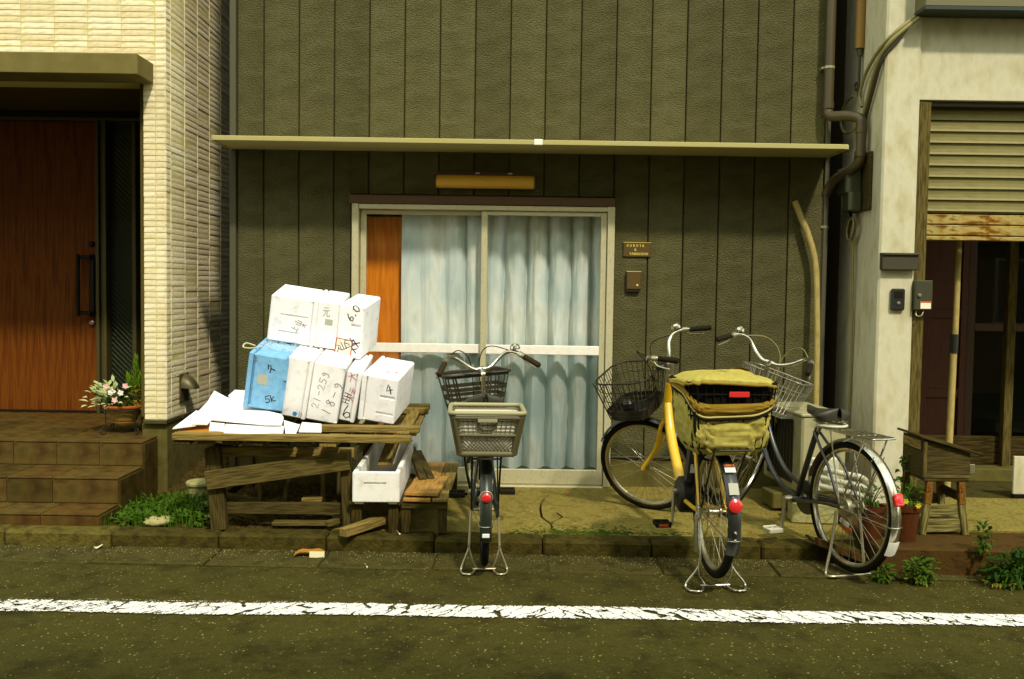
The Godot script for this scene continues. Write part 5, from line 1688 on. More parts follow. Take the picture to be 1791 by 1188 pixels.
# ---------------------------------------------------------------- foam boxes, sheets and trough
const GLYPH := {
	"0": [[0.5, 1, 0.15, 0.75, 0.1, 0.3, 0.45, 0, 0.85, 0.3, 0.85, 0.75, 0.5, 1]],
	"1": [[0.5, 1, 0.4, 0.0]],
	"2": [[0.1, 0.75, 0.4, 1, 0.8, 0.8, 0.6, 0.45, 0.1, 0.02, 0.9, 0.05]],
	"4": [[0.55, 1, 0.1, 0.35, 0.95, 0.38], [0.68, 0.8, 0.62, -0.05]],
	"5": [[0.9, 1, 0.25, 0.97, 0.15, 0.55, 0.55, 0.62, 0.85, 0.38, 0.7, 0.08, 0.3, 0.0, 0.05, 0.12]],
	"6": [[0.75, 1, 0.35, 0.65, 0.12, 0.25, 0.35, 0.0, 0.75, 0.08, 0.82, 0.36, 0.5, 0.48, 0.18, 0.28]],
	"8": [[0.8, 0.85, 0.45, 1, 0.2, 0.78, 0.75, 0.4, 0.7, 0.06, 0.35, 0.0, 0.15, 0.25, 0.75, 0.8]],
	"9": [[0.8, 0.7, 0.5, 0.98, 0.2, 0.75, 0.4, 0.5, 0.8, 0.7, 0.72, 0.3, 0.45, 0.0]],
	"g": [[0.8, 0.75, 0.5, 0.9, 0.25, 0.65, 0.5, 0.45, 0.8, 0.75, 0.75, 0.1, 0.45, -0.15, 0.15, 0.0]],
	"k": [[0.2, 1, 0.2, 0.0], [0.8, 0.7, 0.22, 0.35, 0.85, 0.0]],
	"S": [[0.85, 0.85, 0.45, 1, 0.2, 0.75, 0.75, 0.35, 0.6, 0.03, 0.1, 0.1]],
	"-": [[0.1, 0.5, 0.85, 0.52]],
	".": [[0.35, 0.05, 0.5, 0.1]],
	"H": [[0.2, 1, 0.15, 0.0], [0.8, 1, 0.75, 0.0], [0.15, 0.5, 0.8, 0.55]],
	"X": [[0.1, 0.95, 0.9, 0.05], [0.85, 1, 0.1, 0.0]],
	"大": [[0.05, 0.62, 0.95, 0.68], [0.5, 1, 0.48, 0.6, 0.08, 0.0], [0.5, 0.55, 0.95, 0.02]],
	"天": [[0.15, 0.92, 0.85, 0.95], [0.05, 0.6, 0.95, 0.64], [0.5, 0.93, 0.46, 0.5, 0.08, 0.0], [0.52, 0.52, 0.95, 0.02]],
	"元": [[0.2, 0.95, 0.8, 0.97], [0.05, 0.65, 0.95, 0.68], [0.38, 0.65, 0.32, 0.25, 0.05, 0.02], [0.6, 0.65, 0.58, 0.12, 0.7, 0.02, 0.95, 0.08, 0.95, 0.25]],
	"上": [[0.5, 1, 0.5, 0.05], [0.5, 0.6, 0.85, 0.6], [0.05, 0.03, 0.95, 0.05]],
	"山": [[0.5, 1, 0.5, 0.05], [0.12, 0.65, 0.12, 0.03, 0.9, 0.05], [0.9, 0.65, 0.9, 0.0]],
	"久": [[0.45, 1, 0.1, 0.5], [0.35, 0.78, 0.75, 0.8, 0.5, 0.35, 0.05, 0.0], [0.5, 0.45, 0.95, 0.02]],
}


func write(text: String, at: Vector2, h: float, angle: float, pen: float, spacing := 0.85) -> B:
	var b := B.new()
	var k := 0
	var n := 0
	for ch in text:
		if GLYPH.has(ch):
			for s: Array in GLYPH[ch]:
				var pts := []
				for i in range(0, s.size(), 2):
					var p := Vector2(s[i] * 0.8 + k * spacing, s[i + 1]) * h
					pts.append(at + p.rotated(angle))
				b.stroke(pts, pen, 0.0002 * n)
				n += 1
		k += 1
	return b


func foam_box(label: String, front: Vector3, size: Vector3, roll: float, yaw: float, tilt: float, m: Material, pockets: Array, lid: int) -> Node3D:
	var bs := Basis(UP, yaw) * Basis(Vector3.RIGHT, tilt) * Basis(Vector3.BACK, roll)
	var n := thing("foam_box", label, "foam box", Vector3.ZERO, 0.0, "foam fish boxes piled on the pallet")
	n.transform = Transform3D(bs, front - bs * Vector3(0, size.y / 2, size.z / 2))
	var lw := 0.028
	var b := B.new()
	var off := 0.0
	var w := size.x
	if lid != 0:
		w -= lw
		off = -lid * lw / 2
	b.box(Vector3(off, size.y / 2, 0), Vector3(w - 0.003, size.y, size.z), 0.008, Basis(), pockets, 0.009)
	# moulded rims at the two long edges
	for sy: float in [0.0, 1.0]:
		b.box(Vector3(off + w * 0.5 * signf(lid if lid else 1) * 0.9, size.y * lerpf(0.03, 0.97, sy), size.z / 2 - 0.01), Vector3(w * 0.1, 0.012, 0.024), 0.004)
	made("body", b, m, n)
	if lid != 0:
		boxed("lid", Vector3(lid * (size.x - lw) / 2, size.y / 2, 0), Vector3(lw - 0.002, size.y + 0.008, size.z + 0.008), m, n, 0.007)
	return n


func ink(called: String, box: Node3D, size: Vector3, b: B, m: Material, lift := 0.0008) -> void:
	made(called, b, m, box, Transform3D(Basis(), Vector3(0, size.y / 2, size.z / 2 + lift)))


func foam_boxes() -> void:
	var til := 0.17
	# lower row, left to right
	var s := Vector3(0.215, 0.32, 0.42)
	var n := foam_box("pale blue foam box standing on end at the left of the lower row", Vector3(-1.393, 0.871, 0.9), s, -0.16, 0.0, til, M.foam_blue, [Rect2(-0.085, -0.14, 0.006, 0.28), Rect2(0.085, -0.02, 0.02, 0.05)], -1)
	ink("writing", n, s, write("5k", Vector2(0.02, -0.12), 0.038, 0.4, 0.006, 0.8), M.ink_black)
	ink("writing", n, s, write("久", Vector2(0.02, 0.06), 0.045, 0.6, 0.006), M.ink_black)
	ink("writing", n, s, write("上", Vector2(-0.075, 0.115), 0.025, 0.0, 0.004), M.ink_grey)
	boxed("paper_label", Vector3(-0.015, 0.175, 0.2108), Vector3(0.06, 0.06, 0.001), M.label_grey, n, 0.0)
	s = Vector3(0.147, 0.355, 0.42)
	n = foam_box("plain white foam box between the blue box and the box marked 21-25g", Vector3(-1.216, 0.839, 0.88), s, -0.18, 0.0, til, M.foam_1, [], 1)
	var dot := B.new()
	var ring := []
	for i in 12:
		ring.append(Vector3(cos(TAU * i / 12) * 0.013, sin(TAU * i / 12) * 0.014, 0))
	for i in range(1, 11):
		dot.t(ring[0], ring[i], ring[i + 1], Vector3.BACK, Vector3.BACK, Vector3.BACK)
	made("blue_mark", dot, M.ink_sky, n, Transform3D(Basis(), Vector3(0.01, 0.025, 0.2108)))
	ink("writing", n, s, write("山", Vector2(0.03, -0.165), 0.03, 0.2, 0.003), M.ink_grey)
	s = Vector3(0.178, 0.345, 0.42)
	n = foam_box("white foam box with large grey handwriting 21-25g 18-9 in the lower row", Vector3(-1.05, 0.814, 0.9), s, -0.18, 0.0, til, M.foam_0, [], 0)
	ink("writing", n, s, write("21-25g", Vector2(-0.03, -0.1), 0.04, 1.42, 0.003, 0.95), M.ink_grey)
	ink("writing", n, s, write("18-9", Vector2(0.04, -0.13), 0.05, 1.3, 0.0035, 1.1), M.ink_black)
	s = Vector3(0.09, 0.30, 0.42)
	n = foam_box("narrow white foam box with a black 6 and pink writing in the lower row", Vector3(-0.911, 0.795, 0.88), s, -0.19, 0.0, til, M.foam_1, [], 1)
	ink("writing", n, s, write("6", Vector2(-0.025, -0.135), 0.07, 0.3, 0.006), M.ink_black)
	ink("pink_writing", n, s, write("天元", Vector2(0.02, -0.03), 0.045, 1.35, 0.004, 1.0), M.ink_pink)
	ink("writing", n, s, write("HH", Vector2(-0.005, -0.05), 0.04, 1.4, 0.004, 0.9), M.ink_black)
	ink("pink_writing", n, s, write("大", Vector2(-0.02, 0.085), 0.05, 0.4, 0.004), M.ink_pink)
	s = Vector3(0.21, 0.27, 0.42)
	n = foam_box("white foam box marked with a black 4 at the right end of the lower row", Vector3(-0.75, 0.785, 0.92), s, -0.15, -0.12, til, M.foam_0, [Rect2(-0.005, 0.01, 0.085, 0.02), Rect2(-0.02, -0.085, 0.1, 0.016)], -1)
	ink("writing", n, s, write("4", Vector2(0.045, 0.04), 0.05, 0.35, 0.006), M.ink_black)
	made("pink_writing", write("元大", Vector2(0.0, 0.0), 0.045, 0.4, 0.004, 1.1), M.ink_pink, n, Transform3D(Basis(Vector3.RIGHT, -PI / 2), Vector3(0.01, 0.271, 0.13)))
	# upper row
	s = Vector3(0.276, 0.276, 0.36)
	n = foam_box("white foam box with a long slot at the left of the top row", Vector3(-1.287, 1.215, 0.68), s, -0.14, 0.02, til, M.foam_0, [Rect2(-0.06, 0.025, 0.165, 0.009), Rect2(-0.06, -0.075, 0.12, 0.007)], 1)
	ink("writing", n, s, write("上山", Vector2(0.03, -0.07), 0.04, 1.2, 0.003, 1.1), M.ink_grey)
	ink("red_writing", n, s, write("大", Vector2(0.08, -0.035), 0.03, 1.2, 0.003), M.ink_red)
	s = Vector3(0.135, 0.28, 0.36)
	n = foam_box("middle white foam box of the top row with one grey character", Vector3(-1.088, 1.189, 0.67), s, -0.13, 0.0, til, M.foam_1, [], 0)
	ink("writing", n, s, write("元", Vector2(-0.03, 0.05), 0.055, 0.05, 0.003), M.ink_grey)
	boxed("paper_label", Vector3(0.01, 0.16, 0.1808), Vector3(0.045, 0.035, 0.001), M.label_grey, n, 0.0)
	s = Vector3(0.153, 0.315, 0.36)
	n = foam_box("white foam box with 6.0 and a red edged sticker ending the top row", Vector3(-0.949, 1.153, 0.69), s, -0.13, -0.14, til, M.foam_0, [Rect2(0.005, 0.03, 0.06, 0.022)], 0)
	ink("writing", n, s, write("6.0", Vector2(0.005, 0.06), 0.045, 1.05, 0.006, 0.75), M.ink_black)
	ink("writing", n, s, write("XX", Vector2(0.045, -0.125), 0.045, 1.25, 0.006, 0.9), M.ink_black)
	var stk := B.new()
	stk.box(Vector3.ZERO, Vector3(0.105, 0.115, 0.001))
	var sm := made("red_edged_sticker", stk, M.label_paper, n, Transform3D(Basis(Vector3.BACK, -0.06), Vector3(-0.03, 0.055, 0.1815)))
	var bd := B.new()
	for e: Array in [[0.048, 0.0, 0.006, 0.113], [-0.048, 0.0, 0.006, 0.113], [0.0, 0.054, 0.09, 0.004], [0.0, -0.054, 0.09, 0.004]]:
		bd.box(Vector3(e[0], e[1], 0.001), Vector3(e[2], e[3], 0.0006))
	made("sticker_border", bd, M.ink_red, sm)
	made("sticker_writing", write("久山S上", Vector2(-0.035, -0.035), 0.05, 0.6, 0.0045, 0.62), M.ink_blue, sm, Transform3D(Basis(), Vector3(0, 0, 0.0012)))
	var st := B.new()
	st.tube(smooth([Vector3(-0.12, 0.33, 0.02), Vector3(-0.17, 0.345, 0.03), Vector3(-0.18, 0.325, 0.06), Vector3(-0.13, 0.32, 0.1), Vector3(-0.06, 0.33, 0.12)], 6), 0.004, 6)
	var sg := made("white_string", st, M.string, self, Transform3D(Basis(), Vector3(-1.36, 0.74, 0.75)))
	tag(sg, "loop of white string hanging from the top of the blue foam box", "string")
	var fm := B.new()
	var nz := FastNoiseLite.new()
	nz.seed = 9
	nz.frequency = 4.0
	fm.sheet(24, 14, func(u, v): return Vector3((u - 0.5) * 0.24, 0.02 * nz.get_noise_2d(u * 3.0, v * 3.0) + 0.012 * nz.get_noise_2d(u * 9.0, v * 9.0) + 0.02, (v - 0.5) * 0.18))
	var fo := made("plastic_film", fm, M.clear_film, self, Transform3D(Basis(Vector3.BACK, -0.16) * Basis(Vector3.RIGHT, 0.17), Vector3(-1.33, 1.045, 0.74)))
	tag(fo, "crumpled clear plastic film lying on top of the blue foam box", "plastic film")
	# thin sheets
	sheets()
	# the open trough
	var tr := thing("foam_trough", "long open white foam trough with a slot in its front end on the low stool", "foam trough", Vector3(-0.735, 0.262, 0.68), 0.03)
	var b := B.new()
	b.box(Vector3(0, 0.0825, 0.515), Vector3(0.252, 0.165, 0.03), 0.005, Basis(), [Rect2(-0.065, 0.016, 0.12, 0.012)], 0.012)
	b.box(Vector3(0, 0.09, -0.53), Vector3(0.252, 0.18, 0.03), 0.005)
	for sx: float in [-1.0, 1.0]:
		b.box(Vector3(sx * 0.113, 0.0825, -0.008), Vector3(0.026, 0.166, 1.014), 0.005)
	b.box(Vector3(0, 0.014, -0.008), Vector3(0.21, 0.028, 1.02), 0.003)
	for q: Array in [[-0.09, 0.49], [0.09, 0.49], [-0.09, -0.49], [0.09, -0.49]]:
		b.box(Vector3(q[0], -0.006, q[1]), Vector3(0.05, 0.012, 0.05), 0.003)
	made("trough", b, M.foam_2, tr)
	var pk := plank("trough_plank", Vector3(-0.722, 0.40, 0.82), Vector3(-0.735, 0.45, 0.33), 0.085, 0.016, M.timber_2, self)
	tag(pk, "short pale plank lying inside the open foam trough", "plank")


func slab_poly(called: String, pts: Array, thick: float, m: Material, label: String, category: String, group := "") -> MeshInstance3D:
	var c := Vector3.ZERO
	for p: Vector3 in pts:
		c += p
	c /= pts.size()
	var nn := Vector3.ZERO
	for i in pts.size():
		nn += (pts[i] - c).cross(pts[(i + 1) % pts.size()] - c)
	nn = nn.normalized()
	if nn.y < 0:
		nn = -nn
	var xx := nn.cross(Vector3.BACK).normalized()
	var yy := nn.cross(xx)
	var b := B.new()
	var poly := PackedVector2Array()
	for p: Vector3 in pts:
		poly.append(Vector2((p - c).dot(xx), (p - c).dot(yy)))
	var idx := Geometry2D.triangulate_polygon(poly)
	var dn := -nn * thick
	for i in range(0, idx.size(), 3):
		var q := [pts[idx[i]] - c, pts[idx[i + 1]] - c, pts[idx[i + 2]] - c]
		var fn: Vector3 = (q[1] - q[0]).cross(q[2] - q[0]).normalized()
		if fn.dot(nn) < 0:
			fn = -fn
		b.t(q[0], q[1], q[2], fn, fn, fn)
		b.t(q[0] + dn, q[1] + dn, q[2] + dn, -fn, -fn, -fn)
	for i in pts.size():
		var a: Vector3 = pts[i] - c
		var e: Vector3 = pts[(i + 1) % pts.size()] - c
		b.face(a, e, e + dn, a + dn, (e - a).cross(nn).normalized() * (1.0 if (e - a).cross(nn).dot((a + e) / 2) > 0 else -1.0))
	var o := made(called, b, m, self, Transform3D(Basis(), c))
	tag(o, label, category, group)
	return o


func sheets() -> void:
	var g := "flat sheets on the pallet"
	slab_poly("brown_card", [Vector3(-1.79, 0.628, 1.21), Vector3(-1.70, 0.655, 0.9), Vector3(-1.5, 0.655, 0.9), Vector3(-1.5, 0.628, 1.2)], 0.004, M.card_brown, "folded brown cardboard lying under the white sheets at the pallet's left end", "cardboard")
	slab_poly("white_sheet", [Vector3(-1.806, 0.649, 1.22), Vector3(-1.766, 0.712, 0.95), Vector3(-1.68, 0.70, 0.95), Vector3(-1.70, 0.66, 1.17)], 0.006, M.card_white, "pointed white sheet sticking out farthest left over the pallet's end", "sheet", g)
	slab_poly("white_sheet", [Vector3(-1.741, 0.690, 1.1), Vector3(-1.762, 0.74, 0.75), Vector3(-1.799, 0.778, 0.5), Vector3(-1.693, 0.749, 0.6), Vector3(-1.55, 0.735, 0.65), Vector3(-1.47, 0.715, 0.78), Vector3(-1.64, 0.684, 1.05), Vector3(-1.641, 0.667, 1.15), Vector3(-1.715, 0.671, 1.18)], 0.008, M.card_white, "large bent white sheet rising to a corner against the tiled wall side", "sheet", g)
	slab_poly("white_sheet", [Vector3(-1.70, 0.754, 0.55), Vector3(-1.687, 0.779, 0.45), Vector3(-1.50, 0.77, 0.45), Vector3(-1.45, 0.72, 0.75), Vector3(-1.60, 0.728, 0.72)], 0.008, M.card_white, "white sheet leaning up behind the blue foam box's lower corner", "sheet", g)
	slab_poly("white_sheet", [Vector3(-1.66, 0.681, 1.06), Vector3(-1.50, 0.715, 0.78), Vector3(-1.29, 0.695, 0.93), Vector3(-1.264, 0.686, 1.0), Vector3(-1.247, 0.667, 1.12), Vector3(-1.339, 0.667, 1.12)], 0.009, M.card_white, "broad white sheet lying directly under the blue foam box", "sheet", g)
	slab_poly("white_sheet", [Vector3(-1.632, 0.672, 1.13), Vector3(-1.549, 0.67, 1.15), Vector3(-1.537, 0.575, 1.225), Vector3(-1.616, 0.585, 1.225)], 0.006, M.card_white, "small white flap hanging down over the pallet's front bearer", "sheet", g)
	slab_poly("white_sheet", [Vector3(-1.565, 0.656, 1.07), Vector3(-1.242, 0.652, 1.09), Vector3(-1.21, 0.625, 1.25), Vector3(-1.527, 0.632, 1.24)], 0.008, M.card_white, "long white strip lying along the front of the pallet", "sheet", g)
	slab_poly("white_sheet", [Vector3(-1.27, 0.668, 0.97), Vector3(-1.163, 0.654, 1.05), Vector3(-1.153, 0.625, 1.2), Vector3(-1.205, 0.627, 1.21)], 0.007, M.card_white, "white sheet scrap next to the long strip below the plain white box", "sheet", g)
	var last := slab_poly("white_sheet", [Vector3(-1.16, 0.662, 1.0), Vector3(-1.05, 0.657, 1.02), Vector3(-1.018, 0.636, 1.18), Vector3(-1.14, 0.636, 1.18)], 0.006, M.card_white, "white sheet with a red mark at the right end of the sheets", "sheet", g)
	var b := B.new()
	b.stroke([Vector2(0, 0), Vector2(0.03, 0.006), Vector2(0.06, -0.002), Vector2(0.08, 0.004)], 0.006, 0.0)
	made("red_print", b, M.ink_red, last, Transform3D(Basis(Vector3.RIGHT, -PI / 2 + 0.135), Vector3(-1.13, 0.6465, 1.12) - last.position))


# ---------------------------------------------------------------- bicycles
# local axes of a bicycle: X forward, Y up, Z to its right; the origin is on the ground under the back hub
func wheel(bike: Node3D, c: Vector3, rad: float, tr: Transform3D, rimmat: Material, tw := 0.019) -> Node3D:
	var w := thing_part("wheel", bike, Vector3.ZERO)
	w.transform = tr * Transform3D(Basis(), c)
	var b := B.new()
	b.tube(arc(Vector3.ZERO, Vector3.RIGHT, Vector3.UP, rad - tw, 0, TAU * 63 / 64, 63), tw, 12, false, true)
	made("tyre", b, M.tyre, w)
	b = B.new()
	var rr := rad - tw * 2.0
	var prof := [Vector2(rr + 0.004, -0.0125), Vector2(rr - 0.004, -0.0125), Vector2(rr - 0.012, -0.008), Vector2(rr - 0.015, 0.0), Vector2(rr - 0.012, 0.008), Vector2(rr - 0.004, 0.0125), Vector2(rr + 0.004, 0.0125)]
	b.xf = Transform3D(Basis(Vector3.RIGHT, PI / 2), Vector3.ZERO)
	b.lathe(prof, 64)
	made("rim", b, rimmat, w)
	b = B.new()
	b.xf = Transform3D(Basis(Vector3.RIGHT, PI / 2), Vector3.ZERO)
	b.lathe([Vector2(0, -0.06), Vector2(0.007, -0.06), Vector2(0.008, -0.032), Vector2(0.028, -0.03), Vector2(0.028, -0.026), Vector2(0.014, -0.022), Vector2(0.014, 0.022), Vector2(0.028, 0.026), Vector2(0.028, 0.03), Vector2(0.008, 0.032), Vector2(0.007, 0.06), Vector2(0, 0.06)], 20)
	made("hub", b, M.alloy, w)
	b = B.new()
	for k in 32:
		var a := TAU * k / 32
		var sd := 1.0 if k % 2 == 0 else -1.0
		var h := a + (0.9 if (k / 2) % 2 == 0 else -0.9)
		b.tube([Vector3(cos(h) * 0.026, sin(h) * 0.026, sd * 0.028), Vector3(cos(a) * (rr - 0.013), sin(a) * (rr - 0.013), 0)], 0.0013, 5, false)
	made("spokes", b, M.spoke, w).set_meta("kind", "stuff")
	return w


func mudguard(bike: Node3D, c: Vector3, rad: float, a0: float, a1: float, wid: float, m: Material, tr: Transform3D) -> MeshInstance3D:
	var b := B.new()
	b.sheet(40, 6, func(s, t):
		var a: float = lerpf(a0, a1, s)
		var e: float = (t - 0.5) * 2.0
		var r: float = rad - 0.012 * e * e
		return Vector3(cos(a) * r, sin(a) * r, e * wid / 2), 0.0015)
	return made("mudguard", b, m, bike, tr * Transform3D(Basis(), c))


func saddle(bike: Node3D, p: Vector3, post: Vector3, m: Material) -> void:
	var s := thing_part("saddle", bike, p)
	var b := B.new()
	# outline from nose (x = 0.14) to tail (x = -0.12)
	b.sheet(22, 14, func(u, v):
		var x: float = lerpf(0.145, -0.125, u)
		var k: float = clampf((0.145 - x) / 0.27, 0.0, 1.0)
		var hw: float = 0.018 + 0.085 * smoothstep(0.25, 0.8, k)
		hw *= sqrt(clampf(1.0 - pow(maxf((k - 0.82) / 0.18, 0.0), 2.0), 0.02, 1.0)) * sqrt(clampf(k / 0.08, 0.05, 1.0))
		var a: float = lerpf(-PI * 0.72, PI * 0.72, v)
		var top: float = 0.012 + 0.022 * pow(k, 2.0) + 0.012 * (1.0 - smoothstep(0.0, 0.35, k))
		return Vector3(x, top + 0.034 * (cos(a) - 1.0) * (0.7 + 0.5 * k), hw * sin(a) / sin(PI * 0.5) * (1.0 if absf(a) < PI / 2 else 0.97)))
	made("cover", b, m, s)
	b = B.new()
	for sz: float in [-0.022, 0.022]:
		b.tube([Vector3(0.1, -0.02, sz * 0.4), Vector3(0.05, -0.045, sz), Vector3(-0.05, -0.05, sz), Vector3(-0.1, -0.03, sz * 2.2)], 0.0035, 6)
	for sz: float in [-0.055, 0.055]:
		b.tube(arc(Vector3(-0.085, -0.05, sz), Vector3.RIGHT, Vector3.BACK, 0.016, 0, 0.1, 1), 0.002, 4)
		var pts := []
		for i in 40:
			pts.append(Vector3(-0.085 + cos(i * 0.9) * 0.015, -0.02 - i * 0.0012, sz + sin(i * 0.9) * 0.015))
		b.tube(pts, 0.0022, 5)
	made("saddle_frame", b, M.alloy, s)
	b = B.new()
	b.tube([post - p, Vector3(0, -0.04, 0)], 0.0125, 12)
	made("seat_post", b, M.chrome, s)


func handlebar(bike: Node3D, tr: Transform3D, pts: Array, grip: float, bell: float, gm: Material, bm: Material) -> Node3D:
	var h := thing_part("handlebar", bike, Vector3.ZERO)
	h.transform = tr
	var b := B.new()
	var right := smooth(pts, 6)
	var left := right.map(func(q): return q * Vector3(1, 1, -1))
	left.reverse()
	left.pop_back()
	b.tube(left + right, 0.0112, 12)
	made("bar", b, bm, h)
	for s: float in [-1.0, 1.0]:
		var e: Vector3 = pts[pts.size() - 1] * Vector3(1, 1, s)
		var q: Vector3 = pts[pts.size() - 2] * Vector3(1, 1, s)
		var d := (e - q).normalized()
		var g := B.new()
		g.tube([e - d * grip, e - d * grip * 0.9, e - d * grip * 0.3, e - d * 0.005, e + d * 0.004], [0.0165, 0.015, 0.0165, 0.0165, 0.012], 12)
		made("grip", g, gm, h)
		var c := e - d * (grip + 0.03)
		var lv := B.new()
		var fwd := (Vector3(1, -0.35, 0) - d * d.dot(Vector3(1, -0.35, 0))).normalized()
		lv.tube([c - d * 0.012, c + d * 0.018], 0.0165, 10)
		lv.tube(smooth([c + fwd * 0.012, c + fwd * 0.035 + d * 0.02, c + fwd * 0.045 + d * 0.06, c + fwd * 0.05 + d * 0.11], 5), [0.007, 0.006, 0.0055, 0.0055, 0.005, 0.005, 0.005, 0.005, 0.005, 0.005, 0.005, 0.005, 0.005, 0.005, 0.005, 0.006], 8)
		made("brake_lever", lv, M.alloy, h)
		if s == bell:
			var bl := B.new()
			var cb := c - d * 0.045 + Vector3(0, 0.012, 0)
			bl.xf = Transform3D(Basis(), cb)
			bl.lathe([Vector2(0.0, 0.034), Vector2(0.015, 0.031), Vector2(0.026, 0.021), Vector2(0.03, 0.006), Vector2(0.028, 0.0), Vector2(0.006, 0.0), Vector2(0.006, -0.01)], 20)
			made("bell", bl, M.chrome, h)
	return h


func crank(bike: Node3D, bb: Vector3, ang: float, l: float, pm: Material, lit := false) -> void:
	var c := thing_part("crank", bike, bb)
	var b := B.new()
	b.tube([Vector3(0, 0, -0.07), Vector3(0, 0, 0.075)], 0.02, 14)
	for s: float in [-1.0, 1.0]:
		var d := Vector3(cos(ang), sin(ang), 0) * s
		b.tube([Vector3(0, 0, s * 0.068), Vector3(0, 0, s * 0.08)], 0.017, 12)
		b.tube([Vector3(0, 0, s * 0.074), d * l + Vector3(0, 0, s * 0.086)], [0.011, 0.008], 10)
	made("arms", b, M.alloy, c)
	for s: float in [-1.0, 1.0]:
		var at := Vector3(cos(ang), sin(ang), 0) * s * l + Vector3(0, 0, s * 0.14)
		var p := B.new()
		for sx: float in [-1.0, 1.0]:
			p.box(Vector3(sx * 0.032, 0, 0), Vector3(0.014, 0.026, 0.085), 0.004)
		for sz: float in [-1.0, 0.0, 1.0]:
			p.box(Vector3(0, 0, sz * 0.038), Vector3(0.064, 0.02, 0.01), 0.003)
		p.tube([Vector3(0, 0, -0.055 * s), Vector3(0, 0, 0.04 * s)], 0.008, 8)
		var pd := made("pedal", p, pm, c, Transform3D(Basis(Vector3.BACK, 0.06), at))
		for sx: float in ([-1.0, 1.0] if lit else []):
			boxed("pedal_reflector", Vector3(sx * 0.0398, 0, 0), Vector3(0.003, 0.014, 0.05), M.reflector_orange, pd, 0.001)


# stand of bent tube whose feet carry the back wheel
func two_leg_stand(bike: Node3D, hub: Vector3, half: float, x: float, m: Material) -> void:
	var b := B.new()
	for s: float in [-1.0, 1.0]:
		b.tube(smooth([hub + Vector3(0.01, -0.01, s * 0.068), Vector3(x + 0.015, hub.y * 0.55, s * 0.075), Vector3(x + 0.005, 0.11, s * 0.08), Vector3(x, 0.03, s * half * 0.96), Vector3(x - 0.02, 0.008, s * half), Vector3(x - 0.06, 0.008, s * half * 0.9), Vector3(x - 0.07, 0.008, s * half * 0.62), Vector3(x - 0.03, 0.008, s * half * 0.45), Vector3(x, 0.012, s * half * 0.4)], 6), 0.0062, 8)
		b.tube(smooth([Vector3(x + 0.004, 0.14, s * 0.08), Vector3(x + 0.002, 0.07, s * half * 0.55), Vector3(x, 0.014, s * half * 0.32)], 4), 0.005, 7)
	b.tube([Vector3(x, 0.014, -half * 0.5), Vector3(x, 0.016, half * 0.5)], 0.007, 8)
	made("stand", b, m, bike)


func wire_basket(called: String, bike: Node3D, tr: Transform3D, top: Vector3, bot: Vector3, h: float, nx: int, nz: int, rings: int, wr: float, m: Material, back_drop := 0.0) -> MeshInstance3D:
	# top and bottom hold half lengths along X and Z and the corner radius in Y
	var loop := func(k: float, n: int) -> Array:
		var hx: float = lerpf(bot.x, top.x, k)
		var hz: float = lerpf(bot.z, top.z, k)
		var cr: float = lerpf(bot.y, top.y, k)
		var pts := []
		for c: Array in [[1, 1, 0.0], [-1, 1, PI / 2], [-1, -1, PI], [1, -1, PI * 1.5]]:
			for i in n + 1:
				var a: float = c[2] + PI / 2 * i / n
				pts.append(Vector3(c[0] * (hx - cr) + cos(a) * cr, h * k - back_drop * (1.0 if c[0] < 0 else 0.0) * k, c[1] * (hz - cr) + sin(a) * cr))
		return pts
	var b := B.new()
	for i in rings + 1:
		var k := float(i) / rings
		b.tube(loop.call(k, 5), wr * (2.2 if i == rings else 1.0), 7, false, true)
	for i in nx:
		var s := (float(i) / (nx - 1) - 0.5) * 1.7
		for z: float in [-1.0, 1.0]:
			b.tube([Vector3(s * bot.x, 0, 0), Vector3(s * bot.x, 0, z * bot.z), Vector3(s * top.x, h - back_drop * (0.5 - s * 0.5), z * top.z)], wr, 5, false)
	for i in nz:
		var s := (float(i) / (nz - 1) - 0.5) * 1.7
		for x: float in [-1.0, 1.0]:
			b.tube([Vector3(0, 0, s * bot.z), Vector3(x * bot.x, 0, s * bot.z), Vector3(x * top.x, h - (back_drop if x < 0 else 0.0), s * top.z)], wr, 5, false)
	return made(called, b, m, bike, tr)


func rear_rack(bike: Node3D, hub: Vector3, y: float, x0: float, x1: float, half: float, m: Material) -> void:
	var b := B.new()
	b.tube(smooth([Vector3(x0, y, -half * 0.5), Vector3((x0 + x1) / 2, y, -half), Vector3(x1 + 0.03, y, -half), Vector3(x1, y, -half * 0.7), Vector3(x1, y, half * 0.7), Vector3(x1 + 0.03, y, half), Vector3((x0 + x1) / 2, y, half), Vector3(x0, y, half * 0.5)], 5), 0.005, 8)
	for k in 3:
		var z := (k - 1) * half * 0.45
		b.tube([Vector3(x0 - 0.01, y, z), Vector3(x1, y, z)], 0.0035, 7)
	for x: float in [lerpf(x0, x1, 0.25), lerpf(x0, x1, 0.7)]:
		b.tube([Vector3(x, y - 0.003, -half), Vector3(x, y - 0.003, half)], 0.004, 7)
	for s: float in [-1.0, 1.0]:
		b.tube([Vector3(x1 + 0.06, y, s * half), hub + Vector3(0, 0.0, s * 0.066)], 0.005, 8)
		b.tube([Vector3(lerpf(x0, x1, 0.3), y, s * half * 0.9), hub + Vector3(0.005, 0.02, s * 0.066)], 0.004, 8)
	made("rear_rack", b, m, bike)


func steer_at(head_top: Vector3, head_low: Vector3, ang: float) -> Transform3D:
	var ax := (head_top - head_low).normalized()
	return Transform3D(Basis(), head_top) * Transform3D(Basis(ax, ang), Vector3.ZERO) * Transform3D(Basis(), -head_top)


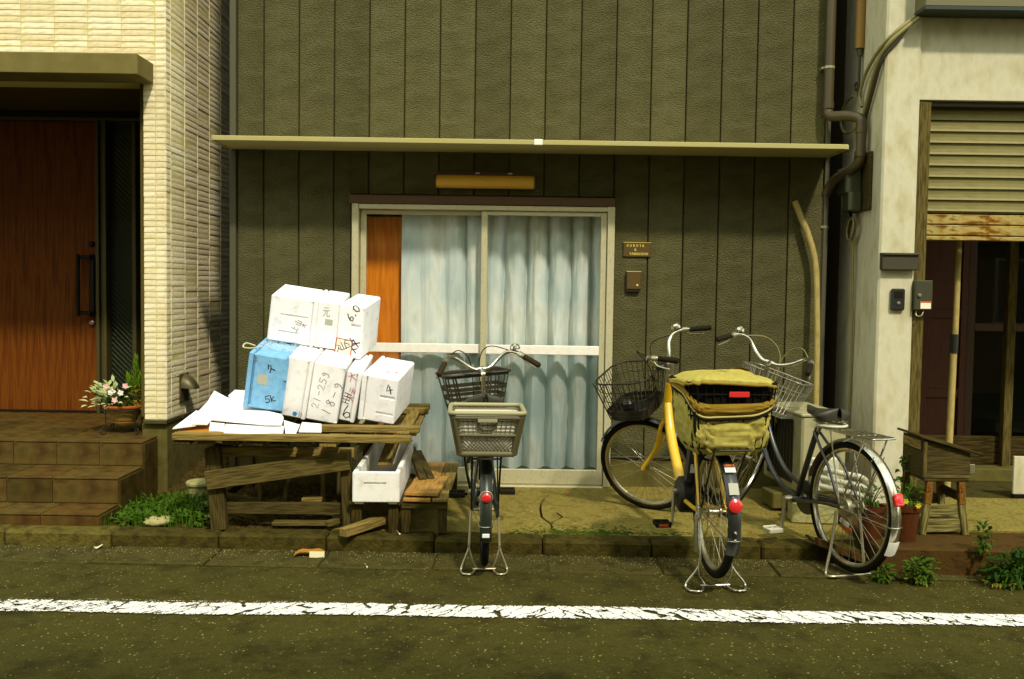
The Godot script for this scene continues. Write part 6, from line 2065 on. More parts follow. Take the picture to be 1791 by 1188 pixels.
func fork(bike: Node3D, tr: Transform3D, low: Vector3, hub: Vector3, rad: float, m: Material, crown: Material) -> void:
	var b := B.new()
	b.xf = tr
	for s: float in [-1.0, 1.0]:
		b.tube(smooth([low + Vector3(0.0, 0.0, s * 0.02), low.lerp(hub, 0.12) + Vector3(0.0, 0, s * 0.045), low.lerp(hub, 0.6) + Vector3(-0.025, 0, s * 0.05), hub + Vector3(-0.005, 0.01, s * 0.055), hub + Vector3(0.004, -0.006, s * 0.055)], 5), 0.0115, 10)
	b.box(low, Vector3(0.03, 0.03, 0.075), 0.006)
	made("fork", b, m, bike)


func place_bike(n: Node3D, at: Vector3, dir: Vector3) -> void:
	n.transform = Transform3D(Basis(UP, atan2(-dir.z, dir.x)), at)


func cable(bike: Node3D, pts: Array, m: Material, r := 0.003) -> void:
	var b := B.new()
	b.tube(smooth(pts, 7), r, 6)
	made("brake_cable", b, m, bike)


func reflector(bike: Node3D, called: String, p: Vector3, r: float, m: Material, tilt := 0.0) -> void:
	var b := B.new()
	b.xf = Transform3D(Basis(Vector3.BACK, PI / 2 + tilt), Vector3.ZERO)
	b.lathe([Vector2(0.0, 0.016), Vector2(r * 0.6, 0.014), Vector2(r, 0.008), Vector2(r, 0.0), Vector2(0.0, 0.0)], 20)
	made(called, b, m, bike, Transform3D(Basis(), p))


func bicycles() -> void:
	centre_bike()
	yellow_bike()
	black_bike()


# small-wheeled shopping bicycle with a plastic basket at each end, seen from behind
func centre_bike() -> void:
	var n := thing("bicycle", "dark shopping bicycle seen from behind with a grey plastic basket on its rear rack", "bicycle", Vector3.ZERO, 0.0, "bicycles parked before the house")
	place_bike(n, Vector3(-0.125, 0, 1.55), Vector3(-0.05, 0, -1.0))
	var r := 0.28
	var rh := Vector3(0, r + 0.03, 0)
	var fh := Vector3(0.98, 0.105 + r, 0)
	var bb := Vector3(0.42, 0.31, 0)
	var ht := Vector3(0.74, 0.80, 0)
	var hl := Vector3(0.80, 0.62, 0)
	var tr := steer_at(ht, hl, 0.26)
	var id := Transform3D()
	wheel(n, rh, r, id, M.alloy)
	wheel(n, fh, r, tr, M.alloy)
	var b := B.new()
	b.tube([hl + Vector3(-0.01, 0.0, 0), ht], 0.019, 14)
	b.tube(smooth([hl.lerp(ht, 0.3), Vector3(0.6, 0.42, 0), Vector3(0.47, 0.33, 0), bb], 6), 0.019, 12)
	b.tube([bb, Vector3(0.285, 0.68, 0)], 0.0165, 12)
	for s: float in [-1.0, 1.0]:
		b.tube([bb + Vector3(0, 0, s * 0.03), rh + Vector3(0.1, 0, s * 0.055), rh + Vector3(0, 0, s * 0.06)], 0.009, 9)
		b.tube([Vector3(0.3, 0.64, s * 0.018), rh + Vector3(0.06, 0.12, s * 0.052), rh + Vector3(0, 0, s * 0.06)], 0.008, 9)
	b.tube([bb - Vector3(0, 0, 0.036), bb + Vector3(0, 0, 0.036)], 0.024, 14)
	made("frame", b, M.frame_green, n)
	fork(n, tr, hl, fh, r, M.frame_green, M.chrome)
	mudguard(n, rh, r + 0.016, 0.35, PI + 0.34, 0.056, M.frame_green, id)
	mudguard(n, fh, r + 0.016, 0.5, PI + 0.2, 0.05, M.frame_green, tr)
	saddle(n, Vector3(0.25, 0.845, 0), Vector3(0.285, 0.66, 0), M.saddle)
	crank(n, bb, -0.15, 0.155, M.rubber)
	var cc := B.new()
	cc.box(Vector3(0.21, 0.315, 0.062), Vector3(0.5, 0.085, 0.02), 0.01)
	made("chain_case", cc, M.frame_green, n)
	rear_rack(n, rh, 0.612, 0.26, -0.27, 0.07, M.wire_dark)
	two_leg_stand(n, rh, 0.115, -0.03, M.alloy)
	reflector(n, "tail_reflector", Vector3(-0.283, 0.43, 0), 0.023, M.reflector_red, 0.0)
	b = B.new()
	b.tube(arc(Vector3.ZERO, UP, Vector3.BACK, 0.03, -1.9, 1.9, 14), 0.004, 6)
	made("reflector_bracket", b, M.alloy, n, Transform3D(Basis(), Vector3(-0.288, 0.43, 0)))
	b = B.new()
	for s: float in [-1.0, 1.0]:
		b.tube([rh + Vector3(0, 0, s * 0.06), rh + Vector3(-0.29, -0.02, s * 0.03), rh + Vector3(-0.30, -0.02, 0)], 0.003, 6)
	made("mudguard_stay", b, M.chrome, n)
	boxed("plate_reflector", rh + Vector3(-0.3, -0.06, 0), Vector3(0.006, 0.02, 0.035), M.sticker_white, n)
	b = B.new()
	b.tube([ht + Vector3(0.0, -0.02, 0), ht + (ht - hl).normalized() * 0.14], 0.0125, 12)
	var stem := ht + (ht - hl).normalized() * 0.14
	b.tube([stem, stem + Vector3(0.035, 0.025, 0)], 0.016, 12)
	b.tube([stem + Vector3(0.035, 0.025, -0.025), stem + Vector3(0.035, 0.025, 0.025)], 0.0165, 12)
	var sm := made("stem", b, M.chrome, n)
	sm.transform = tr
	var ho := tr * Transform3D(Basis(), stem + Vector3(0.035, 0.025, 0))
	var hb := handlebar(n, ho, [Vector3(0, 0, 0), Vector3(0.006, 0.006, 0.05), Vector3(0.02, 0.05, 0.11), Vector3(0.01, 0.082, 0.16), Vector3(-0.045, 0.078, 0.21), Vector3(-0.175, 0.008, 0.29)], 0.115, 1.0, M.grip_brown, M.chrome)
	cable(n, [ho * Vector3(-0.02, 0.08, -0.2), ho * Vector3(0.1, 0.11, -0.1), ho * Vector3(0.12, 0.02, -0.03), tr * (hl + Vector3(0.05, 0.06, -0.03))], M.rubber)
	cable(n, [ho * Vector3(-0.02, 0.08, 0.2), ho * Vector3(0.1, 0.12, 0.08), ho * Vector3(0.12, 0.02, 0.02), tr * (hl + Vector3(0.05, 0.06, 0.03))], M.rubber)
	# front basket: stacked plastic bands on ribs
	var ft := tr * Transform3D(Basis(), Vector3(ht.x + 0.20, 0.655, 0))
	var fb := thing_part("front_basket", n, Vector3.ZERO)
	fb.transform = ft
	var band := func(k: float, hh: float) -> Array:
		return [lerpf(0.105, 0.15, k), lerpf(0.145, 0.195, k)]
	for k in 5:
		var y := [0.02, 0.075, 0.13, 0.185, 0.262][k] as float
		var hh: float = [0.03, 0.02, 0.02, 0.022, 0.018][k]
		var bd := B.new()
		for e in 2:
			var yy := y - hh / 2 if e == 0 else y + hh / 2
			var kk := yy / 0.27
			if e == 1:
				var y0 := y - hh / 2
				var lo := rounded(lerpf(0.105, 0.15, y0 / 0.27), lerpf(0.145, 0.195, y0 / 0.27), 0.05, y0)
				var hi := rounded(lerpf(0.105, 0.15, kk), lerpf(0.145, 0.195, kk), 0.05, yy)
				for i in lo.size():
					var m := (i + 1) % lo.size()
					var out: Vector3 = (lo[i] * Vector3(1, 0, 1)).normalized()
					bd.face(lo[i], lo[m], hi[m], hi[i], out)
					bd.face(lo[i] * Vector3(0.975, 1, 0.975), lo[m] * Vector3(0.975, 1, 0.975), hi[m] * Vector3(0.975, 1, 0.975), hi[i] * Vector3(0.975, 1, 0.975), -out)
					bd.face(hi[i], hi[m], hi[m] * Vector3(0.975, 1, 0.975), hi[i] * Vector3(0.975, 1, 0.975), UP)
					bd.face(lo[i], lo[m], lo[m] * Vector3(0.975, 1, 0.975), lo[i] * Vector3(0.975, 1, 0.975), Vector3.DOWN)
		made("basket_band", bd, M.basket_brown, fb)
	var rim := B.new()
	rim.tube(rounded(0.153, 0.198, 0.05, 0.272), 0.007, 8, false, true)
	made("basket_rim", rim, M.basket_brown, fb)
	for i in 14:
		var lo := rounded(0.103, 0.143, 0.05, 0.01)
		var hi := rounded(0.149, 0.194, 0.05, 0.27)
		var q := int(lo.size() * i / 14.0)
		boxed_bar("basket_rib", lo[q], hi[q], 0.012, 0.004, M.basket_brown, fb)
	var fl := B.new()
	fl.box(Vector3(0, 0.005, 0), Vector3(0.2, 0.008, 0.28), 0.003)
	made("basket_floor", fl, M.basket_brown, fb)
	# rear basket
	var rb := thing_part("rear_basket", n, Vector3(-0.16, 0.622, 0))
	var H := 0.215
	var hx := [0.115, 0.17]
	var hz := [0.132, 0.172]
	fl = B.new()
	fl.box(Vector3(0, 0.006, 0), Vector3(0.23, 0.012, 0.26), 0.004)
	made("basket_floor", fl, M.basket_grey, rb)
	rim = B.new()
	rim.tube(rounded(hx[1] + 0.004, hz[1] + 0.004, 0.03, H), 0.011, 10, false, true)
	made("basket_rim", rim, M.basket_rim, rb)
	rim = B.new()
	rim.tube(rounded(hx[1] - 0.002, hz[1] - 0.002, 0.03, H - 0.022), 0.009, 8, false, true)
	made("basket_edge", rim, M.basket_grey, rb)
	rim = B.new()
	rim.tube(rounded(lerpf(hx[0], hx[1], 0.5), lerpf(hz[0], hz[1], 0.5), 0.03, H * 0.5), 0.008, 8, false, true)
	made("basket_edge", rim, M.basket_grey, rb)
	rim = B.new()
	rim.tube(rounded(hx[0] + 0.002, hz[0] + 0.002, 0.03, 0.016), 0.015, 8, false, true)
	made("basket_edge", rim, M.basket_grey, rb)
	var lin := B.new()
	var l0 := rounded(hx[0] - 0.006, hz[0] - 0.006, 0.03, 0.015)
	var l1 := rounded(hx[1] - 0.016, hz[1] - 0.016, 0.03, H * 0.9)
	for i in l0.size():
		var m := (i + 1) % l0.size()
		lin.face(l0[i], l0[m], l1[m], l1[i], -(l0[i] * Vector3(1, 0, 1)).normalized())
	made("basket_liner", lin, M.liner, rb)
	var lat := B.new()
	var ver := B.new()
	for side in 4:
		var along := side % 2 == 0    # the two ends run across, the two flanks along
		var sg := -1.0 if side < 2 else 1.0
		var at := func(s: float, k: float) -> Vector3:
			var x: float = lerpf(hx[0], hx[1], k)
			var z: float = lerpf(hz[0], hz[1], k)
			return Vector3(sg * x, H * k, s * (z - 0.012)) if along else Vector3(s * (x - 0.012), H * k, sg * z)
		# corner posts
		for s: float in [-1.0, 1.0]:
			lat.tube([at.call(s, 0.05), at.call(s, 0.95)], 0.01, 6)
		# diamond lattice below, grid of bars above
		var cells := 15 if along else 13
		for k in cells:
			for dgn: float in [-1.0, 1.0]:
				var s0 := -0.95 + 1.9 * k / (cells - 1.0)
				var s1 := s0 + dgn * 0.62
				var k1 := 0.48
				if absf(s1) > 0.96:
					k1 = 0.08 + 0.40 * (0.96 * signf(s1) - s0) / (s1 - s0)
					s1 = 0.96 * signf(s1)
				if k1 > 0.1:
					lat.tube([at.call(s0, 0.08), at.call(s1, k1)], 0.0021, 5, false)
		for k in 5:
			ver.tube([at.call(-0.95, 0.56 + k * 0.085), at.call(0.95, 0.56 + k * 0.085)], 0.0022, 5, false)
		for k in 13:
			var s := -0.9 + 1.8 * k / 12.0
			ver.tube([at.call(s, 0.52), at.call(s, 0.93)], 0.0016, 5, false)
		if along and sg < 0:
			lat.tube([at.call(-0.32, 0.93), at.call(-0.28, 0.72), at.call(-0.14, 0.63), at.call(0.14, 0.63), at.call(0.28, 0.72), at.call(0.32, 0.93)], 0.006, 7)
	made("basket_lattice", lat, M.basket_lattice, rb)
	made("basket_bars", ver, M.basket_lattice, rb)
	boxed("name_strip", Vector3(-hx[1] - 0.004, H - 0.034, 0), Vector3(0.006, 0.018, 0.092), M.basket_rim, rb, 0.002)


func rounded(hx: float, hz: float, cr: float, y: float) -> Array:
	var pts := []
	for c: Array in [[1, 1, 0.0], [-1, 1, PI / 2], [-1, -1, PI], [1, -1, PI * 1.5]]:
		for i in 6:
			var a: float = c[2] + PI / 2 * i / 5
			pts.append(Vector3(c[0] * (hx - cr) + cos(a) * cr, y, c[1] * (hz - cr) + sin(a) * cr))
	return pts


func boxed_bar(called: String, a: Vector3, b: Vector3, w: float, t: float, m: Material, parent: Node) -> void:
	var up := ((a + b) / 2.0 * Vector3(1, 0, 1)).normalized()
	plank(called, a, b, w, t, m, parent, up, 0.001)


# yellow electric bicycle, back wheel to the street, front wheel turned far to the left
func yellow_bike() -> void:
	var n := thing("bicycle", "yellow electric bicycle with a khaki covered rear basket and its front wheel turned left", "bicycle", Vector3.ZERO, 0.0, "bicycles parked before the house")
	place_bike(n, Vector3(0.985, 0, 1.75), Vector3(-0.11, 0, -1.2))
	var r := 0.315
	var rf := 0.295
	var rh := Vector3(0, r + 0.045, 0)
	var fh := Vector3(1.17, 0.105 + rf, 0)
	var bb := Vector3(0.47, 0.36, 0)
	var ht := Vector3(0.90, 0.90, 0)
	var hl := Vector3(0.965, 0.72, 0)
	var tr := steer_at(ht, hl, 1.0)
	var id := Transform3D()
	wheel(n, rh, r, id, M.alloy, 0.021)
	wheel(n, fh, rf, tr, M.alloy)
	var b := B.new()
	b.tube([hl + Vector3(0.01, -0.03, 0), ht], 0.024, 16)
	b.tube(smooth([hl.lerp(ht, 0.35), Vector3(0.86, 0.62, 0), Vector3(0.70, 0.46, 0), Vector3(0.60, 0.38, 0), bb], 7), [0.022, 0.023, 0.024, 0.025, 0.025, 0.026, 0.027, 0.027, 0.027, 0.027, 0.027, 0.027, 0.027, 0.027, 0.027, 0.027, 0.027, 0.027, 0.027, 0.026, 0.026, 0.026, 0.026, 0.026, 0.025, 0.025, 0.025, 0.024, 0.023], 16)
	b.tube([bb + Vector3(-0.02, 0.05, 0), Vector3(0.29, 0.80, 0)], 0.018, 12)
	for s: float in [-1.0, 1.0]:
		b.tube(smooth([bb + Vector3(-0.06, -0.03, s * 0.035), rh + Vector3(0.2, -0.02, s * 0.05), rh + Vector3(0.0, 0, s * 0.068)], 5), 0.011, 10)
		b.tube(smooth([Vector3(0.31, 0.72, s * 0.018), rh + Vector3(0.14, 0.2, s * 0.05), rh + Vector3(0, 0, s * 0.068)], 5), 0.0105, 10)
	made("frame", b, M.frame_yellow, n)
	fork(n, tr, hl + Vector3(0.012, -0.035, 0), fh, rf, M.frame_yellow, M.chrome)
	var mo := B.new()
	mo.xf = Transform3D(Basis(Vector3.RIGHT, PI / 2), bb + Vector3(-0.01, -0.01, 0))
	mo.lathe([Vector2(0, -0.062), Vector2(0.075, -0.06), Vector2(0.095, -0.045), Vector2(0.098, 0.04), Vector2(0.08, 0.058), Vector2(0, 0.06)], 28)
	made("motor", mo, M.black_plastic, n)
	var bat := boxed("battery", Vector3(0.325, 0.585, 0), Vector3(0.09, 0.33, 0.085), M.black_plastic, n, 0.018, Basis(Vector3.BACK, 0.36))
	for q: Array in [[0.09, 0.05, M.sticker_green], [0.045, 0.04, M.sticker_white], [-0.06, 0.05, M.sticker_white]]:
		boxed("battery_label", Vector3(-0.0455, q[0], -0.02), Vector3(0.001, q[1], 0.03), q[2], bat, 0.0)
	mudguard(n, rh, r + 0.017, 0.55, PI + 0.42, 0.062, M.frame_black, id)
	mudguard(n, fh, rf + 0.016, 0.6, PI + 0.15, 0.05, M.frame_black, tr)
	boxed("guard_sticker", rh + Vector3(-0.236, 0.247, 0.0), Vector3(0.002, 0.03, 0.05), M.sticker_white, n, 0.0, Basis(Vector3.BACK, -0.8))
	boxed("guard_sticker", rh + Vector3(-0.218, 0.263, 0.0), Vector3(0.002, 0.012, 0.05), M.sticker_orange, n, 0.0, Basis(Vector3.BACK, -0.88))
	boxed("guard_sticker", rh + Vector3(-0.296, 0.17, 0.0), Vector3(0.002, 0.055, 0.045), M.label_grey, n, 0.0, Basis(Vector3.BACK, -0.5))
	reflector(n, "tail_reflector", rh + Vector3(-0.325, 0.10, 0.0), 0.031, M.reflector_red, -0.1)
	b = B.new()
	for s: float in [-1.0, 1.0]:
		b.tube([rh + Vector3(0, 0, s * 0.066), rh + Vector3(-0.33, -0.06, s * 0.034), rh + Vector3(-0.342, -0.06, 0)], 0.003, 6)
	made("mudguard_stay", b, M.chrome, n)
	for yy: float in [-0.02, -0.055]:
		reflector(n, "guard_bolt", rh + Vector3(-0.333, yy, 0), 0.007, M.chrome, 0.1)
	saddle(n, Vector3(0.26, 0.93, 0), Vector3(0.29, 0.78, 0), M.saddle)
	crank(n, bb, 1.45, 0.165, M.rubber, true)
	boxed("chain_case", Vector3(0.22, 0.365, 0.075), Vector3(0.46, 0.09, 0.02), M.black_plastic, n, 0.009)
	rear_rack(n, rh, 0.705, 0.24, -0.3, 0.075, M.wire_dark)
	two_leg_stand(n, rh, 0.145, -0.05, M.chrome)
	b = B.new()
	b.tube([Vector3(0, 0, -0.075) + rh, Vector3(0.0, -0.02, -0.085) + rh, Vector3(0.03, -0.2, -0.075)+rh], 0.011, 9)
	b.box(rh + Vector3(0.0, 0.0, -0.075), Vector3(0.05, 0.06, 0.02), 0.006)
	made("stand_bracket", b, M.alloy, n)
	# stem, bars, front light, basket
	b = B.new()
	b.xf = tr
	var up := (ht - hl).normalized()
	b.tube([ht, ht + up * 0.05], 0.022, 12)
	b.tube([ht, ht + up * 0.12], 0.0125, 12)
	var stem := ht + up * 0.12
	b.tube([stem, stem + Vector3(0.03, 0.0, 0)], 0.017, 12)
	b.tube([stem + Vector3(0.03, 0.0, -0.025), stem + Vector3(0.03, 0.0, 0.025)], 0.0165, 12)
	made("stem", b, M.alloy, n)
	var ho := tr * Transform3D(Basis(), stem + Vector3(0.03, 0, 0))
	var hb := handlebar(n, ho, [Vector3(0, 0, 0), Vector3(0.004, 0.0, 0.05), Vector3(0.02, 0.03, 0.11), Vector3(0.03, 0.085, 0.17), Vector3(0.0, 0.115, 0.215), Vector3(-0.06, 0.115, 0.25), Vector3(-0.19, 0.10, 0.285)], 0.12, 1.0, M.rubber, M.chrome)
	boxed("display", Vector3(-0.02, 0.03, -0.13), Vector3(0.05, 0.03, 0.06), M.black_plastic, hb, 0.006)
	var lt := B.new()
	lt.xf = tr
	lt.box(fh + Vector3(0.02, rf + 0.09, 0), Vector3(0.07, 0.06, 0.06), 0.015)
	made("front_light", lt, M.black_plastic, n)
	cable(n, [ho * Vector3(0.02, 0.11, 0.2), ho * Vector3(0.11, 0.1, 0.1), ho * Vector3(0.1, 0.0, 0.02), tr * (hl + Vector3(0.05, 0.02, 0.02))], M.rubber)
	cable(n, [ho * Vector3(0.02, 0.11, -0.2), ho * Vector3(0.12, 0.12, -0.1), ho * Vector3(0.1, -0.02, -0.02), tr * (hl + Vector3(0.05, 0.02, -0.02))], M.rubber)
	var fb := wire_basket("front_basket", n, tr * Transform3D(Basis(Vector3.BACK, 0.06), Vector3(ht.x + 0.245, 0.745, 0)), Vector3(0.165, 0.09, 0.195), Vector3(0.115, 0.07, 0.15), 0.24, 9, 12, 4, 0.0024, M.wire_dark)
	boxed("basket_floor", Vector3(0, 0.004, 0), Vector3(0.2, 0.008, 0.27), M.black_plastic, fb, 0.003)
	var bnd := B.new()
	for k in 2:
		var lo := rounded(0.119 + 0.008 * k, 0.153 + 0.009 * k, 0.07, 0.0 + 0.03 * k)
		var hi := rounded(0.127 + 0.006 * k, 0.162 + 0.007 * k, 0.07, 0.028 + 0.03 * k)
		for i in lo.size():
			var m2 := (i + 1) % lo.size()
			bnd.face(lo[i], lo[m2], hi[m2], hi[i], (lo[i] * Vector3(1, 0, 1)).normalized())
	made("basket_band", bnd, M.wire_dark, fb)
	# rear basket inside its khaki cover
	var bag := thing_part("covered_basket", n, Vector3(-0.08, 0.705, 0.0))
	var rbk := wire_basket("inner_basket", bag, Transform3D(Basis(), Vector3(0, 0.0, 0)), Vector3(0.195, 0.05, 0.205), Vector3(0.15, 0.05, 0.17), 0.30, 10, 10, 6, 0.0035, M.bag_black)
	var lin := B.new()
	_loft(lin, func(a, t): return bag_pt(a, lerpf(0.0, 0.30, t), 0.94), 40, 8)
	made("lining", lin, M.bag_black, bag)
	var nz := FastNoiseLite.new()
	nz.seed = 15
	nz.frequency = 1.6
	# lower cloth: hem sags towards the back of the bicycle
	var low := B.new()
	_loft(low, func(a, t):
		var back := clampf(-cos(a) * 0.5 + 0.5, 0.0, 1.0)
		var hem := lerpf(0.31, 0.15, pow(back, 1.3)) + 0.012 * sin(a * 3.0)
		var p := bag_pt(a, lerpf(-0.035, hem, t), 1.02)
		var out := (p * Vector3(1, 0, 1)).normalized()
		var crease := 0.016 * nz.get_noise_2d(a * 2.2, t * 1.6) + 0.010 * nz.get_noise_2d(a * 6.0 + t * 3.0, t * 5.0)
		crease -= 0.016 * exp(-pow((absf(fposmod(a, TAU) - PI) - 0.55 * (1.0 - t)) * 7.0, 2.0)) * (1.0 - 0.5 * t)
		var bulge := 0.014 * sin(PI * clampf(t * 1.1, 0.0, 1.0))
		return p + out * (crease + bulge), 72, 22)
	made("cloth", low, M.khaki, bag)
	var roll := B.new()
	_loft(roll, func(a, t):
		var back := clampf(-cos(a) * 0.5 + 0.5, 0.0, 1.0)
		var hem := lerpf(0.31, 0.15, pow(back, 1.3)) + 0.012 * sin(a * 3.0)
		var p := bag_pt(a, hem + lerpf(0.004, lerpf(0.012, 0.052, back) + 0.012 * sin(a * 2.0 + 0.6), t), 1.035)
		var out := (p * Vector3(1, 0, 1)).normalized()
		return p + out * (0.016 * sin(PI * t) + 0.012 * nz.get_noise_2d(a * 4.0, 3.0 + t * 3.0)), 72, 10)
	made("rolled_flap", roll, M.khaki_dark, bag)
	for e: Array in [[1.065, 0.0, M.piping, 0.005], [1.06, -0.012, M.bag_black, 0.006]]:
		var pp := B.new()
		var pts := []
		for i in 64:
			var a := TAU * i / 64
			var back := clampf(-cos(a) * 0.5 + 0.5, 0.0, 1.0)
			var hem := lerpf(0.31, 0.15, pow(back, 1.3)) + 0.012 * sin(a * 3.0)
			pts.append(bag_pt(a, hem + e[1], e[0]))
		pp.tube(pts, e[3], 7, false, true)
		made("piping", pp, e[2], bag)
	var lid := B.new()
	_loft(lid, func(a, t):
		var p := bag_pt(a, 0.315, 1.05)
		var k := cos(t * PI * 0.5)
		var wob := 0.010 * nz.get_noise_2d(a * 2.0, 9.0)
		return Vector3(p.x * k, 0.305 + 0.034 * sin(t * PI * 0.5) + wob + 0.012 * sin(a * 2.0 + 0.8) * k, p.z * k), 60, 10)
	_loft(lid, func(a, t):
		var p := bag_pt(a, 0.315, 1.05)
		return Vector3(p.x, 0.305 + 0.010 * nz.get_noise_2d(a * 2.0, 9.0) + 0.012 * sin(a * 2.0 + 0.8) - 0.014 * t, p.z), 60, 3)
	made("lid", lid, M.khaki, bag)
	var lp := B.new()
	var lpts := []
	for i in 60:
		var a := TAU * i / 60
		var p := bag_pt(a, 0.315, 1.062)
		lpts.append(Vector3(p.x, 0.291 + 0.010 * nz.get_noise_2d(a * 2.0, 9.0) + 0.012 * sin(a * 2.0 + 0.8), p.z))
	lp.tube(lpts, 0.006, 7, false, true)
	made("piping", lp, M.khaki_dark, bag)
	boxed("red_strip", Vector3(-0.2, 0.252, 0.02), Vector3(0.006, 0.026, 0.095), M.reflector_red, bag, 0.003)
	var strap := B.new()
	strap.tube(smooth([bag_pt(PI + 0.75, 0.17, 1.09), bag_pt(PI + 0.75, 0.08, 1.12), bag_pt(PI + 0.75, -0.04, 1.02), bag_pt(PI + 0.75, -0.07, 0.6)], 5), 0.007, 6, true, false, 0.4)
	made("strap", strap, M.bag_black, bag)


# outline of the covered basket at angle a and height y
func bag_pt(a: float, y: float, k: float) -> Vector3:
	var t := clampf(y / 0.3, -0.12, 1.1)
	var hx := lerpf(0.155, 0.2, t) * k
	var hz := lerpf(0.165, 0.205, t) * k
	if y < 0.02:
		var q := clampf((0.02 - y) / 0.055, 0.0, 1.0)
		hx *= 1.0 - 0.12 * q * q
		hz *= 1.0 - 0.12 * q * q
	var c := cos(a)
	var s := sin(a)
	var e := 0.38
	return Vector3(hx * signf(c) * pow(absf(c), e), y, hz * signf(s) * pow(absf(s), e))


func _loft(b: B, f: Callable, na: int, nt: int) -> void:
	var g := []
	for i in na:
		var row := []
		for j in nt + 1:
			row.append(f.call(TAU * i / na, float(j) / nt))
		g.append(row)
	var nr := []
	for i in na:
		var row := []
		for j in nt + 1:
			var du: Vector3 = g[(i + 1) % na][j] - g[(i + na - 1) % na][j]
			var dv: Vector3 = g[i][mini(j + 1, nt)] - g[i][maxi(j - 1, 0)]
			var nn := dv.cross(du).normalized()
			if nn == Vector3.ZERO:
				nn = UP
			row.append(nn)
		nr.append(row)
	for i in na:
		var m := (i + 1) % na
		for j in nt:
			b.t(g[i][j], g[m][j], g[m][j + 1], nr[i][j], nr[m][j], nr[m][j + 1])
			b.t(g[i][j], g[m][j + 1], g[i][j + 1], nr[i][j], nr[m][j + 1], nr[i][j + 1])


# black city bicycle at the right, its front wheel and silver basket turned to the right
func black_bike() -> void:
	var n := thing("bicycle", "black city bicycle with chrome mudguards, wire front basket and bare rear rack", "bicycle", Vector3.ZERO, 0.0, "bicycles parked before the house")
	place_bike(n, Vector3(1.715, 0, 1.545), Vector3(-0.326, 0, -0.946))
	var r := 0.328
	var rh := Vector3(0, r + 0.02, 0)
	var fh := Vector3(1.09, 0.105 + r, 0)
	var bb := Vector3(0.455, 0.30, 0)
	var ht := Vector3(0.815, 0.885, 0)
	var hl := Vector3(0.885, 0.71, 0)
	var tr := steer_at(ht, hl, -0.95)
	var id := Transform3D()
	wheel(n, rh, r, id, M.chrome, 0.018)
	wheel(n, fh, r, tr, M.chrome, 0.018)
	var b := B.new()
	b.tube([hl + Vector3(0.008, -0.02, 0), ht], 0.0185, 14)
	# two curved down tubes side by side one over the other
	b.tube(smooth([hl + Vector3(-0.008, 0.02, 0), Vector3(0.765, 0.5, 0), Vector3(0.64, 0.37, 0), bb + Vector3(0.02, 0.005, 0)], 7), 0.014, 12)
	b.tube(smooth([ht + Vector3(0.008, -0.03, 0), Vector3(0.71, 0.6, 0), Vector3(0.58, 0.45, 0), Vector3(0.43, 0.385, 0)], 7), 0.013, 12)
	b.tube([bb, Vector3(0.285, 0.71, 0)], 0.0155, 12)
	for s: float in [-1.0, 1.0]:
		b.tube([bb + Vector3(-0.01, 0, s * 0.03), rh + Vector3(0.12, -0.005, s * 0.055), rh + Vector3(0, 0, s * 0.062)], 0.009, 9)
		b.tube([Vector3(0.295, 0.69, s * 0.016), rh + Vector3(0.12, 0.18, s * 0.048), rh + Vector3(0, 0, s * 0.062)], 0.0075, 9)
	b.tube([bb - Vector3(0, 0, 0.036), bb + Vector3(0, 0, 0.036)], 0.023, 14)
	made("frame", b, M.frame_black, n)
	fork(n, tr, hl + Vector3(0.01, -0.03, 0), fh, r, M.chrome, M.chrome)
	mudguard(n, rh, r + 0.018, 0.28, PI + 0.45, 0.056, M.chrome, id)
	mudguard(n, fh, r + 0.017, 0.7, PI + 0.25, 0.05, M.chrome, tr)
	b = B.new()
	b.sheet(16, 5, func(s, t):
		var a: float = lerpf(PI + 0.30, PI + 0.52, s)
		var e: float = (t - 0.5) * 2.0
		return Vector3(cos(a) * (r + 0.021 - 0.010 * e * e), sin(a) * (r + 0.021 - 0.010 * e * e), e * 0.031), 0.002)
	made("mud_flap", b, M.sticker_white, n, Transform3D(Basis(), rh))
	reflector(n, "tail_reflector", rh + Vector3(-0.343, 0.105, 0.0), 0.026, M.reflector_red, -0.3)
	boxed("reflector_case", rh + Vector3(-0.345, 0.105, 0), Vector3(0.02, 0.06, 0.05), M.reflector_red, n, 0.006, Basis(Vector3.BACK, -0.3))
	b = B.new()
	for s: float in [-1.0, 1.0]:
		b.tube([rh + Vector3(0, 0, s * 0.064), rh + Vector3(-0.34, -0.03, s * 0.032), rh + Vector3(-0.348, -0.03, 0)], 0.003, 6)
		b.tube([rh + Vector3(0, 0, s * 0.064), rh + Vector3(-0.2, 0.285, s * 0.03)], 0.003, 6)
	made("mudguard_stay", b, M.chrome, n)
	saddle(n, Vector3(0.235, 0.80, 0), Vector3(0.285, 0.69, 0), M.saddle)
	b = B.new()
	for k in 9:
		var a := k * 0.7
		b.tube([Vector3(0.2 + 0.05 * sin(a), 0.745 + 0.012 * k * 0.5, -0.06), Vector3(0.2 + 0.05 * cos(a * 1.3), 0.75 + 0.006 * k, 0.06)], 0.004, 6)
	b.tube(arc(Vector3(0.17, 0.74, 0), Vector3.RIGHT, Vector3.BACK, 0.075, 0, TAU * 19 / 20, 19), 0.007, 7, false, true)
	made("wire_lock", b, M.white_plastic, n)
	crank(n, bb, 1.62, 0.165, M.white_plastic)
	b = B.new()
	b.box(Vector3(0.215, 0.325, 0.064), Vector3(0.5, 0.05, 0.02), 0.008, Basis(Vector3.BACK, -0.05))
	b.xf = Transform3D(Basis(Vector3.RIGHT, PI / 2), bb + Vector3(0, 0, 0.064))
	b.lathe([Vector2(0, -0.01), Vector2(0.09, -0.01), Vector2(0.095, 0.0), Vector2(0.09, 0.01), Vector2(0, 0.01)], 28)
	made("chain_case", b, M.frame_black, n)
	rear_rack(n, rh, 0.725, 0.24, -0.235, 0.068, M.chrome)
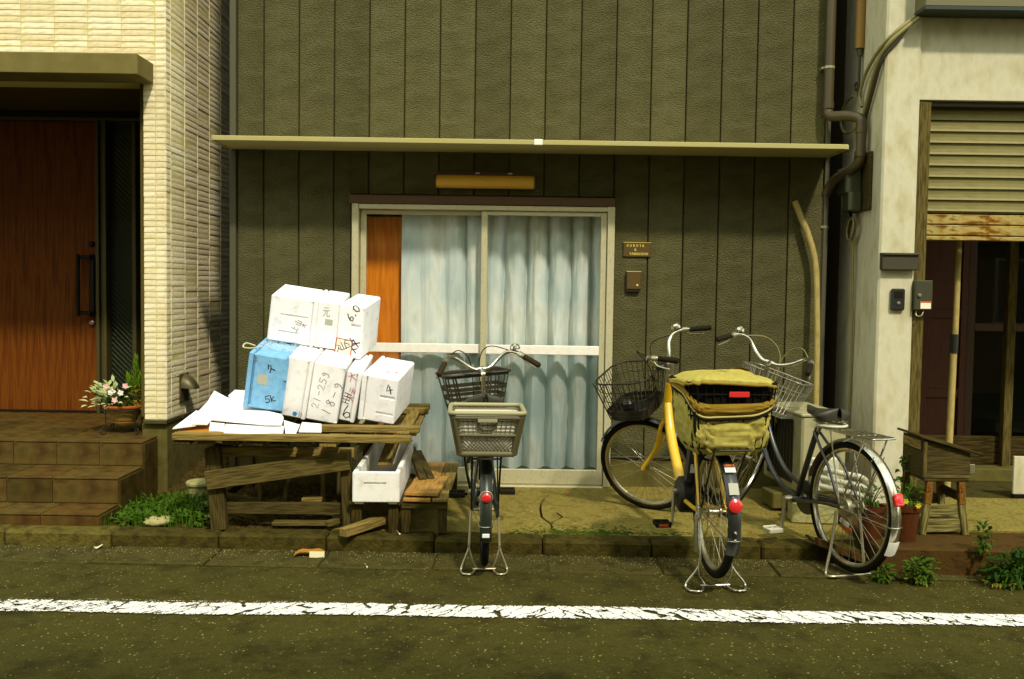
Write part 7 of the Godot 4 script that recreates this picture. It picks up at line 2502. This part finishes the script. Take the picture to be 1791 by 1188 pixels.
	# side stand swung down, with a long foot
	b = B.new()
	b.tube(smooth([rh + Vector3(0.02, -0.02, -0.07), Vector3(0.03, 0.16, -0.085), Vector3(0.02, 0.03, -0.12), Vector3(0.0, 0.01, -0.13), Vector3(-0.03, 0.01, -0.1), Vector3(-0.04, 0.01, 0.1)], 6), 0.0075, 8)
	b.tube([Vector3(-0.04, 0.01, 0.1), Vector3(0.02, 0.05, 0.11), rh + Vector3(0.02, -0.02, 0.07)], 0.0065, 8)
	made("stand", b, M.alloy, n)
	b = B.new()
	b.xf = Transform3D(Basis(Vector3.RIGHT, PI / 2), rh)
	b.lathe([Vector2(0, -0.05), Vector2(0.045, -0.045), Vector2(0.048, -0.02), Vector2(0.02, -0.015)], 20)
	b.lathe([Vector2(0, 0.058), Vector2(0.034, 0.058), Vector2(0.036, 0.05), Vector2(0.02, 0.045)], 20)
	made("hub_brake", b, M.alloy, n)
	boxed("spoke_reflector", rh + Vector3(0.02, -0.11, -0.01), Vector3(0.075, 0.03, 0.012), M.reflector_orange, n, 0.006, Basis(Vector3.BACK, 0.25))
	boxed("spoke_reflector", rh + Vector3(0.028, -0.085, -0.012), Vector3(0.075, 0.028, 0.012), M.sticker_white, n, 0.006, Basis(Vector3.BACK, 0.25))
	b = B.new()
	b.xf = tr
	var up := (ht - hl).normalized()
	b.tube([ht, ht + up * 0.13], 0.0125, 12)
	var stem := ht + up * 0.13
	b.tube([stem, stem + Vector3(0.03, 0.015, 0)], 0.016, 12)
	b.tube([stem + Vector3(0.03, 0.015, -0.025), stem + Vector3(0.03, 0.015, 0.025)], 0.0165, 12)
	made("stem", b, M.chrome, n)
	var ho := tr * Transform3D(Basis(), stem + Vector3(0.03, 0.015, 0))
	handlebar(n, ho, [Vector3(0, 0, 0), Vector3(0.004, 0.004, 0.05), Vector3(0.02, 0.035, 0.11), Vector3(0.015, 0.085, 0.17), Vector3(-0.03, 0.095, 0.21), Vector3(-0.08, 0.075, 0.24), Vector3(-0.2, 0.02, 0.275)], 0.115, -1.0, M.rubber, M.chrome)
	cable(n, [ho * Vector3(-0.02, 0.09, -0.21), ho * Vector3(0.12, 0.13, -0.1), ho * Vector3(0.17, 0.03, 0.0), tr * (hl + Vector3(0.06, 0.03, 0.02))], M.cable_cream)
	cable(n, [ho * Vector3(-0.02, 0.09, 0.21), ho * Vector3(0.12, 0.14, 0.1), ho * Vector3(0.2, 0.05, 0.0), tr * (hl + Vector3(0.06, 0.03, -0.02))], M.cable_cream)
	var fb := wire_basket("front_basket", n, tr * Transform3D(Basis(Vector3.BACK, 0.05), Vector3(ht.x + 0.235, 0.745, 0)), Vector3(0.155, 0.04, 0.19), Vector3(0.115, 0.03, 0.145), 0.23, 9, 12, 3, 0.0019, M.wire_silver)
	var fl := B.new()
	for k in 8:
		fl.tube([Vector3(-0.115, 0.001, -0.13 + k * 0.037), Vector3(0.115, 0.001, -0.13 + k * 0.037)], 0.0024, 5, false)
	made("basket_floor", fl, M.wire_silver, fb)
	b = B.new()
	b.xf = tr
	b.xf = tr * Transform3D(Basis(Vector3.BACK, -PI / 2), fh + Vector3(0.03, r + 0.06, 0))
	b.lathe([Vector2(0, -0.03), Vector2(0.02, -0.025), Vector2(0.03, 0.01), Vector2(0.032, 0.03), Vector2(0, 0.034)], 20)
	made("front_light", b, M.chrome, n)
	b = B.new()
	b.xf = tr * Transform3D(Basis(Vector3.BACK, 0.3), fh + Vector3(-0.06, 0.1, -0.07))
	b.lathe([Vector2(0, -0.05), Vector2(0.018, -0.045), Vector2(0.02, 0.03), Vector2(0.01, 0.05), Vector2(0, 0.055)], 16)
	made("dynamo", b, M.alloy, n)
